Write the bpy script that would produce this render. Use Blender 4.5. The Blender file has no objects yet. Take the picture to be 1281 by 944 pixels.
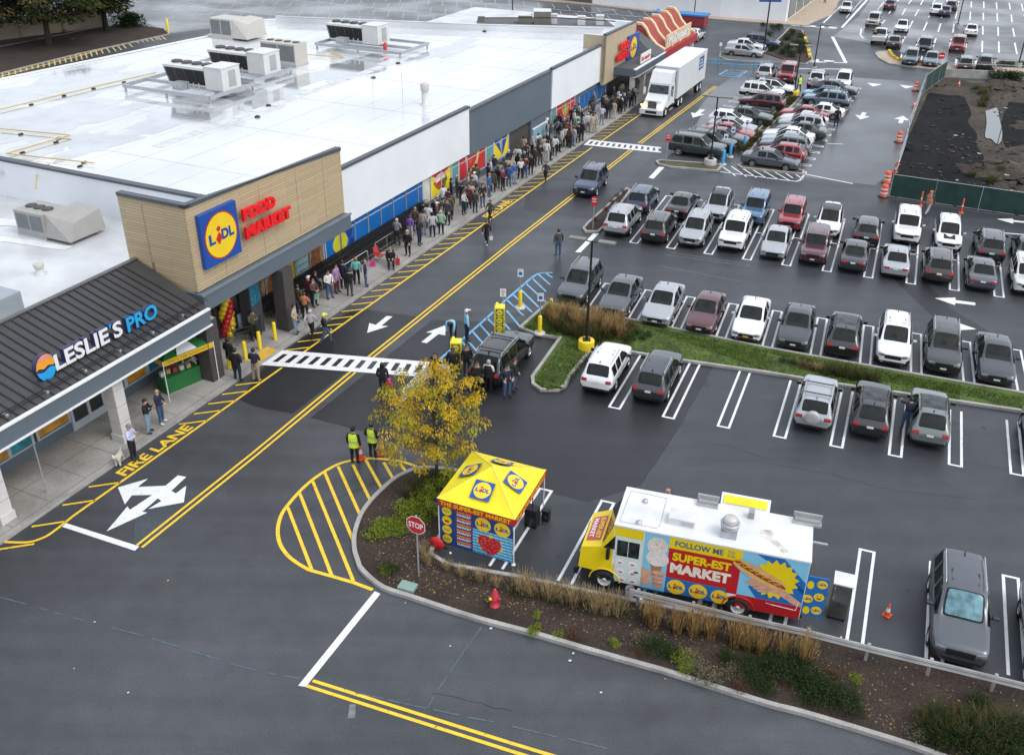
import bpy, bmesh, math, random
from mathutils import Vector, Matrix
from mathutils.bvhtree import BVHTree
rnd = random.Random(11)
scene = bpy.context.scene
COL = scene.collection
# ------------------------------------------------------------------ camera, sky, sun, exposure
FOC, PIT, ROL, CAMH = 1200.4, 0.5177, -0.015, 23.5
cp, sp, cr, sr = math.cos(PIT), math.sin(PIT), math.cos(ROL), math.sin(ROL)
cam = bpy.data.objects.new('camera', bpy.data.cameras.new('camera'))
COL.objects.link(cam); scene.camera = cam
cam.data.sensor_width = 36.0; cam.data.sensor_fit = 'HORIZONTAL'
cam.data.lens = 36.0 * FOC / 1281.0
cam.data.clip_start = 0.5; cam.data.clip_end = 4000
X_, Y_ = Vector((cr, -sr*sp, -sr*cp)), Vector((sr, cr*sp, cr*cp))
Z_ = X_.cross(Y_)
cam.matrix_world = Matrix(((X_.x, Y_.x, Z_.x, 0), (X_.y, Y_.y, Z_.y, 0), (X_.z, Y_.z, Z_.z, CAMH), (0, 0, 0, 1)))

world = bpy.data.worlds.new('World'); scene.world = world; world.use_nodes = True
wn = world.node_tree.nodes; wl = world.node_tree.links
bg = wn['Background']
sky = wn.new('ShaderNodeTexSky'); sky.sky_type = 'NISHITA'; sky.sun_disc = False
SUN_EL, SUN_ROT = math.radians(55), math.radians(120)
sky.sun_elevation = SUN_EL; sky.sun_rotation = SUN_ROT
sky.air_density = 1.0; sky.dust_density = 4.0; sky.ozone_density = 1.0
hs = wn.new('ShaderNodeHueSaturation'); hs.inputs['Saturation'].default_value = 0.55   # overcast: a nearly white sky
mixn = wn.new('ShaderNodeMix'); mixn.data_type = 'RGBA'; mixn.inputs['Factor'].default_value = 0.5; mixn.inputs['B'].default_value = (6.2, 6.6, 7.2, 1)   # closed cloud deck
wl.new(sky.outputs[0], hs.inputs['Color']); wl.new(hs.outputs[0], mixn.inputs['A']); wl.new(mixn.outputs['Result'], bg.inputs['Color'])
bg.inputs['Strength'].default_value = 0.15
sun = bpy.data.objects.new('sun', bpy.data.lights.new('sun', 'SUN')); COL.objects.link(sun)
sun.data.energy = 0.6; sun.data.angle = math.radians(28); sun.data.color = (1, 0.985, 0.965)
sd = Vector((math.sin(SUN_ROT)*math.cos(SUN_EL), math.cos(SUN_ROT)*math.cos(SUN_EL), math.sin(SUN_EL)))
sun.rotation_euler = sd.to_track_quat('Z', 'Y').to_euler()
vs = scene.view_settings
vs.view_transform = 'Standard'; vs.look = 'None'; vs.exposure = 0.55; vs.gamma = 1.0; vs.use_curve_mapping = False
scene.cycles.max_bounces = 5; scene.cycles.transparent_max_bounces = 4
scene.cycles.glossy_bounces = 3; scene.cycles.diffuse_bounces = 3

# ------------------------------------------------------------------ the place's own axes
PH, TH = 0.428, 0.354
U = Vector((math.sin(PH), math.cos(PH), 0)); N = Vector((math.cos(PH), -math.sin(PH), 0))    # along the shop front / towards the road
B = Vector((math.sin(TH), math.cos(TH), 0)); K = Vector((math.cos(TH), -math.sin(TH), 0))    # along a parking stall / along a parking row
UPV = Vector((0, 0, 1))
def ray(px, py):
    x = (px - 640.5)/FOC; y = (py - 472)/FOC
    x, y = cr*x - sr*y, sr*x + cr*y
    return Vector((x, cp - y*sp, -sp - y*cp))
def G(px, py, z=0.0):                       # surveyed point: where a sight line meets the level z
    d = ray(px, py); t = (CAMH - z)/(-d.z)
    return Vector((d.x*t, d.y*t, z))
def UN(u, n, z=0.0): return U*u + N*n + UPV*z
def BC(b, c, z=0.0): return B*b + K*c + UPV*z
def un(p): return p.dot(U), p.dot(N)
def FAC(px, py, n):                         # (u, z) on the upright plane at n
    d = ray(px, py); t = n/(d.dot(N)); return t*d.dot(U), CAMH + t*d.z
def S(h):
    h = h.lstrip('#'); v = [int(h[i:i+2], 16)/255 for i in (0, 2, 4)]
    return tuple(c/12.92 if c <= 0.04045 else ((c+0.055)/1.055)**2.4 for c in v)

# ------------------------------------------------------------------ materials
MATS = {}
def mat(name, col=(.5, .5, .5), rough=.6, metal=0., var=.12, vscale=1.5, spec=.5, emit=None, estr=0., bump=0., bscale=30., coat=0., rvar=0., fine=0., fscale=40, wear=0., under=(.05, .053, .058), track=0.):
    if name in MATS: return MATS[name]
    if isinstance(col, str): col = S(col)
    m = bpy.data.materials.new(name); m.use_nodes = True
    nt = m.node_tree; b = nt.nodes['Principled BSDF']
    b.inputs['Roughness'].default_value = rough; b.inputs['Metallic'].default_value = metal
    b.inputs['Specular IOR Level'].default_value = spec; b.inputs['Coat Weight'].default_value = coat
    b.inputs['Coat Roughness'].default_value = 0.06
    b.inputs['Base Color'].default_value = (*col, 1)
    tc = nt.nodes.new('ShaderNodeTexCoord')
    last = None
    def mul(scale, amt, det, prev):
        nz = nt.nodes.new('ShaderNodeTexNoise'); nz.inputs['Scale'].default_value = scale; nz.inputs['Detail'].default_value = det
        nt.links.new(tc.outputs['Object'], nz.inputs['Vector'])
        mr = nt.nodes.new('ShaderNodeMapRange'); mr.inputs[1].default_value = .3; mr.inputs[2].default_value = .7
        mr.inputs[3].default_value = 1-amt; mr.inputs[4].default_value = 1+amt
        nt.links.new(nz.outputs['Fac'], mr.inputs[0])
        mx = nt.nodes.new('ShaderNodeVectorMath'); mx.operation = 'SCALE'
        if prev is None: mx.inputs[0].default_value = col
        else: nt.links.new(prev, mx.inputs[0])
        nt.links.new(mr.outputs[0], mx.inputs['Scale'])
        return mx.outputs[0], nz
    if var: last, nz = mul(vscale, var, 5, last)
    if fine: last, _ = mul(fscale, fine, 2, last)
    if track:                                   # long soft streaks along the drive lane, as tyres leave them
        mp = nt.nodes.new('ShaderNodeMapping'); mp.inputs['Rotation'].default_value = (0, 0, PH-math.pi/2); mp.inputs['Scale'].default_value = (.05, .9, 1)
        nt.links.new(tc.outputs['Object'], mp.inputs['Vector']); nz = nt.nodes.new('ShaderNodeTexNoise'); nz.inputs['Scale'].default_value = 1; nz.inputs['Detail'].default_value = 4; nt.links.new(mp.outputs[0], nz.inputs['Vector'])
        mr = nt.nodes.new('ShaderNodeMapRange'); mr.inputs[1].default_value = .35; mr.inputs[2].default_value = .65; mr.inputs[3].default_value = 1-track; mr.inputs[4].default_value = 1+track; nt.links.new(nz.outputs['Fac'], mr.inputs[0])
        mx = nt.nodes.new('ShaderNodeVectorMath'); mx.operation = 'SCALE'; nt.links.new(last, mx.inputs[0]); nt.links.new(mr.outputs[0], mx.inputs['Scale']); last = mx.outputs[0]
        last, _ = mul(1.3, track*.7, 6, last)
    if wear:                                    # paint rubbed through to the road
        nz = nt.nodes.new('ShaderNodeTexNoise'); nz.inputs['Scale'].default_value = 5; nz.inputs['Detail'].default_value = 8; nz.inputs['Roughness'].default_value = .7; nt.links.new(tc.outputs['Object'], nz.inputs['Vector'])
        mr = nt.nodes.new('ShaderNodeMapRange'); mr.inputs[1].default_value = .62-wear*.3; mr.inputs[2].default_value = .72-wear*.2; mr.inputs[4].default_value = .75; nt.links.new(nz.outputs['Fac'], mr.inputs[0])
        mc_ = nt.nodes.new('ShaderNodeMix'); mc_.data_type = 'RGBA'; nt.links.new(mr.outputs[0], mc_.inputs['Factor']); nt.links.new(last, mc_.inputs['A']); mc_.inputs['B'].default_value = (*under, 1); last = mc_.outputs['Result']
    if last is not None: nt.links.new(last, b.inputs['Base Color'])
    if rvar:
        n2 = nt.nodes.new('ShaderNodeTexNoise'); n2.inputs['Scale'].default_value = vscale*.6; n2.inputs['Detail'].default_value = 4
        nt.links.new(tc.outputs['Object'], n2.inputs['Vector'])
        m2 = nt.nodes.new('ShaderNodeMapRange'); m2.inputs[1].default_value = .35; m2.inputs[2].default_value = .65
        m2.inputs[3].default_value = max(0.02, rough-rvar); m2.inputs[4].default_value = min(1, rough+rvar)
        nt.links.new(n2.outputs['Fac'], m2.inputs[0]); nt.links.new(m2.outputs[0], b.inputs['Roughness'])
    if bump:
        n3 = nt.nodes.new('ShaderNodeTexNoise'); n3.inputs['Scale'].default_value = bscale; n3.inputs['Detail'].default_value = 3
        nt.links.new(tc.outputs['Object'], n3.inputs['Vector'])
        bp = nt.nodes.new('ShaderNodeBump'); bp.inputs['Strength'].default_value = bump; bp.inputs['Distance'].default_value = .02
        nt.links.new(n3.outputs['Fac'], bp.inputs['Height']); nt.links.new(bp.outputs[0], b.inputs['Normal'])
    if emit is not None:
        b.inputs['Emission Color'].default_value = (*emit, 1); b.inputs['Emission Strength'].default_value = estr
    MATS[name] = m
    return m
WHITE_PAINT = mat('white_road_paint', (.72, .74, .75), .5, var=.08, vscale=3, fine=.08, fscale=25, wear=.12)
YELLOW_PAINT = mat('yellow_road_paint', (.80, .53, .03), .55, var=.10, vscale=3, fine=.1, fscale=25, wear=.15)
BLUE_PAINT = mat('blue_road_paint', (.16, .42, .66), .55, var=.15, vscale=3, fine=.1, fscale=25, wear=.2)
BLACK = mat('black_plastic', (.012, .012, .014), .5, var=.1)
RUBBER = mat('tyre_rubber', (.014, .014, .015), .75, var=.1)
STEEL = mat('galvanised_steel', (.46, .48, .50), .42, .55, var=.12, vscale=4)
CHROME = mat('chrome', (.62, .63, .65), .18, .9, var=.04)
GLASS = mat('dark_glass', (.026, .031, .033), .05, 0, var=.95, vscale=2.6, spec=.5)  # patchy tone in the colour stands in for sky reflections and seats
SHOPGLASS = mat('shop_glass', (.03, .035, .035), .08, 0, var=.4, vscale=.6, spec=.6)
RED = mat('signal_red', (.55, .018, .022), .4, var=.06)
YEL = mat('bright_yellow', (.82, .58, .02), .45, var=.05)
LBLUE = mat('deep_blue', (.012, .075, .34), .4, var=.05)
GLASSC = mat('tinted_glass', (.012, .015, .016), .04, 0, var=0, spec=.6)
_n = GLASSC.node_tree; _t = _n.nodes.new('ShaderNodeBsdfTransparent'); _t.inputs[0].default_value = (.62, .70, .68, 1); _m = _n.nodes.new('ShaderNodeMixShader'); _m.inputs[0].default_value = .55
_n.links.new(_n.nodes['Principled BSDF'].outputs[0], _m.inputs[1]); _n.links.new(_t.outputs[0], _m.inputs[2]); _n.links.new(_m.outputs[0], _n.nodes['Material Output'].inputs['Surface'])
WHITE = mat('white_paint', (.78, .79, .80), .4, var=.04)

# ------------------------------------------------------------------ mesh building
TEXT = {}
def text_data(body, bold=0.0):
    k = (body, bold)
    if k not in TEXT:
        cu = bpy.data.curves.new('txt', 'FONT'); cu.body = body; cu.size = 1; cu.offset = bold; cu.resolution_u = 3
        o = bpy.data.objects.new('txt', cu); COL.objects.link(o)
        dg = bpy.context.evaluated_depsgraph_get(); dg.update()
        me = bpy.data.meshes.new_from_object(o.evaluated_get(dg))
        vv = [(v.co.x, v.co.y) for v in me.vertices]; ff = [tuple(p.vertices) for p in me.polygons]
        bpy.data.objects.remove(o); bpy.data.curves.remove(cu); bpy.data.meshes.remove(me)
        x0 = min(a for a, _ in vv); x1 = max(a for a, _ in vv); y0 = min(c for _, c in vv); y1 = max(c for _, c in vv)
        TEXT[k] = ([((a-x0)/(x1-x0), (c-y0)/(y1-y0)) for a, c in vv], ff, (x1-x0)/(y1-y0))
    return TEXT[k]
class MB:
    def __init__(s): s.v = []; s.f = []; s.m = []; s.mats = []; s.sm = []
    def mi(s, m):
        if m not in s.mats: s.mats.append(m)
        return s.mats.index(m)
    def face(s, pts, m, smooth=False):
        i = len(s.v); s.v += [Vector(p) for p in pts]; s.f.append(tuple(range(i, i+len(pts)))); s.m.append(s.mi(m)); s.sm.append(smooth)
    def mesh(s, vs, fs, m, smooth=False):
        i = len(s.v); s.v += [Vector(p) for p in vs]; k = s.mi(m)
        for f in fs: s.f.append(tuple(a+i for a in f)); s.m.append(k); s.sm.append(smooth)
    def box(s, c, d, m, ax=None):            # centre, full sizes, axes
        ax = ax or (Vector((1, 0, 0)), Vector((0, 1, 0)), UPV); c = Vector(c)
        P = [c + ax[0]*(i*d[0]/2) + ax[1]*(j*d[1]/2) + ax[2]*(k*d[2]/2) for i in (-1, 1) for j in (-1, 1) for k in (-1, 1)]
        s.mesh(P, [(0, 1, 3, 2), (4, 6, 7, 5), (0, 4, 5, 1), (2, 3, 7, 6), (0, 2, 6, 4), (1, 5, 7, 3)], m)
    def unbox(s, u0, u1, n0, n1, z0, z1, m):
        s.box(UN((u0+u1)/2, (n0+n1)/2, (z0+z1)/2), (abs(u1-u0), abs(n1-n0), abs(z1-z0)), m, (U, N, UPV))
    def hull(s, P, m):                       # 8 corners: 4 bottom loop, 4 top loop
        s.mesh(P, [(3, 2, 1, 0), (4, 5, 6, 7), (0, 1, 5, 4), (1, 2, 6, 5), (2, 3, 7, 6), (3, 0, 4, 7)], m)
    def prism(s, poly, ext, m, mside=None):
        n = len(poly); a = [Vector(p) for p in poly]; b = [p + Vector(ext) for p in a]
        s.face(b, m); s.face(a[::-1], m)
        for i in range(n):
            j = (i+1) % n; s.face([a[i], a[j], b[j], b[i]], mside or m)
    def tube(s, p, q, r, m, n=8, r2=None, caps=True):
        p = Vector(p); q = Vector(q); d = (q-p).normalized(); r2 = r if r2 is None else r2
        a = d.orthogonal().normalized(); b = d.cross(a)
        ring = [(math.cos(2*math.pi*i/n), math.sin(2*math.pi*i/n)) for i in range(n)]
        vs = [p + (a*c + b*e)*r for c, e in ring] + [q + (a*c + b*e)*r2 for c, e in ring]
        s.mesh(vs, [(i, (i+1) % n, n+(i+1) % n, n+i) for i in range(n)], m, True)
        if caps: s.face(vs[n:], m); s.face(vs[:n][::-1], m)
    def path(s, pts, r, m, n=6):
        for a, b in zip(pts, pts[1:]): s.tube(a, b, r, m, n)
    def lathe(s, prof, m, c=(0, 0, 0), n=16, ax=None, smooth=True):   # prof: (radius, height)
        ax = ax or (Vector((1, 0, 0)), Vector((0, 1, 0)), UPV); c = Vector(c); vs = []
        for r, z in prof:
            for i in range(n):
                t = 2*math.pi*i/n; vs.append(c + ax[0]*(r*math.cos(t)) + ax[1]*(r*math.sin(t)) + ax[2]*z)
        fs = []
        for k in range(len(prof)-1):
            for i in range(n): j = (i+1) % n; fs.append((k*n+i, k*n+j, (k+1)*n+j, (k+1)*n+i))
        s.mesh(vs, fs, m, smooth)
    def ball(s, c, r, m, n=10, sz=1.0):
        k = 6; s.lathe([(max(.0005, r*math.sin(math.pi*i/k)), -r*sz*math.cos(math.pi*i/k)) for i in range(k+1)], m, c, n)
    def text(s, body, o, xd, yd, w, h, m, depth=0.0, bold=0.02, centre=False):
        vs, fs, asp = text_data(body, bold); o = Vector(o); xd = Vector(xd).normalized(); yd = Vector(yd).normalized()
        if w is None: w = h*asp
        if centre: o = o - xd*(w/2) - yd*(h/2)
        nd = xd.cross(yd)
        P = [o + xd*(a*w) + yd*(b*h) + nd*depth for a, b in vs]
        s.mesh(P, fs, m)
        if depth > .008:
            cnt = {}
            for f in fs:
                for i in range(len(f)):
                    e = (f[i], f[(i+1) % len(f)]); cnt[e] = 1
            for (a, b) in list(cnt):
                if (b, a) not in cnt: s.face([P[b], P[a], P[a]-nd*depth, P[b]-nd*depth], m)
    def build(s, name, parent=None, origin=None, me_only=False):
        me = bpy.data.meshes.new(name)
        if origin is None:
            origin = Vector((0, 0, 0)); pp = parent
            while pp is not None: origin = origin + pp.location; pp = pp.parent
        me.from_pydata([tuple(v-Vector(origin)) for v in s.v], [], s.f)
        for m in s.mats: me.materials.append(m)
        me.polygons.foreach_set('material_index', s.m); me.polygons.foreach_set('use_smooth', s.sm)
        me.update()
        if me_only: return me
        return obj(name, me, parent, origin if parent is None else None)
def obj(name, me, parent=None, loc=None):
    o = bpy.data.objects.new(name, me); COL.objects.link(o)
    if parent is not None: o.parent = parent
    if loc is not None: o.location = loc
    return o
def tag(o, label, cat, group=None):
    o['label'] = label; o['category'] = cat
    if group: o['group'] = group
    return o
def thing(name, label, cat, loc=(0, 0, 0), group=None):
    o = bpy.data.objects.new(name, None); COL.objects.link(o); o.location = loc; o.empty_display_size = .2
    return tag(o, label, cat, group)
def struct(name, mb, kind='structure'):
    o = mb.build(name); o['kind'] = kind; return o
def copy_tree(o, parent=None):
    c = o.copy(); COL.objects.link(c)
    if parent is not None: c.parent = parent
    for ch in KIDS.get(o.name, []): copy_tree(ch, c)
    return c
KIDS = {}
def reg(o):                                  # remember children once (fast copying)
    ch = [x for x in bpy.data.objects if x.parent == o]
    KIDS[o.name] = ch
    for c in ch: reg(c)
def place(proto, loc, rz=0, sc=1.0, label=None, group=None, first=[], cat=None):
    if proto.name not in first: first.append(proto.name); o = proto
    else: o = copy_tree(proto)
    o.location = loc; o.rotation_euler = (0, 0, rz); o.scale = (sc, sc, sc) if not isinstance(sc, tuple) else sc
    if label: o['label'] = label
    if group: o['group'] = group
    if cat: o['category'] = cat
    return o
def flat(mb, pts, m, z): mb.face([(p[0], p[1], z) for p in pts], m)
def stripe(mb, p, q, w, m, z, ext=0):
    p = Vector((p[0], p[1], 0)); q = Vector((q[0], q[1], 0)); d = (q-p).normalized(); s_ = Vector((-d.y, d.x, 0))*(w/2)
    p = p-d*ext; q = q+d*ext
    flat(mb, [p-s_, q-s_, q+s_, p+s_], m, z)
def poly_offset(P, w, closed=False):
    out = []; n = len(P)
    for i in range(n):
        a = P[i-1] if (i > 0 or closed) else P[i]; b = P[(i+1) % n] if (i < n-1 or closed) else P[i]
        d1 = (P[i]-a); d2 = (b-P[i]); d = (d1.normalized() if d1.length else Vector())+(d2.normalized() if d2.length else Vector()); d.z = 0; d.normalize()
        nn = Vector((-d.y, d.x, 0)); e = d1.normalized() if d1.length else d
        cc = max(.5, abs(e.dot(d))); out.append(P[i] + nn*(w/cc))
    return out
def band(mb, P, w, m, z, closed=False):
    P = [Vector((p[0], p[1], 0)) for p in P]
    L = poly_offset(P, w/2, closed); Rr = poly_offset(P, -w/2, closed); n = len(P)
    for i in range(n if closed else n-1):
        j = (i+1) % n; flat(mb, [Rr[i], Rr[j], L[j], L[i]], m, z)
def smooth_px(pts, k=3):                      # Catmull-Rom through surveyed points
    out = []
    n = len(pts)
    for i in range(n-1):
        p0 = pts[max(0, i-1)]; p1 = pts[i]; p2 = pts[i+1]; p3 = pts[min(n-1, i+2)]
        for j in range(k):
            t = j/k
            out.append(.5*((2*p1)+(p2-p0)*t+(2*p0-5*p1+4*p2-p3)*t*t+(3*p1-p0-3*p2+p3)*t**3))
    out.append(pts[-1]); return out
def kerb(mb, P, m, w=.16, h=.13, z0=0.0, closed=False):
    P = [Vector((p[0], p[1], 0)) for p in P]; L = poly_offset(P, w/2, closed); Q = poly_offset(P, -w/2, closed); n = len(P)
    for i in range(n if closed else n-1):
        j = (i+1) % n; up = Vector((0, 0, h)); lo = Vector((0, 0, z0))
        mb.face([Q[i]+up, Q[j]+up, L[j]+up, L[i]+up], m)
        mb.face([Q[i]+lo, Q[j]+lo, Q[j]+up, Q[i]+up], m); mb.face([L[j]+lo, L[i]+lo, L[i]+up, L[j]+up], m)
    if not closed:
        for i in (0, n-1): mb.face([Q[i]+lo, Q[i]+up, L[i]+up, L[i]+lo], m)
# ------------------------------------------------------------------ ground
def T(r, c, x, y): return (320*c + x/4.0, 236*r + y/4.0)
def g4(r, c, *pts): return [G(*T(r, c, x, y)) for x, y in pts]
def asphalt(name, col, rough, seams=True, wet=.12, streak=.22):
    m = mat(name, col, rough, var=streak, vscale=.16, fine=.16, fscale=14, bump=.06, bscale=70, rvar=wet, spec=.5, track=.14)
    return m
ASPH = asphalt('worn_asphalt', (.054, .058, .065), .45)
NEWASPH = asphalt('fresh_asphalt', (.017, .0185, .022), .45)
LOTASPH = asphalt('lot_asphalt', (.038, .042, .049), .43)
FARASPH = asphalt('old_grey_asphalt', (.11, .114, .12), .32, wet=.18, streak=.35)
CONC = mat('kerb_concrete', (.33, .32, .30), .8, var=.22, vscale=1.2, fine=.15, fscale=14)
SIDEW = mat('sidewalk_concrete', (.30, .29, .27), .72, var=.25, vscale=.5, fine=.12, fscale=12, rvar=.15)
GRASS = mat('lawn_soil', (.060, .095, .018), .95, var=.45, vscale=.9, fine=.35, fscale=9)
DRYG = mat('dry_turf', (.075, .07, .035), .95, var=.4, vscale=.9, fine=.35, fscale=9)
MULCH = mat('bark_mulch', (.034, .022, .016), .95, var=.35, vscale=.8, fine=.55, fscale=16, bump=.6, bscale=25)
DIRT = mat('bare_dirt', (.060, .050, .040), .95, spec=.2, var=.4, vscale=.25, fine=.35, fscale=3, bump=.5, bscale=3)
BLACKDIRT = mat('crushed_black_fill', (.0105, .011, .012), .95, spec=.15, var=.4, vscale=.3, fine=.4, fscale=3, bump=.5, bscale=4)
g = MB(); flat(g, [(-900, -60), (900, -60), (900, 1600), (-900, 1600)], ASPH, 0); struct('ground', g)

pv = MB()
# far lots: older, greyer asphalt
flat(pv, [G(*p) for p in [(1042, 46), (1075, 20), (1092, -4), (1090, -40), (1500, -40), (1560, 40), (1320, 92), (1180, 84), (1130, 66), (1078, 52)]], FARASPH, .004)
flat(pv, [G(*p) for p in [(130, 6), (170, -30), (260, -60), (900, -60), (840, 4), (640, 30), (340, 26), (214, 42)]], FARASPH, .004)
# the parking lot's own asphalt
flat(pv, [G(*p) for p in [(742, 232), (733, 290), (683, 340), (651, 410), (640, 470), (452, 538), (600, 596), (536, 694), (790, 754), (1281, 863), (1500, 905), (1500, 300), (1281, 272), (1112, 248), (1006, 224), (900, 214)]], LOTASPH, .004)
flat(pv, [G(*p) for p in [(821, 203), (900, 214), (1006, 222), (1095, 232), (1120, 210), (1150, 110), (1140, 102), (930, 88), (893, 112)]], mat('mid_asphalt', (.075, .080, .088), .30, var=.25, vscale=.12, fine=.25, fscale=9, bump=.1, bscale=50, rvar=.14, spec=.7), .004)
# fresh patches
flat(pv, [G(*p) for p in [(408, 404), (448, 386), (522, 396), (366, 517), (318, 508), (300, 500), (335, 452)]], NEWASPH, .0065)
flat(pv, [G(*p) for p in [(541, 400), (640, 404), (660, 402), (672, 420), (701, 424), (666, 472), (736, 443), (855, 452), (893, 458), (884, 473), (835, 557), (800, 608), (735, 628), (687, 616), (604, 597), (452, 538), (389, 522)]], NEWASPH, .0065)
flat(pv, [G(*p) for p in [(1110, 341), (1150, 345), (1192, 388), (1281, 440), (1281, 470), (1215, 430), (1160, 390)]], NEWASPH, .0065)
flat(pv, [G(*p) for p in [(660, 240), (700, 236), (770, 246), (745, 275), (655, 262)]], mat('patched_asphalt', (.036, .038, .042), .48, var=.2, vscale=.3, fine=.3, fscale=9, bump=.25, bscale=50), .0065)
flat(pv, [G(*p) for p in [(826, 205), (850, 190), (880, 140), (858, 150), (800, 210), (740, 280)]], LOTASPH, .0065)
flat(pv, g4(2, 0, (680, 690), (740, 640), (930, 560), (1010, 560), (700, 870), (660, 868)), mat('tinted_sealed_asphalt', (.050, .060, .072), .45, var=.2, vscale=.5, fine=.2, fscale=9), .0065)
flat(pv, [G(*p) for p in [(540, 570), (548, 576), (380, 640)]], LOTASPH, .0065)
OILM = mat('oil_drip', (.020, .021, .023), .35, var=.3, vscale=4)
for i in range(70):
    p = BC(rnd.choice([27.5, 28.5, 41.5, 47.8, 60.2, 66.5])+rnd.uniform(-1.2, 1.2), rnd.uniform(-14, 11)); r_ = rnd.uniform(.07, .24)
    flat(pv, [p+Vector((r_*math.cos(k*.628)*rnd.uniform(.6, 1.3), r_*math.sin(k*.628)*rnd.uniform(.6, 1.3), 0)) for k in range(10)], OILM, .0085+.00002*i)
struct('asphalt_paving', pv)

# ------------------------------------------------------------------ painted markings
wm = MB(); ym = MB(); bm = MB(); ZM = .0105
def wline(p, q, w=.12): stripe(wm, G(*p), G(*q), w, WHITE_PAINT, ZM)
def hairpin(b0, b1, c, shift, closed='near', w=.11, gap=.50):
    # two painted legs joined by a short bar
    p0, p1 = BC(b0, c), BC(b1, c+shift)
    for s_ in (-1, 1): stripe(wm, p0+K*s_*gap/2, p1+K*s_*gap/2, w, WHITE_PAINT, ZM)
    e = p0 if closed == 'near' else p1; sg = w/2
    stripe(wm, e-K*(gap/2+sg), e+K*(gap/2+sg), w, WHITE_PAINT, ZM+.001)
for i in range(-1, 12):          # double row facing each other
    c = -13.2 + 2.46*i
    if i >= 0: hairpin(58.45, 63.45, c, .1, 'near')
    if i >= 0: hairpin(63.57, 68.6, c+.1, 0.05, 'far')
    if 0 <= i < 11: stripe(wm, BC(63.5, c-.25), BC(63.5, c+.25), .1, WHITE_PAINT, ZM+.001)
for i in range(-2, 9):           # row above the planted island
    hairpin(46.6 + .12*0, 51.45, -7.9 + 2.47*i, -.05, 'far')
for i, (b, c) in enumerate([(37.8, -8.82), (37.9, -6.27), (38.05, -3.75), (38.15, -1.25), (38.3, 1.2), (38.5, 3.66), (38.7, 6.11), (38.95, 8.57), (39.2, 11.0)]):
    hairpin(b, 43.6 - .0*i, c, .12, 'near')
for c, b in [(-12.7, 30.3), (-9.87, 30.5), (-7.27, 30.65), (-4.75, 30.8), (-2.3, 31.0), (.15, 31.15), (2.7, 31.35), (5.2, 31.55), (7.7, 31.75), (10.2, 31.9)]:
    hairpin(b-5.2, b, c, .15, 'far')
# stalls of the upper lot, marked across the lane
for i in range(-1, 16):
    u = 79.82 + 2.04*i
    stripe(wm, UN(u, -9.95), UN(u, -15.0), .11, WHITE_PAINT, ZM); stripe(wm, UN(u+.42, -9.95), UN(u+.42, -15.0), .11, WHITE_PAINT, ZM)
    stripe(wm, UN(u, -9.95), UN(u+.42, -9.95), .11, WHITE_PAINT, ZM+.001)
    if i > 1:
        stripe(wm, UN(u, -16.4), UN(u, -21.3), .11, WHITE_PAINT, ZM); stripe(wm, UN(u+.42, -16.4), UN(u+.42, -21.3), .11, WHITE_PAINT, ZM)
wline((1007, 218), (1067, 230), .16); wline((1035, 180), (1055, 180.5), .12)
# stop bars and lane edges
def wpoly(pts): flat(wm, pts, WHITE_PAINT, ZM)
wpoly(g4(2, 0, (330, 728), (305, 745), (675, 867), (697, 845)))
wpoly(g4(3, 1, (595, 125), (624, 138), (250, 603), (212, 597)))
wpoly(g4(1, 2, (437, 225), (408, 225), (318, 318), (345, 320)))
wpoly(g4(0, 2, (685, 890), (710, 895), (765, 838), (738, 835)))
# arrows
wpoly(g4(2, 0, (590, 550), (740, 507), (690, 548), (828, 542), (890, 490), (932, 498), (858, 567), (880, 580), (932, 542), (920, 625), (742, 658), (808, 618), (790, 605), (712, 672), (738, 676), (533, 770), (638, 645), (650, 662), (762, 588), (660, 590), (625, 635)))
wpoly(g4(1, 1, (557, 722), (568, 673), (600, 682), (655, 637), (685, 640), (628, 686), (663, 688)))
wpoly(g4(1, 1, (828, 768), (856, 773), (915, 728), (948, 735), (950, 683), (852, 720), (885, 722)))
wpoly(g4(1, 3, (838, 548), (940, 545), (942, 558), (1040, 571), (1040, 584), (940, 572), (938, 583)))
wpoly(g4(1, 3, (950, 670), (1045, 703), (968, 708), (955, 690)))
wpoly(g4(1, 3, (1147, 152), (1228, 150), (1230, 158), (1300, 165), (1300, 173), (1230, 167), (1230, 176)))
wline(T(1, 3, 1178, 222), T(1, 3, 1300, 232), .14)
for (x, y, s_) in [(1079, 145, 1.0), (1128, 150, 1.0)]:
    p = G(x, y); a = -U if x < 1100 else U
    wpoly([p+a*1.6, p-N*.7, p-N*.2, p-N*.2-a*1.4, p+N*.2-a*1.4, p+N*.2, p+N*.7])
for (x, y) in [(1093, 106.5), (1134, 109)]:
    p = G(x, y); wpoly([p-U*.9, p+N*.8+U*.7, p-N*.8+U*.7])
p = G(872, 143); wpoly([p-U*1.5, p-N*.7+U*.3, p-N*.25+U*.3, p-N*.25+U*2, p+N*.25+U*2, p+N*.25+U*.3, p+N*.7+U*.3])
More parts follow.
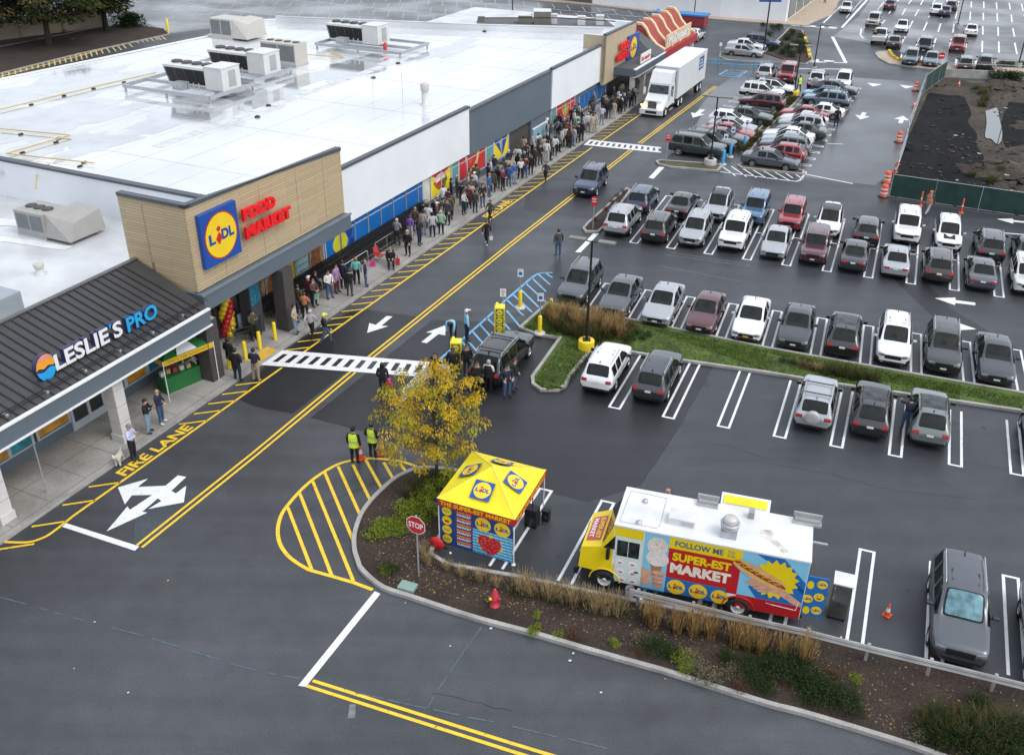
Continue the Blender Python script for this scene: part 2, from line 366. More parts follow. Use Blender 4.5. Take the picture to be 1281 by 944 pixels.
# crossings: two edge bands with bars between
def crossing(a0, a1, b0, b1, nbar, zz):
    A0, A1, B0, B1 = G(*a0), G(*a1), G(*b0), G(*b1)       # far edge, near edge
    f = .24
    def L(s_, t): return (A0.lerp(A1, s_)).lerp(B0.lerp(B1, s_), t)
    flat(wm, [L(0, 0), L(1, 0), L(1, f), L(0, f)], WHITE_PAINT, zz)
    flat(wm, [L(0, 1-f), L(1, 1-f), L(1, 1), L(0, 1)], WHITE_PAINT, zz)
    for i in range(nbar):
        s0 = (i+.0)/nbar; s1 = s0 + .56/nbar
        flat(wm, [L(s0, f), L(s1, f), L(s1, 1-f), L(s0, 1-f)], WHITE_PAINT, zz)
crossing((352.5, 438), (546, 453.5), (326, 456.5), (538, 472), 14, ZM+.003)
crossing((737.5, 175), (827, 184.4), (730, 181.5), (827, 191.4), 13, ZM+.003)
# centre line, fire lane and hatched bulb
def yline(pts, w, z=ZM): band(ym, pts, w, YELLOW_PAINT, z)
for d in (-.13, .13):
    v0, v1 = un(G(438, 464))[0], un(G(464, 447))[0]; w0, w1 = un(G(786, 187.5))[0], un(G(799, 179.5))[0]
    cl = [UN(u, n+d) for u, n in [(19.75, -24.27), (26.6, -24.27), (v0, -24.45)]]; yline(cl, .11)
    yline([UN(u, n+d) for u, n in [(v1, -24.5), (53, -24.6), (w0, -24.5)]], .11)
    yline([UN(u, n+d) for u, n in [(w1, -24.5), (104.3, -24.1)]], .11)
fl = smooth_px(g4(2, 0, (12, 822), (130, 825), (200, 808), (262, 775), (370, 690)), 4)
uc0, uc1 = un(G(354, 460))[0], un(G(381, 441))[0]; ud0, ud1 = un(G(741, 184.5))[0], un(G(752, 176.5))[0]
yline(fl + [UN(uc0, -27.87)], .12); yline([UN(uc1, -27.87), UN(ud0, -27.75)], .12); yline([UN(ud1, -27.7), UN(91, -27.55)], .12)
u = 17.2
TICKS = [18.1, 19.6, 21.1, 22.45] + [27.75 + .98*i for i in range(5)] + [uc1 + .55 + 1.02*i for i in range(int((56.6-uc1)/1.02))] + [61.5 + 1.13*i for i in range(13)] + [79.4 + 1.2*i for i in range(9)]
for u in TICKS: stripe(ym, UN(u+.05, -27.9), UN(u-.75, -28.82), .10, YELLOW_PAINT, ZM)
ym.text('FIRE LANE', UN(22.9, -28.05, ZM), U, -N, 4.2, .55, YELLOW_PAINT, 0, .03)
ym.text('FIRE LANE', UN(57.2, -28.0, ZM), U, -N, 3.9, .62, YELLOW_PAINT, 0, .03)
hb = smooth_px(g4(2, 1, (820, 457), (790, 440), (700, 415), (560, 405), (480, 415), (410, 435), (345, 470), (280, 515), (220, 570), (155, 645), (125, 695), (110, 760), (120, 830), (160, 890), (210, 930)), 3) + g4(3, 1, (265, 18), (380, 50), (490, 82), (585, 118))
yline(hb, .15)
for a, b in [((160, 650), (280, 962)), ((220, 580), (381, 993)), ((285, 520), (490, 1022)), ((345, 475), (487, 815)), ((412, 445), (525, 695)), ((485, 435), (578, 625)), ((550, 412), (632, 560)), ((640, 425), (690, 512)), ((720, 430), (758, 478))]:
    stripe(ym, G(*T(2, 1, *a)), G(*T(2, 1, *b)), .13, YELLOW_PAINT, ZM+.002)
for dd in (0, 1):
    P0 = g4(3, 1, (285, 572), (1280, 885), (1900, 1072)) if dd == 0 else g4(3, 1, (255, 598), (1280, 925), (1900, 1116))
    band(ym, P0, .12, YELLOW_PAINT, ZM)
PALEY = mat('faded_yellow_paint', (.55, .45, .20), .6, var=.15)
# hatching at the back of the shop
for x0, x1, y0 in [(10, 14, 335), (40, 46, 325), (70, 78, 318), (98, 104, 308), (127, 134, 300), (155, 163, 293), (183, 192, 287), (210, 220, 283), (238, 248, 278), (265, 276, 273), (290, 302, 266), (318, 330, 260), (345, 359, 256), (370, 385, 250), (395, 411, 245), (418, 436, 238), (440, 462, 230), (465, 488, 222), (490, 516, 215), (512, 550, 210), (535, 582, 205), (557, 608, 198), (580, 632, 190), (603, 664, 183), (640, 695, 168), (660, 718, 163), (685, 742, 163), (712, 770, 163), (735, 790, 160), (762, 806, 163), (790, 830, 165)]:
    a = G(*T(0, 0, x0, y0)); b = G(*T(0, 0, x1, y0 + 54 - max(0, x0-600)*.10)); stripe(ym, a, b, .17, PALEY, ZM)
yline([G(212, 43.5), G(180, 47), G(100, 70), G(0, 96)], .22, ZM+.001)
# blue access aisles
def bline(p, q, w=.13): stripe(bm, G(*p), G(*q), w, BLUE_PAINT, ZM+.004)
def e8(x, y): return (530 + x/8, 340 + y/8)
out = [G(*e8(*p)) for p in [(85, 940), (250, 800), (470, 605), (680, 420), (830, 275), (960, 165), (1080, 60), (1140, 22), (1200, 12), (1290, 10)]]
band(bm, out, .14, BLUE_PAINT, ZM+.004)
for a, b in [((170, 885), (225, 940)), ((250, 800), (330, 880)), ((380, 690), (430, 760)), ((440, 690), (545, 810)), ((490, 600), (615, 740)), ((565, 530), (685, 665)), ((630, 460), (760, 585)), ((700, 390), (870, 590)), ((830, 390), (965, 550)), ((830, 280), (1000, 440)), ((895, 230), (1085, 405)), ((965, 170), (1150, 355)), ((1020, 115), (1230, 310)), ((1080, 60), (1225, 200)), ((1145, 25), (1265, 130)), ((1215, 12), (1290, 60))]:
    bline(e8(*a), e8(*b), .12)
bline(e8(1235, 315), e8(1165, 365)); bline((535, 466), (551, 471))
for a, b in [((565, 700), (630, 725)), ((560, 665), (670, 715)), ((590, 650), (720, 700)), ((650, 640), (760, 690)), ((555, 640), (660, 655))]:
    bline((820+a[0]/8, 110+a[1]/8), (820+b[0]/8, 110+b[1]/8), .16)
for a, b in [((635, 750), (725, 700)), ((825, 775), (915, 715)), ((635, 752), (825, 775)), ((690, 720), (890, 740)), ((725, 702), (915, 715)), ((670, 735), (860, 756))]:
    bline((820+a[0]/8, a[1]/8), (820+b[0]/8, b[1]/8), .2)
# white hatching by the far planter
def h8(x, y): return (930 + x/8, 150 + y/8)
band(wm, [G(*h8(*p)) for p in [(-235, 520), (0, 550), (380, 600), (530, 617), (570, 602), (608, 552)]], .13, WHITE_PAINT, ZM)
for x in (-230, -120, -20, 90, 200, 310, 420, 520):
    y = 490 + .105*(x+0); a = h8(x, y-10 if x < 0 else y); b = h8(x+150, y+90-.02*x) if x < 400 else h8(x+75, y+50)
    wline(a, b, .12)
# faint blue survey line and chalk
SURV = mat('faded_survey_paint', (.075, .115, .145), .6, var=.3, vscale=6)
for (r, c), a, b in [((3, 0), (0, 155), (130, 190)), ((3, 0), (190, 208), (240, 220)), ((3, 0), (270, 232), (325, 246)), ((3, 0), (368, 258), (430, 275)), ((3, 0), (560, 308), (720, 348)), ((3, 0), (760, 362), (900, 405)), ((3, 0), (940, 420), (1090, 465)), ((3, 0), (1150, 487), (1280, 520)), ((3, 1), (60, 532), (105, 543)), ((3, 1), (140, 548), (220, 562)), ((3, 1), (500, 632), (640, 662)), ((3, 1), (660, 668), (850, 710)), ((3, 1), (890, 718), (1020, 745)), ((3, 1), (1060, 755), (1190, 778)), ((3, 2), (0, 800), (230, 855)), ((3, 2), (280, 862), (480, 912)), ((3, 1), (1130, 305), (1075, 380)), ((3, 1), (1070, 385), (970, 530)), ((3, 1), (960, 545), (905, 630)), ((3, 1), (890, 655), (860, 708))]:
    stripe(bm, G(*T(r, c, *a)), G(*T(r, c, *b)), .05, SURV, ZM)
OLD = mat('worn_white_paint', (.16, .165, .17), .6, var=.3, vscale=4)
flat(bm, g4(3, 1, (470, 690), (500, 690), (497, 760), (460, 760)), OLD, ZM)
for a, b in [((770, 330), (1190, 390)), ((735, 385), (1150, 465)), ((800, 320), (1180, 378)), ((1190, 390), (1180, 378))]:
    stripe(bm, G(*T(1, 2, *a)), G(*T(1, 2, *b)), .06, OLD, ZM)
# tar crack lines
TAR = mat('tar_seal', (.014, .014, .015), .5)
def crack(pts, w=.013): 
    P = [G(*p) for p in pts]; Q = []
    for a, b in zip(P, P[1:]):
        for i in range(6): q = a.lerp(b, i/6); Q.append(q + Vector((rnd.uniform(-.05, .05), rnd.uniform(-.05, .05), 0)))
    band(bm, Q+[P[-1]], w, TAR, ZM-.002)
crack([T(3, 1, 870, 635), T(3, 1, 1060, 670), T(3, 1, 1280, 725)]); crack([T(2, 3, 0, 430), T(2, 3, 300, 480), T(2, 3, 600, 560), T(2, 3, 1040, 610)])
crack([T(2, 3, 980, 420), T(2, 3, 1240, 470)]); crack([T(2, 2, 940, 325), T(2, 2, 1100, 345), T(2, 2, 1280, 410)])
crack([(320, 508), (366, 517)], .05); crack([(389, 522), (452, 538)], .04); crack([(884, 473), (835, 557), (800, 608)], .03)
# far lot: rows of single stall lines
def f8(x, y): return (1030+x/8, y/8)
for row in [[(665, 362, 615, 435), (820, 370, 778, 445), (965, 385, 930, 465), (1128, 385, 1095, 475), (1283, 393, 1260, 492)],
            [(735, 230, 708, 292), (895, 212, 850, 300), (1038, 226, 1000, 310), (1175, 238, 1148, 322), (1310, 246, 1295, 330), (1595, 265, 1597, 350), (1748, 275, 1750, 362), (1896, 285, 1912, 370), (2050, 292, 2075, 380)],
            [(700, 78, 655, 140), (825, 88, 788, 150), (955, 97, 918, 162), (1083, 100, 1055, 178), (1208, 125, 1180, 182), (1337, 118, 1322, 192), (1472, 122, 1467, 206), (1600, 132, 1602, 206), (1738, 138, 1743, 218), (1880, 148, 1888, 225), (2010, 150, 2030, 232)],
            [(625, 0, 540, 105), (755, 0, 730, 38), (885, 0, 850, 45), (1000, 0, 972, 52), (1115, 5, 1090, 60), (1240, 0, 1230, 60), (1355, 15, 1340, 75), (1480, 18, 1478, 78), (1605, 18, 1606, 85), (1730, 28, 1738, 95), (1860, 30, 1870, 100), (1982, 40, 1998, 110)],
            [(1430, 390, 1425, 480), (1591, 412, 1588, 525), (1755, 418, 1758, 530), (1915, 430, 1938, 545), (2080, 440, 2110, 560)],
            [(787, 540, 770, 605), (992, 560, 970, 630), (1332, 590, 1325, 660), (1528, 602, 1528, 680), (460, 215, 410, 280), (618, 203, 585, 240)]]:
    for x0, y0, x1, y1 in row: stripe(wm, G(*f8(x0, y0)), G(*f8(x1, y1)), .2, WHITE_PAINT, ZM)
band(wm, [G(*f8(*p)) for p in [(380, 290), (370, 350), (400, 390), (460, 405), (620, 440)]], .2, WHITE_PAINT, ZM)
wline(f8(440, 0), f8(185, 280), .35); wline(f8(385, 0), f8(225, 185), .12); wline(f8(190, 50), f8(0, 232), .25)
wline(f8(90, 370), f8(225, 630), .4); wline(f8(-230, 620), f8(235, 632), .35); wline(f8(-300, 690), f8(160, 694), .3)
wm.text('STOP', G(1044.5, 76.2, ZM), -K, -B, 6.6, 1.5, WHITE_PAINT, 0, .05); wm.text('STOP', G(1048, 34.2, ZM), -K, -B, 6.5, 1.6, WHITE_PAINT, 0, .05)
OLDW = mat('thin_worn_white', (.33, .34, .35), .5, var=.2)
# upper-left lot: long rows of angled stall lines
for k in range(12):
    for i in range(42):
        u = 112 + 6.2*k; n = -112 + 2.5*i + 1.1*k
        if n > -36: continue
        stripe(wm, UN(u, n), UN(u+4.6, n-2.4), .13, OLDW, ZM)
    if k % 2: stripe(wm, UN(112+6.2*k-.4, -108), UN(112+6.2*k-.4, -40), .13, WHITE_PAINT, ZM)
struct('white_markings', wm); struct('yellow_markings', ym); struct('blue_markings', bm)

# ------------------------------------------------------------------ planted islands, kerbs, sidewalk
bulb = smooth_px(g4(2, 1, (1090, 478), (1000, 474), (910, 462), (820, 460), (760, 480), (700, 510), (640, 560), (580, 620), (530, 690), (500, 770), (492, 840), (502, 905)), 3)[:-1] + smooth_px(g4(3, 1, (520, 10), (560, 55), (640, 115), (760, 155), (880, 195), (1000, 235), (1130, 275), (1280, 315)) + g4(3, 2, (150, 355), (350, 415), (560, 475), (760, 530), (980, 600), (1280, 695)) + g4(3, 3, (160, 735), (430, 815), (720, 905), (860, 955), (1400, 1150)), 3)
BEDIN = [G(600, 592), G(537, 694), G(560, 708), G(640, 722), G(790, 753), G(985, 790), G(1281, 862), G(1420, 897)]
kb = MB(); kerb(kb, bulb, CONC, .17, .14); kerb(kb, BEDIN, CONC, .16, .14)
bd = MB(); bd.face([(p.x, p.y, .085) for p in bulb + BEDIN[::-1]], MULCH); struct('planting_bed', bd)
isl = MB()
def island(px, surf, h=.11, rows=None, close=True):
    P = [G(*p) for p in px]
    if rows: P = smooth_px(P + [P[0]], rows)[:-1]
    kerb(kb, P, CONC, .17, .14, closed=close); isl.face([(p.x, p.y, h) for p in P], surf); return P
MIDI = [(651, 411), (685, 381), (795, 402.5), (960, 437), (1155, 471.5), (1281, 493.5), (1400, 514), (1400, 534), (1281, 516), (1200, 504), (1050, 482.5), (960, 467.5), (855, 452.5), (790, 442), (736, 443), (712, 472), (707, 484), (697, 489), (677, 489), (667, 482), (666, 473), (701, 424), (672, 420)]
island(MIDI, GRASS)
island([(730, 287), (733, 291), (748, 291), (755, 285), (772, 262), (788, 240), (784, 237), (735, 281)], MULCH)
island([(821, 203), (827, 202), (880, 205.5), (903, 208), (897, 215), (839, 210), (824, 206.5)], DRYG)
island([(924, 190), (946, 166), (955.5, 167.5), (941, 187), (934, 195)], GRASS)
island([(949, 164), (971, 139.5), (980, 142), (957.5, 165)], MULCH)
island([(973, 138), (985, 122.5), (1003, 121), (984, 140)], MULCH)
island([(923, 208), (930, 205.5), (990, 211), (1005, 215), (1004, 219), (990, 217.5), (928, 211)], DRYG)
island([(955, 68), (980, 44), (987, 36), (1003, 39), (1011, 55), (1016, 76), (1008, 81), (990, 79.5)], MULCH)
island([(900, 72), (901, 67), (908, 65.5), (940, 67), (955, 68), (990, 79.5), (960, 79), (930, 78), (910, 76)], mat('paver_gravel', (.12, .10, .09), .9, var=.2))
TANW = mat('tan_paving', (.42, .33, .24), .8, var=.12)
island([(1095, 68), (1098, 66), (1110, 65), (1120, 75), (1135, 78), (1180, 83), (1281, 87.5), (1400, 93), (1400, 97), (1281, 91.5), (1181, 89), (1150, 86), (1112, 80.5), (1100, 74)], TANW)
P = [G(*p) for p in [(1111, 66), (1127, 67.5), (1125, 75.5), (1175, 81), (1180, 83.2), (1135, 78.2), (1120, 75.4)]]; isl.face([(p.x, p.y, .14) for p in P], MULCH)
island([(1244, 80), (1250, 77.5), (1281, 78.5), (1330, 80), (1330, 88), (1281, 87), (1246, 85.5)], MULCH)
island([(0, 93), (100, 68), (212, 43.5), (205, 37), (160, 31), (120, 36), (0, 60), (-120, 90), (-120, 125)], MULCH, .1)
island([(900, 25.5), (960, 30), (1008, 33), (1042, 18), (1052, -5), (1075, -60), (1010, -60), (985, 20), (820, 10), (740, 4), (600, -8), (600, -4), (740, 7)], TANW, .12)
struct('islands', isl); struct('kerbs', kb)
# shop-front sidewalk with score lines
sw = MB()
end = smooth_px([UN(14.0, -29.0), UN(16.2, -29.0), UN(17.8, -29.0)], 2)
sw.face([UN(2, -29.0, .14), UN(112, -28.85, .14), UN(112, -33.4, .14), UN(2, -33.4, .14)], SIDEW)
sw.face([UN(2, -29.0, 0), UN(112, -28.85, 0), UN(112, -28.85, .14), UN(2, -29.0, .14)], CONC)
JOINT = mat('sidewalk_joint', (.10, .095, .09), .9)
for i in range(60): stripe(sw, UN(4 + i*1.8, -29.25), UN(4 + i*1.8, -32.45), .025, JOINT, .143)
for n in (-29.25, -30.9): stripe(sw, UN(2, n), UN(112, n), .025, JOINT, .144)
RAMP = mat('tactile_yellow', (.62, .38, .05), .7, var=.12)
sw.unbox(33.0, 34.6, -29.75, -29.05, .10, .147, RAMP)
struct('sidewalk', sw)
# building site
cs = MB()
SITE = [G(*p) for p in [(1181, 91), (1156, 107), (1133, 175), (1116, 219), (1112, 247), (1281, 272), (1500, 306), (1500, 110), (1281, 104), (1215, 104)]]
cs.face([(p.x, p.y, .02) for p in SITE], DIRT)
BF = smooth_px([G(x+rnd.uniform(-4, 4), y+rnd.uniform(-2, 2)) for x, y in [(1157, 119), (1170, 118), (1184, 121), (1200, 122), (1210, 130), (1216, 142), (1214, 155), (1221, 168), (1219, 182), (1228, 196), (1226, 212), (1236, 226), (1232, 240), (1200, 238), (1160, 232), (1120, 226), (1118, 218), (1130, 190), (1140, 165)]], 3)
cs.face([(p.x, p.y, .05) for p in BF], BLACKDIRT)
cs.face([(p.x, p.y, .06) for p in [G(*q) for q in [(1262, 128), (1281, 130), (1400, 150), (1400, 190), (1290, 180), (1258, 185), (1250, 160)]]], BLACKDIRT)
struct('building_site_dirt', cs)
rb = MB(); PC = G(1241, 160)
for i in range(420):
    p = G(rnd.uniform(1125, 1281), rnd.uniform(106, 240), .05)
    if any((p-G(1132+.33*(219-y_), y_)).length < 1.2 for y_ in (215, 195, 175, 155, 140, 125, 112)) or (p-PC).length < 4.5 or un(p)[1] < un(G(1122+.33*(219-175), 175))[1]: continue
    s_ = rnd.uniform(.06, .26); n_ = 5; rb.face([p+Vector((s_*math.cos(k*1.257), s_*math.sin(k*1.257)*rnd.uniform(.5, 1), rnd.uniform(.02, .12))) for k in range(n_)], rnd.choice([DIRT, BLACKDIRT, DIRT, CONC if rnd.random() < .25 else DIRT]))
o = rb.build('rubble'); o['kind'] = 'stuff'
pw = MB(); PUD = mat('still_water', (.10, .11, .11), .015, var=0, spec=1.0)
pw.face([(p.x, p.y, .09) for p in smooth_px([G(*T(0, 3, *q)) for q in [(1090, 560), (1118, 552), (1150, 546), (1160, 600), (1172, 650), (1172, 700), (1150, 728), (1118, 700), (1088, 690), (1096, 620), (1090, 560)]], 3)], PUD)
struct('puddle', pw)
# rubble heaps on the site
for k in range(7):
    hp = MB(); c = G(*[(1255, 105), (1275, 115), (1265, 210), (1275, 235), (1240, 115), (1228, 215), (1290, 160)][k]); n = 14
    hp.lathe([(2.2, .0), (1.7, .12), (1.1, .28), (.5, .38), (.01, .40)], DIRT, c, n)
    for v in hp.v: v += Vector((rnd.uniform(-.45, .45), rnd.uniform(-.45, .45), rnd.uniform(-.10, .08)))
    tag(hp.build('dirt_heap'), 'low heap of excavated earth on the fenced building site', 'dirt heap', 'heaps of earth on the building site')
# ------------------------------------------------------------------ buildings
WALLW = mat('white_render', (.74, .77, .80), .6, var=.05, vscale=.4)
SLATE = mat('slate_blue_panel', (.105, .135, .165), .5, var=.06, vscale=.5)
COPING = mat('dark_coping', (.075, .085, .10), .5, var=.08)
DKBRICK = None
def brick_mat(name, c1, c2, cm, sx, sz):
    m = bpy.data.materials.new(name); m.use_nodes = True; nt = m.node_tree; b = nt.nodes['Principled BSDF']
    tc = nt.nodes.new('ShaderNodeTexCoord'); mp = nt.nodes.new('ShaderNodeMapping'); mp.inputs['Rotation'].default_value = (math.radians(90), 0, 0)
    rot = nt.nodes.new('ShaderNodeMapping'); rot.inputs['Rotation'].default_value = (0, 0, -(math.pi/2-PH))
    nt.links.new(tc.outputs['Object'], rot.inputs['Vector'])
    sepx = nt.nodes.new('ShaderNodeSeparateXYZ'); nt.links.new(rot.outputs[0], sepx.inputs[0])
    ad = nt.nodes.new('ShaderNodeMath'); ad.operation = 'ADD'; nt.links.new(sepx.outputs[0], ad.inputs[0]); nt.links.new(sepx.outputs[1], ad.inputs[1])
    cb = nt.nodes.new('ShaderNodeCombineXYZ'); nt.links.new(ad.outputs[0], cb.inputs[0]); nt.links.new(sepx.outputs[2], cb.inputs[1])
    bt = nt.nodes.new('ShaderNodeTexBrick'); bt.inputs['Color1'].default_value = (*c1, 1); bt.inputs['Color2'].default_value = (*c2, 1); bt.inputs['Mortar'].default_value = (*cm, 1)
    bt.inputs['Scale'].default_value = 1; bt.inputs['Brick Width'].default_value = sx; bt.inputs['Row Height'].default_value = sz; bt.inputs['Mortar Size'].default_value = .012
    nt.links.new(cb.outputs[0], bt.inputs['Vector']); nt.links.new(bt.outputs[0], b.inputs['Base Color']); b.inputs['Roughness'].default_value = .6
    MATS[name] = m; return m
DKBRICK = brick_mat('dark_brick', (.030, .026, .026), (.055, .046, .044), (.09, .085, .08), .20, .075)
WOOD = brick_mat('light_wood_cladding', (.50, .395, .245), (.43, .335, .20), (.28, .215, .13), 2.4, .145)
ROOFW = mat('white_roof_membrane', (.62, .64, .655), .20, var=.24, vscale=.075, spec=.8, rvar=.18, coat=.8)  # broad grey variation: wet areas, with their reflections put into the colour
ROOFG = mat('grey_white_roof_membrane', (.52, .54, .55), .35, var=.22, vscale=.35, spec=.5, rvar=.2, coat=.3)
MULLION = mat('light_grey_mullion', (.42, .46, .50), .4, var=.05)
BLUEFILM = mat('blue_window_film', (.012, .13, .42), .25, var=.10, vscale=.7)
TEALG = mat('teal_window_film', (.13, .30, .29), .2, var=.08)
POSTY = mat('poster_yellow', (.78, .62, .02), .35, var=.05); POSTR = mat('poster_red', (.55, .03, .035), .35, var=.08)
def shopbox(*a): pass

# ---- supermarket
bl = thing('supermarket_building', 'long white and slate supermarket with wet white roof and tan wood corner tower', 'building', UN(55, -45, 0))
m = MB()
zt = 6.05
m.unbox(38.0, 38.3, -71, -33.6, 0, zt, WALLW); m.unbox(37.93, 38.37, -71, -33.6, zt, zt+.14, COPING)
bk = [G(-60, 107, 5.7), G(0, 95.5, 5.7), G(262, 42, 5.7), G(318, 23.5, 5.9), G(345, 21, 6.0)]
fe = [G(345, 21, 6.0), G(620, 32, 6.0), G(752, 36, 6.0)]
m.build('side_wall', bl)
m = MB()
rf = [UN(38.3, -32.6), UN(101, -32.6)] + [Vector((p.x, p.y, 0)) for p in fe[::-1]] + [Vector((p.x, p.y, 0)) for p in bk[::-1][1:]] + [UN(38.3, -71)]
m.face([(p.x, p.y, 5.42) for p in rf], ROOFW); rfo = m.build('roof', bl)
POND_REFL = mat('ponding_water_painted_reflection', (.40, .42, .43), .03, var=.18, vscale=.5, spec=.8, coat=1.0, rvar=.03)  # pooled water; its base grey also paints in reflected trees and roof units
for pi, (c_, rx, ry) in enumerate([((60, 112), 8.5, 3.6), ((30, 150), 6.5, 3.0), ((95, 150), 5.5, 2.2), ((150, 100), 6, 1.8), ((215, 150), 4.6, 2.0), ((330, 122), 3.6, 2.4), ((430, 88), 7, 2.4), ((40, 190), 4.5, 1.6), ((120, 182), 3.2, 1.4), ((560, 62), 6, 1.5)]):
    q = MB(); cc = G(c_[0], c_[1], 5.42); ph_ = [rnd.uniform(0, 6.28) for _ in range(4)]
    q.face([cc + U*rx*math.cos(a)*r_ + N*ry*math.sin(a)*r_ + UPV*(.0048+.0003*pi) for a in [k*.1309 for k in range(48)] for r_ in [1+.22*math.sin(3*a+ph_[0])+.13*math.sin(7*a+ph_[1])+.08*math.sin(13*a+ph_[2])]], POND_REFL); q.build('painted_reflection_puddle', rfo)
m = MB(); SEAM = mat('membrane_seam', (.54, .56, .57), .35, var=.3, vscale=.8)
for k in range(14):
    n_ = -35.2-2.6*k; ua = 38.4 if n_ > -70.8 else 60; ub_ = 99.5-(-32.6-n_)*.33; stripe(m, UN(ua, n_), UN(ub_, n_), .05, SEAM, 5.424)
for k in range(6): u_ = 44+8.5*k; stripe(m, UN(u_, -33), UN(u_, -70), .05, SEAM, 5.427)
WALKP = mat('roof_walk_pad', (.56, .575, .58), .6, var=.15)
for k in range(16): m.unbox(46+2.0*k, 47.85+2.0*k, -47.0, -46.1, 5.424, 5.436, WALKP)
m.build('membrane_seam', rfo)
m = MB()
for ch in (bk, fe):
    for a, b in zip(ch, ch[1:]):
        d = (b-a); d.z = 0; d.normalize(); s_ = Vector((-d.y, d.x, 0))
        P = [Vector((q.x, q.y, 0))+s_*w+UPV*z for z in (4.6, a.z-.25 if ch is bk else a.z) for q, w in ((a, -.14), (b, -.14), (b, .14), (a, .14))]
        m.hull(P, ROOFW)
        m.box((a+b)/2*1.0 - UPV*(.25 if ch is bk else 0) + UPV*.04, ((b-a).length, .34, .06), WHITE if ch is bk else ROOFG, (d, s_, UPV))
m.build('roof_parapet', bl)
def panel(u0, u1, z0, z1, n, mt, name, cop=True):
    q = MB(); q.unbox(u0, u1, n-.25, n, z0, z1, mt); o = q.build(name, bl)
    if cop:
        q = MB(); q.unbox(u0-.02, u1+.02, n-.30, n+.06, z1, z1+.16, COPING); q.build('coping', o)
panel(43.3, 62.28, 2.62, 6.0, -32.15, WALLW, 'white_panel'); panel(62.32, 77.9, 2.42, 5.62, -32.25, SLATE, 'slate_panel'); panel(77.94, 91.9, 2.45, 5.78, -32.15, WALLW, 'white_panel')
m = MB()
m.unbox(37.0, 69.7, -32.8, -32.4, 0, .82, SLATE); m.unbox(74.1, 92.5, -32.8, -32.4, 0, 2.45, SLATE); m.build('plinth', bl)
m = MB(); m.unbox(31.1, 92, -32.95, -32.82, 0, 5.6, mat('backing_wall', (.20, .20, .21), .8)); m.build('front_wall', bl)
# dark brick delivery recess, blue door
m = MB(); m.unbox(69.7, 74.1, -32.8, -32.6, 0, 2.42, DKBRICK); m.build('brick_bay', bl)
dr = MB(); dr.unbox(74.5, 77.3, -32.4, -32.33, .05, 1.45, mat('pale_blue_glass', (.24, .42, .50), .15, var=.05)); do = dr.build('door', bl)
dr = MB(); dr.unbox(77.3, 77.75, -32.4, -32.30, .02, 1.75, WHITE); dr.unbox(74.4, 77.3, -32.4, -32.31, 1.45, 1.55, WHITE); dr.build('frame', do)
def window(u0, u1, z0, z1, film, muls=(), tran=None, n=-32.4, par=None):
    q = MB(); q.unbox(u0+.05, u1-.05, n-.06, n, z0, z1, film); o = q.build('window', par or bl)
    q = MB(); t = .05
    for u in (u0, u1) + tuple(muls): q.unbox(u-t, u+t, n-.05, n+.05, z0-.03, z1, MULLION)
    q.unbox(u0-t, u1+t, n-.05, n+.065, z0-.10, z0-.031, MULLION)
    if tran: q.unbox(u0+t, u1-t, n-.05, n+.04, tran-.03, tran+.03, MULLION)
    q.build('frame', o); return o
wz0, wz1 = .92, 2.6
for i, (a, b) in enumerate(zip([43.9, 45.55, 47.1, 48.63, 50.15, 51.7, 53.35, 54.95], [45.55, 47.1, 48.63, 50.15, 51.7, 53.35, 54.95, 55.6])):
    w = window(a, b, wz0, wz1, BLUEFILM, (), 2.18)
    if i in (0, 1):
        q = MB(); cx = 45.5; P = []
        YB = mat('poster_lime', (.50, .48, .03), .35); DB = mat('poster_navy', (.012, .04, .22), .35)
        for t in range(24):
            an = 2*math.pi*t/24; uu, zz = cx + .80*math.cos(an), 1.55 + .62*math.sin(an); uu = min(max(uu, a+.07), b-.07); P.append(UN(uu, -32.392, zz))
        q.face(P, YB)
        if i == 1:
            for (du, dz, rr) in [(46.5, 1.95, .35), (46.7, 1.2, .25)]:
                q.face([UN(du+rr*math.cos(.5*t), -32.388, dz+rr*1.2*math.sin(.5*t)) for t in range(12)], DB)
        q.build('window_graphic', w)
m = MB(); m.unbox(55.68, 56.6, -32.6, -32.36, 0, 2.62, mat('cream_pilaster', (.55, .53, .48), .7)); m.build('pilaster', bl)
w = window(56.72, 59.78, wz0-.05, 2.55, POSTY, (58.3,), 2.15)
q = MB(); BUN = mat('poster_bun', (.35, .13, .03), .4, var=.3, vscale=6); LET = mat('poster_salad', (.10, .14, .03), .4, var=.4, vscale=8); PK = mat('poster_cream', (.70, .55, .48), .4, var=.2, vscale=5)
def blob(u, z, ru, rz, mt, k, n0=-32.388):
    q.face([UN(u+ru*math.cos(2*math.pi*t/18)*(1+.12*math.sin(5*t)), n0+.003*k, z+rz*math.sin(2*math.pi*t/18)*(1+.12*math.cos(3*t))) for t in range(18)], mt)
blob(58.25, 1.75, .95, .62, BUN, 0); blob(58.15, 1.95, .8, .35, PK, 1); blob(58.5, 1.62, .75, .2, LET, 2); blob(58.0, 1.62, .35, .16, POSTR, 3); blob(58.4, 1.32, .62, .16, BUN, 4)
q.face([UN(56.8, -32.386, 2.5), UN(59.7, -32.386, 2.5), UN(59.2, -32.386, 2.25), UN(57.5, -32.386, 2.15)], POSTR); q.build('window_graphic', w)
window(59.9, 60.9, wz0-.05, 2.52, TEALG, (), 2.15)
w = window(61.0, 65.4, wz0-.08, 2.5, POSTR, (62.3, 63.9), 2.12); q = MB()
BAN = [UN(u, -32.386, z) for u, z in [(62.55, 1.25), (62.9, 1.08), (63.5, 1.1), (64.05, 1.5), (64.35, 2.1), (64.4, 2.45), (64.15, 2.45), (63.95, 2.0), (63.6, 1.55), (63.1, 1.3)]]
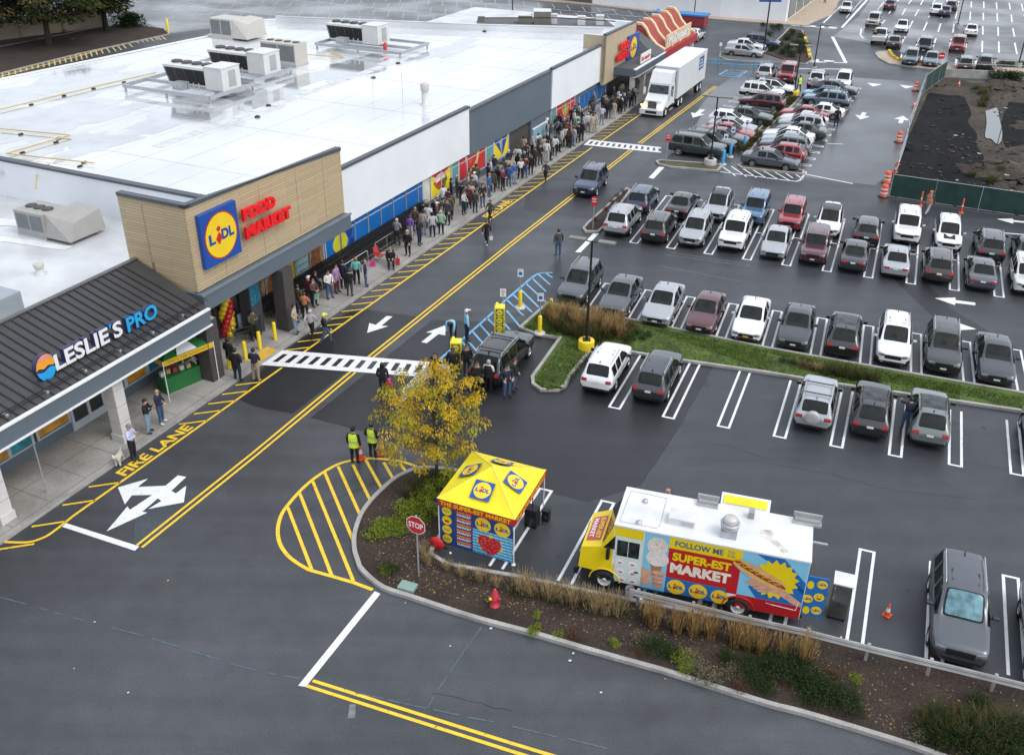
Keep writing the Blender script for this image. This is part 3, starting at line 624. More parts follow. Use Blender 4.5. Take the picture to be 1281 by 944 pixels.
q.face(BAN, mat('poster_banana', (.75, .50, .03), .4, var=.1)); q.face([UN(62.0, -32.385, 2.45), UN(62.25, -32.385, 2.45), UN(62.5, -32.385, 1.3), UN(62.4, -32.385, 1.2)], PK)
q.text('NEW', UN(62.6, -32.384, 1.75), U, UPV, .55, .22, mat('poster_pale_red', (.68, .2, .17), .4), 0, .02); q.build('window_graphic', w)
window(65.5, 66.75, wz0-.1, 2.45, TEALG, (), 2.12)
w = window(66.85, 69.6, wz0-.1, 2.42, POSTY, (68.3,), 2.12); q = MB(); POSTB = mat('poster_blue', (.02, .07, .26), .35, var=.1)
q.face([UN(66.95, -32.386, 2.35), UN(69.45, -32.386, 2.35), UN(68.55, -32.386, .9), UN(68.2, -32.386, 1.2)], POSTB)
q.face([UN(67.8, -32.383, 2.2), UN(68.25, -32.383, 2.2), UN(68.2, -32.383, 1.3)], mat('poster_grey', (.35, .36, .4), .4)); q.build('window_graphic', w)
window(78.3, 79.5, .75, 2.35, TEALG, (), None, -32.38); w = window(79.6, 84.0, .72, 2.3, POSTR, (81.6, 82.9), 1.95, -32.38); q = MB()
q.face([UN(80.6, -32.366, 2.2), UN(82.8, -32.366, 2.2), UN(81.9, -32.366, 1.75), UN(81.0, -32.366, 1.8)], BUN); q.face([UN(80.9, -32.364, 1.75), UN(82.6, -32.364, 1.75), UN(82.2, -32.364, 1.1), UN(81.7, -32.364, .9), UN(81.2, -32.364, 1.2)], mat('poster_green_gold', (.42, .42, .04), .4, var=.3, vscale=5)); q.build('window_graphic', w)
for i in range(6): window(85.2+1.2*i, 86.4+1.2*i, .62, 1.95, BLUEFILM, (), None, -32.38)
# shop entrance below the tower: warm lit windows, dark doors
WARM = mat('warm_interior', (.30, .20, .11), .3, var=.5, vscale=2.5)
for i, (a, b) in enumerate([(36.6, 38.2), (38.2, 39.7), (39.7, 40.9), (40.9, 42.3), (42.3, 43.7)]):
    w = window(a, b, .62, 2.9, WARM if i != 2 else mat('poster_ochre', (.42, .30, .03), .4, var=.1))
    q = MB()
    if i in (0, 1, 4):
        q.face([UN(a+.15+(b-a-.3)*x, -32.385, .8+1.5*z) for x, z in [(0, 0), (1, 0), (.8, .5), (1, 1), (.2, .9), (0, .4)]], mat('warm_shelves', (.20, .07, .025), .5, var=.6, vscale=5)); q.build('window_graphic', w)
    elif i == 3:
        for k in range(4): q.face([UN(a+.15, -32.385, .85+.4*k), UN(b-.15, -32.385, .85+.4*k), UN(b-.15, -32.385, 1.15+.4*k), UN(a+.15, -32.385, 1.15+.4*k)], mat('poster_pale_teal', (.22, .42, .46), .4))
        q.build('window_graphic', w)
window(31.3, 33.7, .1, 2.95, SHOPGLASS, (32.5,)); window(33.7, 36.5, .1, 2.95, SHOPGLASS, (35.1,))
q = MB(); q.unbox(35.25, 36.0, -30.99, -30.97, 1.9, 3.1, mat('poster_teal_blue', (.03, .16, .24), .4, var=.5, vscale=6)); q.build('pier_poster', bl)
m = MB(); m.unbox(35.2, 36.1, -31.7, -31.0, .14, 3.6, mat('dark_grey_pier', (.05, .055, .065), .6)); m.build('pier', bl)
# tower
tw = MB(); n0 = -30.4; zl, zr = 8.62, 8.25
def wallp(a, b, z0a, z1a, z1b, th, mt, mi, q):     # upright slab between two plan points, outer face mt, inner face mi
    d = (b-a).normalized(); s_ = Vector((-d.y, d.x, 0))*th
    P = [a+UPV*z0a, b+UPV*z0a, b+UPV*z1b, a+UPV*z1a]; Q = [p+s_ for p in P]
    q.face(P, mt); q.face(Q[::-1], mi); q.face([P[3], P[2], Q[2], Q[3]], mi); q.face([P[0], Q[0], Q[1], P[1]], mt); q.face([P[0], P[3], Q[3], Q[0]], mt); q.face([P[1], Q[1], Q[2], P[2]], mt)
a, b, c_, d_ = UN(31.1, n0), UN(43.35, n0), UN(31.1, -34.4), UN(43.35, -34.4)
wallp(a, b, 4.52, zl, zr, .3, WOOD, WALLW, tw); wallp(c_, a-N*.3, 4.0, zl, zl, .3, WOOD, WALLW, tw)
to = tw.build('tower_cladding', bl)
q = MB(); wallp(a+N*.05-U*.05, b+N*.05+U*.03, zl+.002, zl+.17, zr+.17, .34, COPING, COPING, q); 
q.v = [v + UPV*((zr-zl)*((v.dot(U)-31.1)/12.25) if v.z < zl+.01 else 0) for v in q.v]
wallp(c_-U*.05, a-U*.05+N*.05, zl+.003, zl+.17, zl+.17, .34, COPING, COPING, q); q.build('coping', to)
q = MB(); JN = mat('cladding_joint', (.20, .155, .09), .7)
for u in (33.2, 36.2, 39.2, 41.6): q.unbox(u-.012, u+.012, n0, n0+.004, 4.6, 8.2, JN)
q.unbox(31.096, 31.1, -33.0, -32.97, 4.6, 8.4, JN); q.build('panel_joint', to)
m = MB(); m.unbox(31.0, 43.4, n0-.3, n0+.35, 3.62, 4.46, SLATE); m.unbox(30.95, 43.45, n0+.30, n0+.40, 4.4, 4.5, mat('slate_edge', (.16, .20, .24), .4)); m.unbox(31.0, 31.3, -33, n0-.3, 3.62, 4.46, SLATE)
m.unbox(31.3, 43.35, -32.4, n0-.3, 3.66, 3.75, mat('soffit', (.12, .12, .12), .8)); m.build('canopy_fascia', bl)
for u in (36.9, 30.9):
    m = MB(); m.unbox(u-.40, u+.40, -30.5, -29.75, .14, 3.62 if u > 35 else 3.3, DKBRICK); m.build('brick_column', bl)
# second tower at the far end
nt = -31.75; u0, za = FAC(758, 45, nt); u1, zb = FAC(797, 28, nt); _, zc = FAC(761, 97, nt); _, zd = FAC(798, 78, nt)
TANP = mat('tan_panel', (.44, .37, .25), .6, var=.06)
q = MB(); a, b, c_, d_ = UN(u0, nt), UN(u1, nt), UN(u0, -34), UN(u1, -34)
wallp(a, b, zd-.3, za, zb, .3, TANP, WALLW, q); wallp(b, d_, zd, zb, zb, .3, TANP, WALLW, q); wallp(c_, a, zd, za, za, .3, TANP, WALLW, q); o = q.build('tower_cladding', bl)
q = MB(); wallp(a+N*.06, b+N*.06, za-.03, za+.14, zb+.14, .34, COPING, COPING, q); q.build('coping', o)

# ---- logo on signs
def logo(mb, o, xd, yd, s_, square=True, step=.006, ring=True, bold=.05, k0=0):
    # blue square, red ringed yellow disc and the name with its dotted diamond i
    o = Vector(o); xd = Vector(xd).normalized(); yd = Vector(yd).normalized(); nd = xd.cross(yd)
    def P(x, y, k): return o + xd*(x*s_) + yd*(y*s_) + nd*(step*(k+k0))
    if square: mb.face([P(-.5, -.5, 0), P(.5, -.5, 0), P(.5, .5, 0), P(-.5, .5, 0)], LBLUE)
    def disc(x, y, r, mt, k, n=28): mb.face([P(x+r*math.cos(2*math.pi*i/n), y+r*math.sin(2*math.pi*i/n), k) for i in range(n)], mt)
    if ring: disc(0, 0, .455, RED, 1)
    disc(0, 0, .43, YEL, 2)
    mb.text('L', P(-.345, -.115, 3), xd, yd, .175*s_, .21*s_, LBLUE, 0, bold); mb.text('DL', P(.005, -.10, 3), xd, yd, .35*s_, .21*s_, LBLUE, 0, bold)
    mb.face([P(-.075, -.16, 4), P(.025, -.03, 4), P(-.06, .085, 4), P(-.16, -.04, 4)], RED); disc(-.06, .145, .05, RED, 4, 12)
def wsign(name, label, loc): return thing(name, label, 'sign', loc)
sg = wsign('wall_sign', 'large square blue sign with round yellow emblem on the tan corner tower', UN(32.9, -30.4, 6.9))
q = MB(); q.unbox(31.62, 34.18, -30.395, -30.16, 5.5, 8.1, LBLUE); q.build('board', sg)
q = MB(); logo(q, UN(32.9, -30.157, 6.8), U, UPV, 2.5, False); q.build('emblem', sg)
sg2 = wsign('wall_sign', 'raised red FOOD MARKET letters on the tan corner tower', UN(36, -30.4, 6.5))
LRED = mat('sign_letter_red', (.80, .014, .02), .35, var=.03)
q = MB(); q.text('FOOD', UN(34.45, -30.17, 6.93), U, UPV, 2.5, .62, LRED, .16, .055); q.build('lettering', sg2)
q = MB(); q.text('MARKET', UN(34.5, -30.17, 6.0), U, UPV, 3.6, .62, LRED, .16, .055); q.build('lettering', sg2)
ns = nt+.03
def fp(px, py): u_, z_ = FAC(px, py, ns); return UN(u_, ns, z_)
sg = wsign('wall_sign', 'smaller blue and yellow emblem sign on the far tan tower', fp(790, 58))
q = MB(); ua, zA = FAC(785, 44, ns); ub, zB = FAC(796, 72, ns); q.unbox(ua, ub, nt+.005, nt+.2, zB+.1, zA-.2, LBLUE); q.build('board', sg)
q = MB(); logo(q, UN((ua+ub)/2, nt+.203, (zA+zB)/2-.05), U, UPV, 2.35, False); q.build('emblem', sg)
sg = wsign('wall_sign', 'red FOOD MARKET letters on the far tan tower', fp(777, 65)); q = MB()
ua, za_ = FAC(773, 63, ns); q.text('FOOD', UN(ua, nt+.2, za_-.1), U, UPV, 2.6, .75, LRED, .15, .055); q.build('lettering', sg); q = MB()
ua, za_ = FAC(769, 78, ns); q.text('MARKET', UN(ua, nt+.2, za_), U, UPV, 3.4, .75, LRED, .15, .055); q.build('lettering', sg)

# ---- shop with the metal mansard in the foreground
ls = thing('pool_supply_shop', 'low shop with dark ribbed metal roof and slate fascia at the left edge', 'building', UN(22, -36, 0))
METAL = mat('charcoal_metal_roof', (.052, .052, .054), .45, .15, var=.10, vscale=.8, rvar=.1)
RIB = mat('roof_rib', (.026, .026, .028), .5)
m = MB(); e0, e1, r0, r1 = UN(4, -29.5, 4.16), UN(30.62, -29.5, 4.16), UN(4, -33.9, 5.55), UN(31.08, -33.9, 5.55)
m.face([e0, e1, r1, r0], METAL); m.face([r0, r1, UN(31.08, -34.0, 5.5), UN(4, -34.0, 5.5)], RIB)
m.face([UN(4, -34.0, 5.5), UN(31.08, -34.0, 5.5), UN(31.08, -34.0, 3.7), UN(4, -34.0, 3.7)], ROOFG)
ro = m.build('mansard_roof', ls)
m = MB()
for i in range(64):
    u = 4.1 + i*.42
    if u > 30.4: break
    p, q_ = UN(u, -29.5, 4.19), UN(u, -33.9, 5.58); d = (q_-p).normalized(); m.box((p+q_)/2, ((q_-p).length, .07, .06), RIB, (d, U, d.cross(U)))
m.build('standing_seam', ro)
m = MB(); m.unbox(4, 31.08, -34.08, -33.84, 5.56, 5.62, mat('ridge_cap', (.12, .12, .12), .5, .3)); m.build('ridge_cap', ro)
m = MB()
for i in range(9):                            # snow guard along the eave and small clamps
    u = 14.0 + i*1.9
    m.unbox(u, u+.12, -29.9, -29.7, 4.2, 4.32, STEEL)
for k in (0, 1): m.tube(UN(12, -29.8-.12*k, 4.33+.04*k), UN(31, -29.8-.12*k, 4.33+.04*k), .02, BLACK)
for i in range(10): m.ball(UN(15+1.55*i+rnd.uniform(-.5, .5), -30.2-rnd.random()*2.2, 4.45+.0*i+.32*0), .06, BLACK)
m.build('snow_guard', ro)
m = MB(); m.unbox(4, 30.58, -29.6, -29.4, 3.34, 4.06, SLATE); fo = m.build('fascia', ls)
m = MB(); m.unbox(4, 30.62, -29.58, -29.35, 4.06, 4.14, WHITE); m.unbox(4, 30.62, -29.58, -29.35, 3.26, 3.34, WHITE); m.build('white_trim', fo)
m = MB(); m.unbox(4, 31.0, -32.4, -29.6, 3.40, 3.48, mat('pale_soffit', (.35, .35, .34), .8)); m.build('soffit', ls)
for u in (24.9, 18.6, 12.3):
    m = MB(); WCOL = mat('white_column', (.58, .57, .55), .7, var=.08); m.unbox(u-.28, u+.28, -30.3, -29.7, .5, 3.4, WCOL); m.unbox(u-.33, u+.33, -30.35, -29.65, .14, .5, WCOL)
    for z in (1.1, 1.9, 2.7): m.unbox(u-.283, u+.283, -30.303, -29.697, z, z+.012, JOINT)
    m.build('white_column', ls)
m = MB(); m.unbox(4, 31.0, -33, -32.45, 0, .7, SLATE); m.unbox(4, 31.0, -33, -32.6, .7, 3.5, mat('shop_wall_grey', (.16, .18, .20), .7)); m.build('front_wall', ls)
FILMT = mat('turquoise_poster', (.02, .22, .27), .3, var=.4, vscale=2.5); FILMO = mat('amber_poster', (.50, .25, .03), .3, var=.35, vscale=2.2)
for a, b, f in [(14.5, 16.6, FILMT), (16.7, 18.7, FILMO), (18.9, 21.15, FILMO), (21.2, 22.35, FILMT), (22.6, 24.3, FILMO), (26.4, 27.6, FILMT), (27.7, 29.0, FILMO), (29.1, 30.4, FILMT)]:
    window(a, b, .78, 2.7, f, (), None, -32.42, ls)
dr = MB(); dr.unbox(24.5, 26.25, -32.5, -32.42, .15, 2.7, SHOPGLASS); do = dr.build('door', ls); dr = MB()
for u in (24.45, 25.38, 26.25): dr.unbox(u-.07, u+.07, -32.5, -32.36, .14, 2.75, MULLION)
dr.unbox(24.5, 26.3, -32.5, -32.37, .142, .50, MULLION); dr.face([UN(24.8, -32.413, 1.6), UN(25.05, -32.413, 1.6), UN(25.05, -32.413, 1.85), UN(24.8, -32.413, 1.85)], WHITE); dr.build('frame', do)
m = MB(); m.face([UN(4, -34.0, 3.82), UN(38, -34.0, 3.82), UN(38, -71, 3.82), UN(4, -71, 3.82)], ROOFG); m.build('roof', ls)
PAT = mat('white_roof_patch', (.70, .71, .71), .3, var=.08)
m = MB(); kz = 0
for pts in [[(0, 238), (60, 245), (30, 262), (0, 268)], [(60, 245), (330, 285), (370, 290), (320, 308), (250, 300), (20, 265)], [(0, 150), (120, 160), (118, 192), (0, 185)]]:
    P = [G(x/4, 236+y/4, 3.82) for x, y in pts]; kz += .004; m.face([(p.x, p.y, 3.828+kz) for p in P], PAT)
m.build('roof_patch', ls)
sg = wsign('roof_sign', 'white LESLIE\'S and blue PRO letters with a round sunset emblem on the dark metal roof', UN(25, -30.8, 4.3))
nl = -30.3; SKYB = mat('sign_sky_blue', (.02, .36, .72), .35, var=.03); SIDEP = mat('sign_letter_side', (.035, .035, .10), .5)
def lett(body, u, z, w, h, mt, bold=.03):
    q = MB(); q.text(body, UN(u, nl-.24, z), U, UPV, w, h, SIDEP, .20, bold); q.text(body, UN(u, nl, z), U, UPV, w, h, mt, .006, bold); q.build('lettering', sg)
lett('LESLIE', 22.70, 4.55, 2.83, .72, WHITE); lett("'", 25.62, 5.09, .10, .22, SKYB, .0); lett('S', 25.78, 4.55, .50, .72, WHITE); lett('PRO', 26.55, 4.50, 1.80, .70, SKYB)
q = MB(); ce = UN(22.28, nl, 4.93)
def dsk(r, mt, off, half=None):
    pts = []
    for i in range(40):
        an = 2*math.pi*i/40; x, z = .46*r*math.cos(an), r*.56*math.sin(an)
        pts.append((x, z))
    if half == 'top': pts = [(x, max(z, .02+.04*math.sin(x*14))) for x, z in pts]
    if half == 'bot': pts = [(x, min(z, -.10+.05*math.sin(x*9))) for x, z in pts]
    return [ce + U*x + UPV*z + N*off for x, z in pts]
q.prism(dsk(1, SIDEP, -.24), N*.20, SIDEP); q.build('emblem_back', sg)
q = MB(); SUNSET = mat('sunset_orange', (.80, .36, .03), .4, var=.1); q.face(dsk(1, SUNSET, 0, 'top'), SUNSET); q.face(dsk(.99, SKYB, .001, 'bot'), SKYB)
q.face([ce+U*x+UPV*z+N*.006 for x, z in [(-.34, .36), (-.2, .48), (0, .54), (.2, .48), (.34, .36), (.3, .3), (0, .36), (-.25, .3)]], mat('sunset_pink', (.75, .25, .25), .4)); q.build('emblem', sg)

# ---- grey shop and the red ribbed restaurant farther along
gs = thing('grey_roofed_shop', 'small shop with grey shingle canopy roof between far tower and red roof', 'building', UN(98, -31, 0))
e = [UN(99.2, -29.5, 3.3), UN(102.6, -29.5, 3.3), UN(102.3, -32.5, 5.25), UN(100.6, -32.5, 5.25)]
GSH = mat('grey_shingles', (.075, .085, .09), .7, var=.2, vscale=3); m = MB(); m.face(e, GSH); m.face([UN(92.8, -29.5, 3.3), e[0], e[3], UN(99.0, -31.75, 3.32), UN(92.8, -31.75, 3.3)], GSH); m.build('canopy_roof', gs)
m = MB(); m.unbox(92.7, 102.6, -29.7, -29.42, 2.62, 3.26, SLATE); m.unbox(92.7, 92.95, -32, -29.7, 2.62, 3.26, SLATE); fo = m.build('fascia', gs)
m = MB(); m.unbox(92.65, 102.6, -29.7, -29.39, 3.262, 3.34, WHITE); m.unbox(92.65, 102.6, -29.7, -29.39, 2.55, 2.618, WHITE); m.build('white_trim', fo)
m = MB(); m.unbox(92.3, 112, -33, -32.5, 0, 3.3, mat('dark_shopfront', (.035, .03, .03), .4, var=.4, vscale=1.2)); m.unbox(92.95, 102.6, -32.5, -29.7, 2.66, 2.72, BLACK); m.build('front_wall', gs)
for u in (93.2, 96.6, 101.0): m = MB(); m.unbox(u-.25, u+.25, -30.1, -29.7, .14, 2.64, WCOL); m.build('white_column', gs)
m = MB(); m.unbox(102.7, 118, -60, -34, 0, 3.5, ROOFG); m.unbox(96.2, 102.5, -60, -33.2, 0, 4.0, ROOFG); m.build('rear_wing', gs)
sg = wsign('roof_sign', 'small white sign board with red lettering on grey canopy roof', UN(97.0, -30, 3.9))
sx = [G(798.5, 80, 3.5), G(812, 73, 3.5)]; q = MB(); uu = un(sx[0])[0]; q.unbox(95.4, 98.6, -29.95, -29.85, 3.34, 4.25, WHITE); q.build('board', sg)
q = MB()
for k, (w_, h_) in enumerate([(.42, .42), (.3, .3), (.36, .34), (.5, .3), (.34, .4), (.3, .28)]): q.box(UN(95.75+.5*k, -29.84, 3.55+h_/2), (w_, .01, h_), RED, (U, N, UPV))
q.build('red_marking', sg)
mc = thing('burger_restaurant', 'restaurant with red mansard roof carrying curved cream ribs beside the white truck', 'building', UN(108, -31, 0))
MRED = mat('mansard_red', (.30, .045, .035), .6, var=.15, vscale=3); CREAM = mat('cream_rib', (.68, .50, .30), .6, var=.08)
prof = [(-29.7, 3.35), (-30.6, 3.75), (-31.4, 4.5), (-31.9, 5.3), (-32.4, 5.75), (-33.2, 5.8)]
m = MB()
for (a, b), (c, d) in zip(prof, prof[1:]): m.face([UN(102.7, a, b), UN(115.2, a, b), UN(115.2, c, d), UN(102.7, c, d)], MRED)
m.face([UN(102.7, a, b) for a, b in prof] + [UN(102.7, -33.2, 3.3)], MRED); ro = m.build('mansard_roof', mc)
for i in range(5):
    m = MB(); u = 102.75 + 2.95*i
    for (a, b), (c, d) in zip(prof, prof[1:]): m.hull([UN(x, y, z) for z_ in (0, .22) for x, y, z in ((u, a, b+z_), (u+.55, a, b+z_), (u+.55, c, d+z_), (u, c, d+z_))], CREAM)
    m.build('roof_rib', ro)
m = MB(); m.unbox(102.7, 115.3, -29.75, -29.45, 2.5, 3.32, mat('fascia_red', (.36, .02, .03), .4)); m.build('fascia', mc)
m = MB(); m.unbox(102.7, 115.2, -33.2, -32.3, 0, 3.3, mat('restaurant_wall', (.45, .42, .38), .7)); m.unbox(114.4, 114.7, -30, -29.7, 0, 2.5, WHITE); m.build('wall', mc)
sg = wsign('roof_sign', 'cream sign panel with white lettering at the front of the red ribbed roof', UN(108, -29.7, 3.7))
q = MB(); q.unbox(103.8, 113.3, -29.95, -29.8, 3.4, 4.75, CREAM); q.build('board', sg); q = MB(); q.text("McDonald's", UN(104.5, -29.78, 3.65), U, UPV, 8.0, .95, mat('pale_letter', (.72, .76, .78), .4), .03, .04); q.build('lettering', sg)

# ---- large white store far behind
fs = thing('white_store', 'big plain white store across the lane at the top of the view', 'building', G(860, 15))
q = MB(); a, b, c_, d_ = G(741, 5.5), G(900, 22.5), G(982, 28.5), G(1012, 6)
def upr(a, b, z0, z1, mt): q.face([a+UPV*z0, b+UPV*z0, b+UPV*z1, a+UPV*z1], mt)
for s_, e_ in ((a, b), (b, c_)): upr(s_, e_, 0, 9, WALLW)
dd = (d_-c_).normalized(); upr(c_, c_+dd*60, 0, 9, WALLW); q.face([a+UPV*9, b+UPV*9, c_+UPV*9, c_+dd*60+UPV*9, a+dd*60+UPV*9], ROOFG); q.build('wall', fs)
cd = (c_-b).normalized()
for k in range(5):
    q = MB(); s0 = c_+dd*(1.5+6.2*k); nn = Vector((dd.y, -dd.x, 0)); upr(s0+nn*.06, s0+dd*5.4+nn*.06, .3, 3.4, mat('far_glass', (.06, .13, .16), .1, var=.3)); q.build('window', fs)
q = MB(); s0 = c_-cd*9.5; nn2 = Vector((cd.y, -cd.x, 0)); upr(s0+nn2*.05, c_+nn2*.05, 3.6, 6.5, mat('store_blue', (.03, .06, .25), .5)); q.build('blue_band', fs)
q = MB(); s0 = a-(b-a).normalized()*.1; s1 = a-(b-a).normalized()*9; upr(s1, s0, 0, 6, mat('dark_back_door', (.10, .09, .085), .7)); q.build('side_bay', fs)
# ------------------------------------------------------------------ cars
CARBLK = mat('car_black_trim', (.012, .012, .013), .45, var=.05)
LAMPC = mat('clear_lamp', (.20, .22, .24), .08, .5, var=.1, vscale=20)
LAMPR = mat('red_lamp', (.30, .008, .01), .15, var=.1)
RIMM = mat('alloy_rim', (.42, .43, .44), .3, .6, var=.1)
PLATE = mat('plate_white', (.62, .62, .58), .4, var=.05); PLATEY = mat('plate_amber', (.60, .34, .03), .4, var=.05)
def paint(name, c, met=.0, r=.22): return mat('car_paint_'+name, c, r, met, var=.02, coat=1.0, spec=.6)
PAINT = {'white': paint('white', (.74, .75, .76)), 'silver': paint('silver', (.42, .44, .46), .45, .3), 'grey': paint('grey', (.075, .084, .098), .3, .25), 'dark grey': paint('dark_grey', (.030, .035, .043), .25, .24),
 'black': paint('black', (.012, .013, .015)), 'navy': paint('navy', (.012, .028, .085), .2), 'blue': paint('blue', (.07, .16, .29), .3), 'red': paint('red', (.30, .018, .028), .2), 'maroon': paint('maroon', (.085, .014, .022), .2),
 'sage green': paint('sage', (.15, .175, .165), .2), 'dark green': paint('dark_green', (.035, .05, .048), .3), 'light blue': paint('light_blue', (.06, .28, .42), .2), 'slate blue': paint('slate', (.13, .17, .22), .35), 'beige': paint('beige', (.45, .43, .38), .2), 'off white': paint('off_white', (.60, .60, .59)), 'brown': paint('brown', (.028, .020, .018), .2)}
def car_mesh(sp):
    """lofted shell -> subdivided -> wheel wells cut -> split into named parts"""
    L, W, Ht, zu, zb, zh0, zh1 = [sp[k] for k in ('L', 'W', 'H', 'zu', 'zb', 'zh0', 'zh1')]
    w = W/2; f = L/2
    cowl, wt, rt, rb = sp['cowl'], sp['wt'], sp['rt'], sp['rb']; wr = w*sp.get('wr', .74); zr = Ht
    st = []
    zm = zu + (zb-zu)*.52
    def hood(x, ww, zt, zlow=None, cr_=.025):
        zl = zlow if zlow is not None else zu
        return (x, [(0, zl), (.78*ww, zl), (.95*ww, zl+.10), (ww, min(zm, zt-.2)), (.985*ww, zt-.11), (.92*ww, zt-.03), (.82*ww, zt), (.70*ww, zt+.3*cr_), (.38*ww, zt+.8*cr_), (0, zt+cr_)])
    def cab(x, ww, ztop, wr_, belt=zb):
        return (x, [(0, zu), (.78*ww, zu), (.96*ww, zu+.10), (ww, zm), (.985*ww, belt-.06), (.93*ww, belt+.01), (wr_, ztop-.075), (wr_-.085, ztop-.012), (.5*wr_, ztop+.008), (0, ztop+.015)])
    nose = sp.get('nose', .10)
    st.append(('h',) + hood(f, w*.78, zh0-.11, zu+.07)); st.append(('h',) + hood(f-.06, w*.88, zh0-.03, zu+.01)); st.append(('h',) + hood(f-.22, w*.95, zh0+.03))
    st.append(('h',) + hood((f-.22+cowl)/2, w*.99, (zh0*.35+zh1*.65)))
    st.append(('c',) + hood(cowl, w, zh1))
    st.append(('w',) + cab(wt, w, zr-.03, wr))
    bp = sp['bp']
    st.append(('s',) + cab(bp+.05, w, zr, wr*1.01)); st.append(('p',) + cab(bp-.05, w, zr, wr*1.01))
    if sp['kind'] in ('suv', 'van', 'hatch'):
        cpil = sp['cpil']; st.append(('s',) + cab(cpil+.05, w, zr, wr)); st.append(('p',) + cab(cpil-.05, w, zr-.01, wr))
        st.append(('s2',) + cab(rt, w*.985, zr-.03, wr*.96))
        st.append(('r',) + hood(rb, w*.96, zb+.06))
        st.append(('t',) + hood(-f+.04, w*.93, zb-.10, zu+.05)); st.append(('t',) + hood(-f, w*.84, zb-.24, zu+.12))
    elif sp['kind'] == 'sedan':
        st.append(('s',) + cab(rt, w*.99, zr-.03, wr*.97)); st.append(('r',) + hood(rb, w*.98, zb+.05))
        st.append(('t',) + hood((rb-f)/2-.05, w*.96, zb+.04)); st.append(('t',) + hood(-f+.06, w*.90, zb-.03, zu+.05)); st.append(('t',) + hood(-f, w*.80, zb-.14, zu+.12))
    elif sp['kind'] == 'pickup':
        st.append(('s',) + cab(rt, w*.99, zr-.03, wr*.97)); st.append(('r',) + hood(rb, w*.98, zb+.02))
        st.append(('t',) + hood((rb-f)/2, w*.98, zb+.02, None, -.0)); st.append(('t',) + hood(-f+.05, w*.96, zb+.01, zu+.05)); st.append(('t',) + hood(-f, w*.92, zb-.06, zu+.12))
    vs = []; fs = []; mi = []
    ns = 10; full = 2*ns-2
    for _, x, pts in st:
        ring = [(x, y, z) for y, z in pts] + [(x, -y, z) for y, z in pts[-2:0:-1]]
        vs += ring
    typ = [s_[0] for s_ in st]; clad = sp.get('clad', False)
    for k in range(len(st)-1):
        for i in range(full):
            j = (i+1) % full; fs.append((k*full+i, k*full+j, (k+1)*full+j, (k+1)*full+i))
            strip = i if i < ns-1 else full-1-i
            a, b = typ[k], typ[k+1]; m = 0
            if (a, b) == ('c', 'w'): m = 1 if strip >= 7 else (2 if strip == 5 else 0)
            elif b in ('s',) and a in ('w', 'p') and strip == 5: m = 2
            elif b == 's2' and strip == 5: m = 2
            elif b == 'r' and strip >= 7: m = 3
            elif b == 'r' and strip == 5 and sp['kind'] == 'sedan': m = 0
            elif strip in (0, 1) or (clad and strip == 2 ): m = 4
            if sp.get('panoroof') and strip >= 7 and a in ('w', 's', 'p') and b in ('s', 'p'): m = 5
            mi.append(m)
    fs.append(tuple(range(full))[::-1]); mi.append(4 if sp.get('darknose') else 0)
    fs.append(tuple(range((len(st)-1)*full, len(st)*full))); mi.append(0)
    me = bpy.data.meshes.new('shell'); me.from_pydata(vs, [], fs)
    slots = [PAINT['white'], GLASS, GLASS, GLASS, CARBLK, GLASS]
    for s_ in slots[:1] + [WHITE, RED, YEL, BLACK, STEEL]: me.materials.append(s_)
    me.polygons.foreach_set('material_index', mi)
    o = bpy.data.objects.new('shell', me); COL.objects.link(o)
    # crease the glass outlines so windows stay crisp
    bmx = bmesh.new(); bmx.from_mesh(me); cl = bmx.edges.layers.float.new('crease_edge') if bmx.edges.layers.float.get('crease_edge') is None else bmx.edges.layers.float['crease_edge']
    for e in bmx.edges:
        ms = {fc.material_index for fc in e.link_faces}
        if len(ms) > 1: e[cl] = .92
        if any(len(fc.verts) > 4 for fc in e.link_faces): e[cl] = .55
    vl_ = bmx.verts.layers.float.new('crease_vert')
    for v in bmx.verts:
        ms = {fc.material_index for fc in v.link_faces}
        if 2 in ms and len(ms) > 1: v[vl_] = .75
        elif (1 in ms or 3 in ms) and len(ms) > 1: v[vl_] = .3
    bmesh.ops.recalc_face_normals(bmx, faces=bmx.faces); bmx.to_mesh(me); bmx.free()
    sb = o.modifiers.new('s', 'SUBSURF'); sb.levels = 2; sb.render_levels = 2
    R_ = sp['R']; wx = sp['wheels']
    cut = MB(); 
    for x in wx:
        for s_ in (-1, 1): cut.tube((x, s_*(w-.30), R_), (x, s_*(w+.3), R_), R_*1.13, BLACK, 24)
    co = cut.build('cutter')
    bo = o.modifiers.new('b', 'BOOLEAN'); bo.operation = 'DIFFERENCE'; bo.object = co; bo.solver = 'EXACT'; bo.material_mode = 'TRANSFER'
    dg = bpy.context.evaluated_depsgraph_get(); dg.update()
    ev = bpy.data.meshes.new_from_object(o.evaluated_get(dg))
    bpy.data.objects.remove(o); bpy.data.objects.remove(co)
    names = [m.name if m else '' for m in ev.materials]
    bvh_src = [(v.co.copy()) for v in ev.vertices]; polys = [tuple(p.vertices) for p in ev.polygons]
    bvh = BVHTree.FromPolygons(bvh_src, polys)
    key = {'car_paint_white': 'body', 'white_paint': 'windshield', 'signal_red': 'side_window', 'bright_yellow': 'rear_window', 'black_plastic': 'trim', 'galvanised_steel': 'glass_roof'}
    groups = {}
    for p in ev.polygons: groups.setdefault(key.get(names[p.material_index], 'trim'), []).append(p.index)
    parts = {}
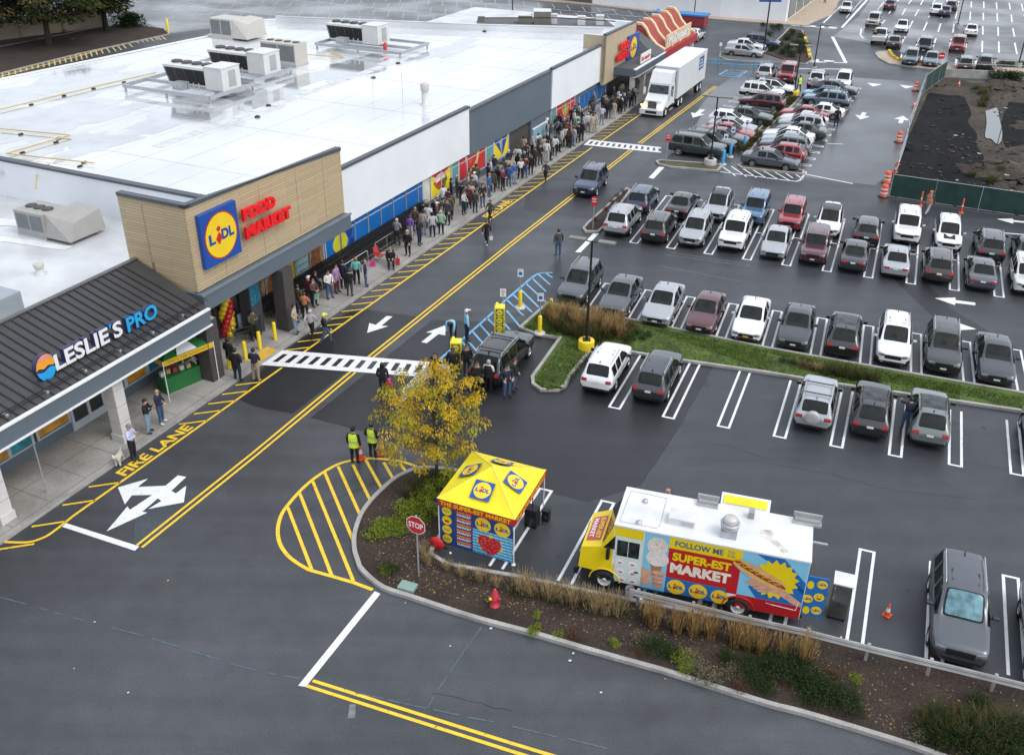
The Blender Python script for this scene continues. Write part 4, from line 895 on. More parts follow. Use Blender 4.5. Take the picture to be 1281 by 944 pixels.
    def sub(idx, nm, slotmats, mfun=None):
        used = {}; v2 = []; f2 = []; m2 = []
        for pi in idx:
            p = ev.polygons[pi]; ff = []
            for v in p.vertices:
                if v not in used: used[v] = len(v2); v2.append(tuple(ev.vertices[v].co))
                ff.append(used[v])
            f2.append(ff); m2.append(mfun(pi) if mfun else 0)
        me2 = bpy.data.meshes.new(nm); me2.from_pydata(v2, [], f2)
        for s_ in slotmats: me2.materials.append(s_)
        me2.polygons.foreach_set('material_index', m2); me2.polygons.foreach_set('use_smooth', [True]*len(f2)); me2.update(); me2.set_sharp_from_angle(angle=math.radians(38))
        return me2
    bodyset = set(groups.get('body', []))
    bmesh_ = sub(groups.get('body', []) + groups.get('trim', []), 'body', [PAINT['white'], CARBLK], lambda i: 0 if i in bodyset else 1)
    parts['body'] = bmesh_
    for nm in ('windshield', 'rear_window', 'glass_roof'):
        if nm in groups: parts[nm] = sub(groups[nm], nm, [GLASSC if nm != 'glass_roof' else GLASS])
    if 'side_window' in groups:
        for s_, nm in ((1, 'side_window_a'), (-1, 'side_window_b')):
            parts[nm] = sub([i for i in groups['side_window'] if ev.polygons[i].center.y*s_ > 0], 'side_window', [GLASSC])
    def patch(x_from, dirx, ys, zs, mt, off=.008, nm='patch', nu=6, nv=3, sk=0):
        q = MB(); P = {}
        for i in range(nu+1):
            for j in range(nv+1):
                y = ys[0]+(ys[1]-ys[0])*i/nu; z = zs[0]+(zs[1]-zs[0])*j/nv + sk*(i/nu)
                hit = bvh.ray_cast(Vector((x_from, y, z)), Vector((dirx, 0, 0)))
                if hit[0] is None: P[i, j] = None
                else: P[i, j] = hit[0] - Vector((dirx*off, 0, 0)) + hit[1]*0.0
        for i in range(nu):
            for j in range(nv):
                c4 = [P[i, j], P[i+1, j], P[i+1, j+1], P[i, j+1]]
                if all(p is not None for p in c4) and max(p.x for p in c4)-min(p.x for p in c4) < .35: q.face(c4, mt, True)
        return q
    def side_patch(s_, x0, x1, z0, z1, mt, q, nu=1, nv=4, off=.006, slant=0):
        P = {}
        for i in range(nu+1):
            for j in range(nv+1):
                z = z0+(z1-z0)*j/nv; x = x0+(x1-x0)*i/nu + slant*(z-z0)
                h_ = bvh.ray_cast(Vector((x, s_*3, z)), Vector((0, -s_, 0))); P[i, j] = None if h_[0] is None else h_[0]+Vector((0, s_*off, 0))
        for i in range(nu):
            for j in range(nv):
                c4 = [P[i, j], P[i+1, j], P[i+1, j+1], P[i, j+1]]
                if all(p is not None for p in c4): q.face(c4, mt, True)
    front = f+1; rear = -f-1; zn = zh0-.12
    for s_ in (1, -1):
        tagn = 'ab'[s_ < 0]
        y0, y1 = s_*w*.48, s_*w*.90
        parts['headlight_'+tagn] = patch(front, -1, (y0, y1), (zn-.10, zn+.045), LAMPC, nm='headlight', sk=.035).build('headlight', me_only=True)
        if sp['kind'] == 'sedan': ty, tz = (s_*w*.42, s_*w*.86), (zb-.20, zb-.07)
        elif sp.get('talltail'): ty, tz = (s_*w*.78, s_*w*.90), (zb-.25, zb+.30)
        else: ty, tz = (s_*w*.55, s_*w*.91), (zb-.22, zb-.06)
        parts['taillight_'+tagn] = patch(rear, 1, ty, tz, LAMPR, nm='taillight').build('taillight', me_only=True)
        q = MB(); q.box((cowl-.42, s_*(w+.09), zb+.07), (.10, .20, .14), CARBLK); q.box((cowl-.40, s_*(w+.01), zb+.02), (.05, .16, .03), CARBLK)
        q.box((cowl-.355, s_*(w+.09), zb+.075), (.05, .185, .12), PAINT['white']); parts['mirror_'+tagn] = q.build('mirror', me_only=True)
    gq = patch(front, -1, (-w*.46, w*.46), (zn-.21, zn+.0), CARBLK, .010)
    g2 = patch(front, -1, (-w*.72, w*.72), (zu+.06, zu+.20), CARBLK, .010)
    parts['bumper_intake'] = g2.build('bumper_intake', me_only=True)
    parts['grille'] = gq.build('grille', me_only=True)
    pq = patch(front, -1, (-.15, .15), (zu+.23, zu+.33), PLATE, .03, nu=1, nv=1); parts['front_plate'] = pq.build('number_plate', me_only=True)
    zp = zb-.26 if sp['kind'] != 'sedan' else zb-.20
    pq = patch(rear, 1, (-.15, .15), (zp, zp+.11), PLATE, .03, nu=1, nv=1); parts['rear_plate'] = pq.build('number_plate', me_only=True)
    q = MB()
    for s_ in (1, -1):
        for x in (wt+.02 if False else cowl-.45, bp, sp.get('cpil', rt)+ (.0 if sp['kind'] != 'sedan' else -.0)):
            side_patch(s_, x-.008, x+.008, zu+.16, zb-.04, CARBLK, q)
        for x in (bp+.16, (sp.get('cpil', rt)+.16)): side_patch(s_, x-.08, x+.06, zb-.20, zb-.165, CHROME if sp.get('chrome') else CARBLK, q, 1, 1, .02)
    rq = patch(rear, 1, (-w*.75, w*.75), (zu+.08, zu+.24), CARBLK, .010); q.mesh(rq.v, rq.f, CARBLK)
    parts['door_trim'] = q.build('door_trim', me_only=True)
    if sp.get('rails'):
        for s_ in (1, -1):
            q = MB(); y = s_*(wr-.06); q.path([(wt-.15, y, zr+.0), (wt-.25, y, zr+.065), (rt+.25, y, zr+.065), (rt+.12, y, zr)], .022, sp['rails'], 6); parts['roof_rail_'+'ab'[s_ < 0]] = q.build('roof_rail', me_only=True)
    if sp.get('crossbars'):
        q = MB()
        for x in (wt-.5, rt+.5): q.box((x, 0, zr+.08), (.06, 2*wr-.1, .03), CARBLK)
        parts['roof_bars'] = q.build('roof_bars', me_only=True)
    if sp.get('spare'):
        q = MB(); ax = (Vector((0, 1, 0)), UPV, Vector((-1, 0, 0))); q.lathe([(.02, .20), (.26, .20), (.33, .16), (.35, .08), (.35, 0)], mat('spare_cover', (.42, .42, .42), .4), (-f+.03, .03, zb-.10), 20, ax); parts['spare_wheel'] = q.build('spare_wheel', me_only=True)
    # sunroof and fin
    if not sp.get('panoroof') and sp.get('sunroof', True):
        q = MB(); P = []
        for x, y in [(wt-.35, -.42), (wt-.35, .42), (wt-.95, .44), (wt-.95, -.44)]:
            h_ = bvh.ray_cast(Vector((x, y, 5)), Vector((0, 0, -1))); P.append(h_[0]+Vector((0, 0, .006)))
        q.face(P, GLASS); parts['sunroof'] = q.build('sunroof', me_only=True)
    q = MB(); SE = [mat('seat_grey', (.16, .16, .165), .8, var=.2), mat('seat_beige', (.34, .30, .25), .8, var=.2)][sp['L'] < 4.6]; zs_ = zb-.35
    q.box((0, 0, zs_-.28), (rt*-1+wt+.9, W-.34, .04), BLACK); q.box((cowl-.35, 0, zb-.09), (.5, W-.36, .12), mat('dashboard', (.09, .09, .092), .7))
    for x, ys in ((bp+.28, (-.36, .36)), (max(rt+.35, bp-.75), (-.40, 0, .40))):
        for y in ys: q.box((x+.12, y, zs_), (.5, .42, .14), SE); q.box((x-.14, y, zs_+.32), (.14, .42, .58), SE); q.box((x-.16, y, zs_+.70), (.1, .22, .16), SE)
    parts['seats'] = q.build('seats', me_only=True)
    q = MB(); zt_ = zr+.0; q.hull([(rt+.30, -.02, zt_), (rt+.30, .02, zt_), (rt+.12, .02, zt_), (rt+.12, -.02, zt_), (rt+.17, -.01, zt_+.09), (rt+.17, .01, zt_+.09), (rt+.12, .01, zt_+.09), (rt+.12, -.01, zt_+.09)], CARBLK); parts['aerial'] = q.build('aerial', me_only=True)
    # wipers / tailgate band
    tr = MB(); rimm = MB(); ay = (Vector((1, 0, 0)), UPV, Vector((0, 1, 0)))
    tr.lathe([(R_*.62, -.10), (R_*.93, -.11), (R_, -.07), (R_, .07), (R_*.93, .11), (R_*.62, .10), (R_*.62, .04)], RUBBER, (0, 0, 0), 24, ay)
    rimm.lathe([(R_*.63, .10), (R_*.60, .085), (R_*.55, .05)], RIMM, (0, 0, 0), 24, ay); rimm.lathe([(R_*.58, .03), (.01, .03)], CARBLK, (0, 0, 0), 16, ay)
    for k in range(5):
        a = 2*math.pi*k/5; d1 = Vector((math.cos(a), 0, math.sin(a))); t_ = Vector((-math.sin(a), 0, math.cos(a)))
        rimm.hull([d1*.03+t_*.03+Vector((0, .035, 0)), d1*R_*.6+t_*.06+Vector((0, .035, 0)), d1*R_*.6-t_*.06+Vector((0, .035, 0)), d1*.03-t_*.03+Vector((0, .035, 0)),
                   d1*.03+t_*.03+Vector((0, .085, 0)), d1*R_*.6+t_*.045+Vector((0, .075, 0)), d1*R_*.6-t_*.045+Vector((0, .075, 0)), d1*.03-t_*.03+Vector((0, .085, 0))], RIMM)
    parts['tyre'] = tr.build('tyre', me_only=True); parts['rim'] = rimm.build('rim', me_only=True)
    bpy.data.meshes.remove(ev); bpy.data.meshes.remove(me)
    return parts
S_ = dict
SPECS = {
 'suv': S_(kind='suv', L=4.55, W=1.80, H=1.64, zu=.24, zb=1.02, zh0=.90, zh1=1.03, cowl=1.08, wt=.28, bp=-.28, cpil=-1.12, rt=-1.78, rb=-2.10, R=.345, wheels=(1.38, -1.30), clad=True, rails=STEEL, wr=.74),
 'crossover': S_(kind='suv', L=4.50, W=1.80, H=1.62, zu=.23, zb=1.00, zh0=.88, zh1=1.00, cowl=1.12, wt=.30, bp=-.26, cpil=-1.05, rt=-1.55, rb=-2.08, R=.34, wheels=(1.36, -1.28), clad=True, rails=CARBLK, panoroof=True, wr=.72),
 'boxy': S_(kind='suv', L=4.65, W=1.86, H=1.74, zu=.30, zb=1.08, zh0=1.02, zh1=1.10, cowl=1.02, wt=.42, bp=-.24, cpil=-1.10, rt=-1.95, rb=-2.18, R=.37, wheels=(1.42, -1.36), rails=STEEL, talltail=True, wr=.80),
 'sedan': S_(kind='sedan', L=4.70, W=1.80, H=1.44, zu=.19, zb=.93, zh0=.76, zh1=.92, cowl=1.05, wt=.22, bp=-.26, rt=-.98, rb=-1.62, R=.325, wheels=(1.40, -1.34), wr=.71),
 'saloon': S_(kind='sedan', L=4.55, W=1.74, H=1.45, zu=.20, zb=.93, zh0=.74, zh1=.90, cowl=1.00, wt=.30, bp=-.22, rt=-.92, rb=-1.42, R=.31, wheels=(1.32, -1.28), wr=.73, sunroof=False),
 'hatch': S_(kind='hatch', L=4.15, W=1.74, H=1.50, zu=.21, zb=.96, zh0=.80, zh1=.94, cowl=1.02, wt=.22, bp=-.30, cpil=-1.02, rt=-1.50, rb=-1.92, R=.315, wheels=(1.26, -1.20), wr=.73, sunroof=False),
 'wagon': S_(kind='van', L=4.95, W=1.86, H=1.66, zu=.24, zb=1.00, zh0=.88, zh1=1.02, cowl=1.20, wt=.46, bp=-.16, cpil=-1.08, rt=-1.95, rb=-2.30, R=.35, wheels=(1.46, -1.42), clad=True, rails=STEEL, crossbars=True, wr=.76),
 'cuv_spare': S_(kind='suv', L=4.40, W=1.80, H=1.66, zu=.24, zb=1.02, zh0=.90, zh1=1.02, cowl=1.06, wt=.28, bp=-.26, cpil=-1.06, rt=-1.80, rb=-2.06, R=.345, wheels=(1.33, -1.24), clad=True, rails=STEEL, crossbars=True, spare=True, wr=.76, sunroof=False),
 'pickup': S_(kind='pickup', L=5.3, W=1.92, H=1.80, zu=.32, zb=1.12, zh0=1.04, zh1=1.14, cowl=1.30, wt=.62, bp=-.02, rt=-.70, rb=-.86, R=.39, wheels=(1.72, -1.62), wr=.76, sunroof=False, talltail=True),
}
PARTS = {k: car_mesh(v) for k, v in SPECS.items()}
KINDW = {'suv': 'SUV', 'crossover': 'crossover', 'boxy': 'boxy SUV', 'sedan': 'sedan', 'saloon': 'small sedan', 'hatch': 'hatchback', 'wagon': 'long SUV', 'cuv_spare': 'SUV with rear spare wheel', 'pickup': 'pickup truck'}
CATW = {'sedan': 'car', 'saloon': 'car', 'hatch': 'car', 'pickup': 'pickup truck'}
def car(typ, colour, pos, head, label, group, sc=.95, moving=False, roof=None, amber=False, plate=True):
    P = PARTS[typ]; sp = SPECS[typ]
    loc = Vector((pos[0], pos[1], .012)); r = thing('moving_car' if moving else 'parked_car', label, CATW.get(typ, 'SUV'), loc, group)
    r.rotation_euler = (0, 0, head); r.scale = (sc, sc, sc)
    pm = PAINT[colour]
    for k, me in P.items():
        if k in ('tyre', 'rim'): continue
        nm = me.name.split('.')[0]
        if k == 'front_plate' and not plate: continue
        o = obj(nm, me, r)
        for sl in o.material_slots:
            if sl.material == PAINT['white']: sl.link = 'OBJECT'; sl.material = pm
            elif amber and sl.material == PLATE: sl.link = 'OBJECT'; sl.material = PLATEY
    if roof:
        pass
    for x in sp['wheels']:
        for s_ in (1, -1):
            t = obj('wheel', P['tyre'], r, (x, s_*(sp['W']/2-.125), sp['R'])); 
            if s_ < 0: t.rotation_euler = (0, 0, math.pi)
            obj('rim', P['rim'], t)
    return r
HB = math.atan2(B.y, B.x); HU = math.atan2(U.y, U.x); HN = math.atan2(N.y, N.x)
def headv(h):
    return {'B+': HB, 'B-': HB+math.pi, 'U+': HU, 'U-': HU+math.pi, 'N+': HN, 'N-': HN+math.pi}[h]
def rc(px, py, typ, dz=0): return G(px, py, SPECS[typ]['H']*.95+dz)
GA = 'cars parked in the lot'
# rows by the planted island and the double row (b, c in lot coordinates)
ROWS = [
 ('suv', 'white', (40.6, -10.0), 'B+', 'white crossover with nose at the grass island, beside the yellow lamp base', .93),
 ('cuv_a', 'dark grey', (40.7, -7.45), 'B+', 'dark grey crossover with tall red tail lamps next to white crossover at the grass island', .95),
 ('cuv_spare', 'silver', (41.0, .02), 'B+', 'silver SUV with covered spare wheel on its tailgate', .95),
 ('crossover', 'black', (41.35, 2.45), 'B+', 'black crossover nosed to the grass island, second car right of the spare wheel SUV', .95),
 ('crossover', 'sage green', (41.6, 4.93), 'B+', 'sage grey green crossover with a person standing at its open side', .95),
 ('suv', 'beige', (41.9, 9.75), 'B+', 'beige car cut by the right frame edge below the grass island', .95),
 ('suv', 'grey', (49.6, -14.15), 'B-', 'grey SUV facing the tan grass clump, next to the blue hatched aisle', .97),
 ('sedan', 'grey', (49.1, -11.55), 'B-', 'grey sedan with sunroof facing the tan grass clump behind the lamp post', .97),
 ('sedan', 'silver', (48.9, -9.05), 'B-', 'pale silver sedan with dark grille, facing the grass island left of the maroon sedan', .98),
 ('saloon', 'maroon', (48.75, -6.6), 'B-', 'maroon sedan facing the grass island', .96),
 ('saloon', 'white', (48.85, -4.15), 'B-', 'white small sedan with amber plate facing the grass island right of the maroon sedan', .98),
 ('sedan', 'dark grey', (48.9, -1.72), 'B-', 'dark grey sedan facing the grass island between white sedan and black SUV', .96),
 ('crossover', 'black', (48.8, .72), 'B+', 'black SUV parked tail to the grass island with rear plate showing', .97),
 ('suv', 'white', (48.9, 3.2), 'B-', 'white crossover with amber plate facing the grass island right of the black SUV', .96),
 ('suv', 'black', (48.95, 5.6), 'B-', 'black SUV with chrome grille facing the grass island, between white crossover and dark sedan', .98),
 ('sedan', 'dark grey', (48.9, 8.05), 'B-', 'charcoal sedan facing the grass island nearest the right frame edge', .98),
 ('suv', 'silver', (60.95, -14.6), 'B+', 'silver SUV with dark rear bumper beside the small mulch island', 1.0),
 ('suv', 'black', (60.6, -12.0), 'B+', 'black SUV with rear plate beside the silver SUV at the near side of double row', .97),
 ('suv', 'silver', (60.85, -9.6), 'B-', 'silver grey crossover with front out, left of the white boxy SUV', .95),
 ('boxy', 'white', (61.2, -7.05), 'B-', 'white boxy SUV with dark sunroof, front out in the double row', .95),
 ('saloon', 'silver', (60.9, -4.35), 'B-', 'silver small sedan with front out left of the maroon boxy SUV', .96),
 ('boxy', 'maroon', (60.85, -1.9), 'B-', 'maroon boxy SUV with front out in the double row', .92),
 ('saloon', 'dark grey', (60.7, .55), 'B+', 'dark grey sedan tail out, right of the maroon boxy SUV', .98),
 ('sedan', 'silver', (60.8, 3.0), 'B+', 'silver sedan with red tail lamps, tail out below white boxy SUV', .95),
 ('suv', 'brown', (60.85, 5.45), 'B+', 'dark brown SUV tail out right of the silver sedan', .96),
 ('sedan', 'grey', (60.75, 7.9), 'B+', 'mid grey sedan tail out near the right end of the double row', .95),
 ('boxy', 'off white', (60.9, 10.4), 'B-', 'white small boxy car cut by the right frame edge', .88),
 ('suv', 'navy', (65.6, -14.4), 'B+', 'navy SUV tail out behind the silver SUV by the mulch island', .96),
 ('sedan', 'black', (65.7, -11.5), 'B+', 'black sedan in the upper row behind the black SUV', .98),
 ('crossover', 'silver', (66.2, -9.05), 'B-', 'silver crossover with spindle grille in the upper row left of the blue SUV', .96),
 ('boxy', 'blue', (66.4, -6.5), 'B-', 'mid blue SUV in the upper row of the double row', .92),
 ('boxy', 'red', (66.2, -3.95), 'B-', 'red SUV with roof rails in the upper row of the double row', .88),
 ('crossover', 'white', (66.0, -1.45), 'B-', 'white car with black glass roof right of the red SUV', .95),
 ('hatch', 'black', (65.4, 1.05), 'B+', 'black hatchback tail out in the upper row left of white boxy SUV', .98),
 ('boxy', 'white', (66.8, 3.55), 'B-', 'white boxy SUV with black front grille standing forward in the upper row', .95),
 ('suv', 'white', (66.5, 6.1), 'B-', 'white SUV with a black bonnet panel in the upper row', .94),
 ('suv', 'black', (65.6, 8.6), 'B+', 'black SUV tail out at the right end of the upper row', .97),
 ('saloon', 'black', (65.7, 10.85), 'B+', 'black car cut by the right frame edge in the upper row', .95),
 ('suv', 'grey', (28.5, 5.85), 'B-', 'dark grey SUV with a bright sunshade behind its windshield near the guard rail', 1.04),
 ('suv', 'silver', (28.4, 8.75), 'B-', 'silver SUV cut by the right frame edge near the guard rail', .97),
]
AMB = {'white small sedan with amber plate facing the grass island right of the maroon sedan', 'white crossover with amber plate facing the grass island right of the black SUV', 'dark grey SUV with a bright sunshade behind its windshield near the guard rail', 'silver SUV with covered spare wheel on its tailgate'}
for typ, colr, (b_, c_), h, lab, sc in ROWS:
    if typ == 'cuv_a': typ = 'suv'
    o = car(typ, colr, BC(b_, c_), headv(h)+rnd.uniform(-.012, .012), lab, GA, sc, amber=lab in AMB, plate=rnd.random() < .7)
    if 'sunshade' in lab:
        sq = MB(); SS = mat('foil_sunshade', (.10, .20, .23), .25, .3, var=.45, vscale=4); me = PARTS['suv']['windshield']
        cx = sum((v.co for v in me.vertices), Vector())/len(me.vertices)
        sh_me = me.copy(); sh_me.materials.clear(); sh_me.materials.append(SS)
        for v in sh_me.vertices: v.co = cx + (v.co-cx)*.90 + Vector((.022, 0, .03))
        obj('sunshade', sh_me, o)
    if 'bonnet panel' in lab:
        sq = MB(); sq.box((1.52, 0, 1.008), (.75, .75, .006), CARBLK, (Vector((1, 0, -.09)).normalized(), Vector((0, 1, 0)), Vector((.09, 0, 1)).normalized())); me = sq.build('bonnet_panel', me_only=True); obj('bonnet_panel', me, o)
# driving and waiting cars
p = rc(740, 212, 'suv'); car('suv', 'navy', p, HU+math.pi+.10, 'dark blue SUV driving towards the camera on the double yellow line', 'cars on the drive lane', 1.0, True)
p = rc(629, 424, 'wagon'); car('wagon', 'black', p, HB-.02, 'long black SUV with silver roof rails standing beside the blue hatched aisle', GA, 1.0)
M1 = [('boxy', 'dark green', 78.6, -19.1, 'N+', 'dark green boxy SUV nearest the round concrete lamp base', 1.0), ('wagon', 'black', 81.0, -18.75, 'N+', 'black long SUV behind the dark green boxy SUV', .93), ('sedan', 'grey', 83.1, -18.0, 'N+', 'grey sedan between the black long SUV and a red coupe', .93), ('sedan', 'red', 84.95, -17.9, 'N+', 'red sedan behind a grey sedan by the blue sign post', .93),
 ('sedan', 'silver', 87.0, -18.2, 'N+', 'silver sedan behind the red sedan in the left column', .93), ('hatch', 'white', 89.1, -18.9, 'N+', 'white small car behind the silver sedan in the left column', .95), ('sedan', 'dark green', 91.3, -17.7, 'N+', 'dark grey green sedan behind the white small car', .96), ('suv', 'maroon', 97.1, -17.6, 'N-', 'maroon SUV pointing at the drive lane in the left column', .95),
 ('suv', 'white', 101.3, -18.6, 'N+', 'white SUV beyond the maroon SUV', .97), ('crossover', 'white', 103.8, -17.9, 'N+', 'white crossover with dark roof, last of the left column', .95)]
M2 = [('sedan', 'grey', 78.25, -12.9, 'N+', 'grey sedan side on behind the white hatched island', .98), ('hatch', 'red', 80.5, -12.5, 'N-', 'small red hatchback behind the grey side on sedan', .97), ('suv', 'grey', 82.6, -12.6, 'N-', 'grey crossover behind the small red hatchback', .93), ('sedan', 'silver', 84.6, -12.8, 'N-', 'silver sedan behind the grey crossover', .93), ('sedan', 'white', 86.3, -13.0, 'N-', 'white sedan, first white car of the right column', .93),
 ('sedan', 'dark green', 88.4, -12.3, 'N-', 'dark green sedan beyond the first white sedan', .95), ('suv', 'silver', 90.5, -12.6, 'N-', 'silver SUV beyond the dark green sedan', .93), ('sedan', 'off white', 92.4, -12.8, 'N-', 'off white sedan beyond the silver SUV', .93), ('sedan', 'red', 94.6, -13.2, 'N-', 'bright red sedan in the middle of the right column', .93), ('sedan', 'white', 96.5, -11.9, 'N-', 'white sedan with open rear beside person in dark coat', .93),
 ('wagon', 'slate blue', 101.2, -12.1, 'N-', 'slate blue estate car beyond the yellow lamp base', .93), ('crossover', 'light blue', 103.0, -12.7, 'N-', 'bright blue car behind the slate blue estate car', .93), ('sedan', 'dark grey', 106.6, -12.2, 'N+', 'dark grey sedan pulling out at the end of the right column', 1.0)]
for typ, colr, u_, n_, h, lab, sc in M1 + M2: car(typ, colr, UN(u_, n_), headv(h)+rnd.uniform(-.03, .03), lab, GA, sc)
FARC = [('suv', 'silver', 960, 80, 'B+', 'silver hatch backed SUV by the blue railing'), ('boxy', 'red', 987, 81, 'B-', 'red pickup like SUV facing the camera by the blue railing'), ('cuv_spare', 'off white', 1024, 88, 'B+', 'pale SUV with spare wheel near the far stop marking'), ('suv', 'white', 1057, 91, 'B-', 'white SUV facing the camera near the far stop marking'),
 ('suv', 'navy', 954, 44, 'N+', 'navy SUV by the bushy median'), ('sedan', 'white', 935, 49, 'N+', 'white sedan beside the navy SUV at the median'), ('sedan', 'silver', 932, 56, 'N+', 'silver sedan at the rounded gravel island'), ('sedan', 'white', 870, 36, 'U+', 'white car half hidden behind the red ribbed roof'),
 ('sedan', 'off white', 1060, 3, 'B-', 'white car driving down the far access lane'), ('boxy', 'beige', 1095, 17, 'B-', 'beige SUV first in the far lot'), ('pickup', 'off white', 1103, 36, 'B+', 'pale pickup at the corner of the far lot'), ('sedan', 'white', 1130, 26, 'B-', 'white sedan alone in second row of the far lot'), ('sedan', 'dark grey', 1120.6, 45, 'B+', 'dark sedan beside the pale pickup'),
 ('boxy', 'black', 1159, 48, 'B-', 'black SUV with pale roof in the far lot'), ('suv', 'slate blue', 1142, 62.5, 'B-', 'slate blue SUV by the yellow kerb blocks'), ('sedan', 'slate blue', 1167, 66, 'B-', 'slate sedan by the no entry sign'), ('sedan', 'maroon', 1115, 0, 'B+', 'maroon car at the top frame edge'), ('suv', 'white', 1174, 4.5, 'B+', 'white SUV in the far lot near the top frame edge'),
 ('sedan', 'navy', 1184, 7.5, 'B+', 'navy car directly right of the far white SUV'), ('suv', 'black', 1192, .5, 'B+', 'black SUV at the top frame edge'), ('sedan', 'white', 1216.6, 30.5, 'B+', 'white sedan by the base of the far lamp post'), ('boxy', 'red', 1201, 46.5, 'B-', 'dark red SUV facing the camera in the far lot'), ('suv', 'black', 1210, 70.5, 'B+', 'black SUV with rooftop load facing away in the far lot'), ('suv', 'dark grey', 1235, 68.5, 'B+', 'dark grey SUV beside the far planted strip')]
for typ, colr, x, y, h, lab in FARC:
    car(typ, colr, rc(x, y, typ), headv(h)+rnd.uniform(-.03, .03)-(.06 if x > 1080 else 0), lab, 'cars in the far lots', 1.0, 'driving' in lab)
# ------------------------------------------------------------------ people
SKIN = mat('skin_light', (.46, .27, .19), .55, var=.06); SKIND = mat('skin_brown', (.16, .085, .055), .55, var=.06)
TOPD = mat('cloth_top_default', (.1, .1, .1), .85); PANTD = mat('cloth_pants_default', (.05, .05, .06), .85); SHOED = mat('shoe_black', (.02, .02, .02), .6); HAIRD = mat('hair_default', (.03, .02, .015), .6); VESTD = mat('cloth_second_default', (.2, .2, .2), .85)
def skin_mesh(pose, coat=0.0, bulk=1.0):
    J = {}
    J.update(pelvis=(0, 0, .94), spine=(0, 0, 1.10), chest=(0, .0, 1.30), neck=(0, -.01, 1.475), skull=(0, -.03, 1.565), crown=(0, -.02, 1.655))
    for s_, t in ((1, 'R'), (-1, 'L')):
        J['sh'+t] = (.185*s_, 0, 1.40); J['el'+t] = (.245*s_, .02, 1.12); J['wr'+t] = (.255*s_, -.05, .88)
        J['hip'+t] = (.10*s_, 0, .90); J['kn'+t] = (.11*s_, -.015, .50); J['an'+t] = (.115*s_, .02, .09); J['to'+t] = (.13*s_, -.15, .045)
    J.update(pose)
    rad = dict(pelvis=(.165*bulk, .125*bulk), spine=(.15*bulk, .115*bulk), chest=(.175*bulk, .12*bulk), neck=(.058, .058), skull=(.083, .095), crown=(.062, .072), sh=(.078*bulk,)*2, el=(.056*bulk,)*2, wr=(.036,)*2, hip=(.105*bulk,)*2, kn=(.072,)*2, an=(.050,)*2, to=(.042, .03))
    bones = [('pelvis', 'spine'), ('spine', 'chest'), ('chest', 'neck'), ('neck', 'skull'), ('skull', 'crown')]
    for t in 'RL': bones += [('chest', 'sh'+t), ('sh'+t, 'el'+t), ('el'+t, 'wr'+t), ('pelvis', 'hip'+t), ('hip'+t, 'kn'+t), ('kn'+t, 'an'+t), ('an'+t, 'to'+t)]
    keys = list(J); idx = {k: i for i, k in enumerate(keys)}
    me = bpy.data.meshes.new('body'); me.from_pydata([J[k] for k in keys], [(idx[a], idx[b]) for a, b in bones], [])
    o = bpy.data.objects.new('body', me); COL.objects.link(o)
    sk = o.modifiers.new('k', 'SKIN'); sk.use_smooth_shade = True; sk.branch_smoothing = .5
    lay = me.skin_vertices[0] if me.skin_vertices else None
    for k in keys:
        r = rad.get(k, rad.get(k[:2], rad.get(k[:-1], (.06, .06)))); lay.data[idx[k]].radius = r; lay.data[idx[k]].use_root = (k == 'pelvis')
    sb = o.modifiers.new('s', 'SUBSURF'); sb.levels = 1; sb.render_levels = 1
    dg = bpy.context.evaluated_depsgraph_get(); dg.update()
    ev = bpy.data.meshes.new_from_object(o.evaluated_get(dg)); bpy.data.objects.remove(o); bpy.data.meshes.remove(me)
    V = [Vector(v.co) for v in ev.vertices]; F = [tuple(p.vertices) for p in ev.polygons]
    def near(c):
        best = (9, None)
        for a, b in bones:
            A, Bv = Vector(J[a]), Vector(J[b]); d = Bv-A; t = max(0, min(1, (c-A).dot(d)/d.length_squared)); q = A+d*t; dist = (c-q).length
            if dist < best[0]: best = (dist, (a, b), t)
        return best[1], best[2]
    M = []
    for f in F:
        c = sum((V[i] for i in f), Vector())/len(f); bn, t = near(c); a, b = bn
        if b in ('skull', 'crown') or (a == 'chest' and b == 'neck' and t > .75): m = 0
        elif a[:2] == 'an': m = 3
        elif a[:2] in ('hi', 'kn') or b[:3] == 'hip': m = 2 if not (coat and c.z > .94-coat) else 1
        elif a[:2] == 'el' and t > .93: m = 0
        elif a == 'pelvis' and c.z < .90-coat: m = 2
        else: m = 1
        M.append(m)
    q = MB(); q.v = V; q.f = F; q.m = M; q.mats = [SKIN, TOPD, PANTD, SHOED]; q.sm = [True]*len(F)
    # hands: palm, four unequal fingers and a thumb, slightly curled
    for t, s_ in (('R', 1), ('L', -1)):
        E_, W_ = Vector(J['el'+t]), Vector(J['wr'+t]); d = (W_-E_).normalized(); side = d.cross(Vector((0, -1, 0))); side = side.normalized() if side.length > .1 else Vector((1, 0, 0)); nn = side.cross(d)
        q.hull([W_+side*a*.032+nn*b*.016 for a, b in ((-1, -1), (1, -1), (1, 1), (-1, 1))] + [W_+d*.095+side*a*.040+nn*b*.012 for a, b in ((-1, -1), (1, -1), (1, 1), (-1, 1))], SKIN)
        for k, ln in enumerate((.062, .072, .068, .052)):
            p0 = W_+d*.09+side*(-.03+.02*k); p1 = p0+d*ln*.55+nn*.006; p2 = p1+d*ln*.4+nn*.022
            q.tube(p0, p1, .0095, SKIN, 5, .0085); q.tube(p1, p2, .0085, SKIN, 5, .006)
        p0 = W_+d*.03-side*.034; p1 = p0+d*.035-side*.026; q.tube(p0, p1, .0115, SKIN, 5, .009); q.tube(p1, p1+d*.03-side*.004, .009, SKIN, 5, .007)
    # face: nose, ears, eyes, mouth
    S0 = Vector(J['skull']); C0 = Vector(J['crown']); upv = (C0-S0).normalized(); xs = Vector((1, 0, 0)); fw = upv.cross(xs)*1.0
    if fw.y > 0: fw = -fw
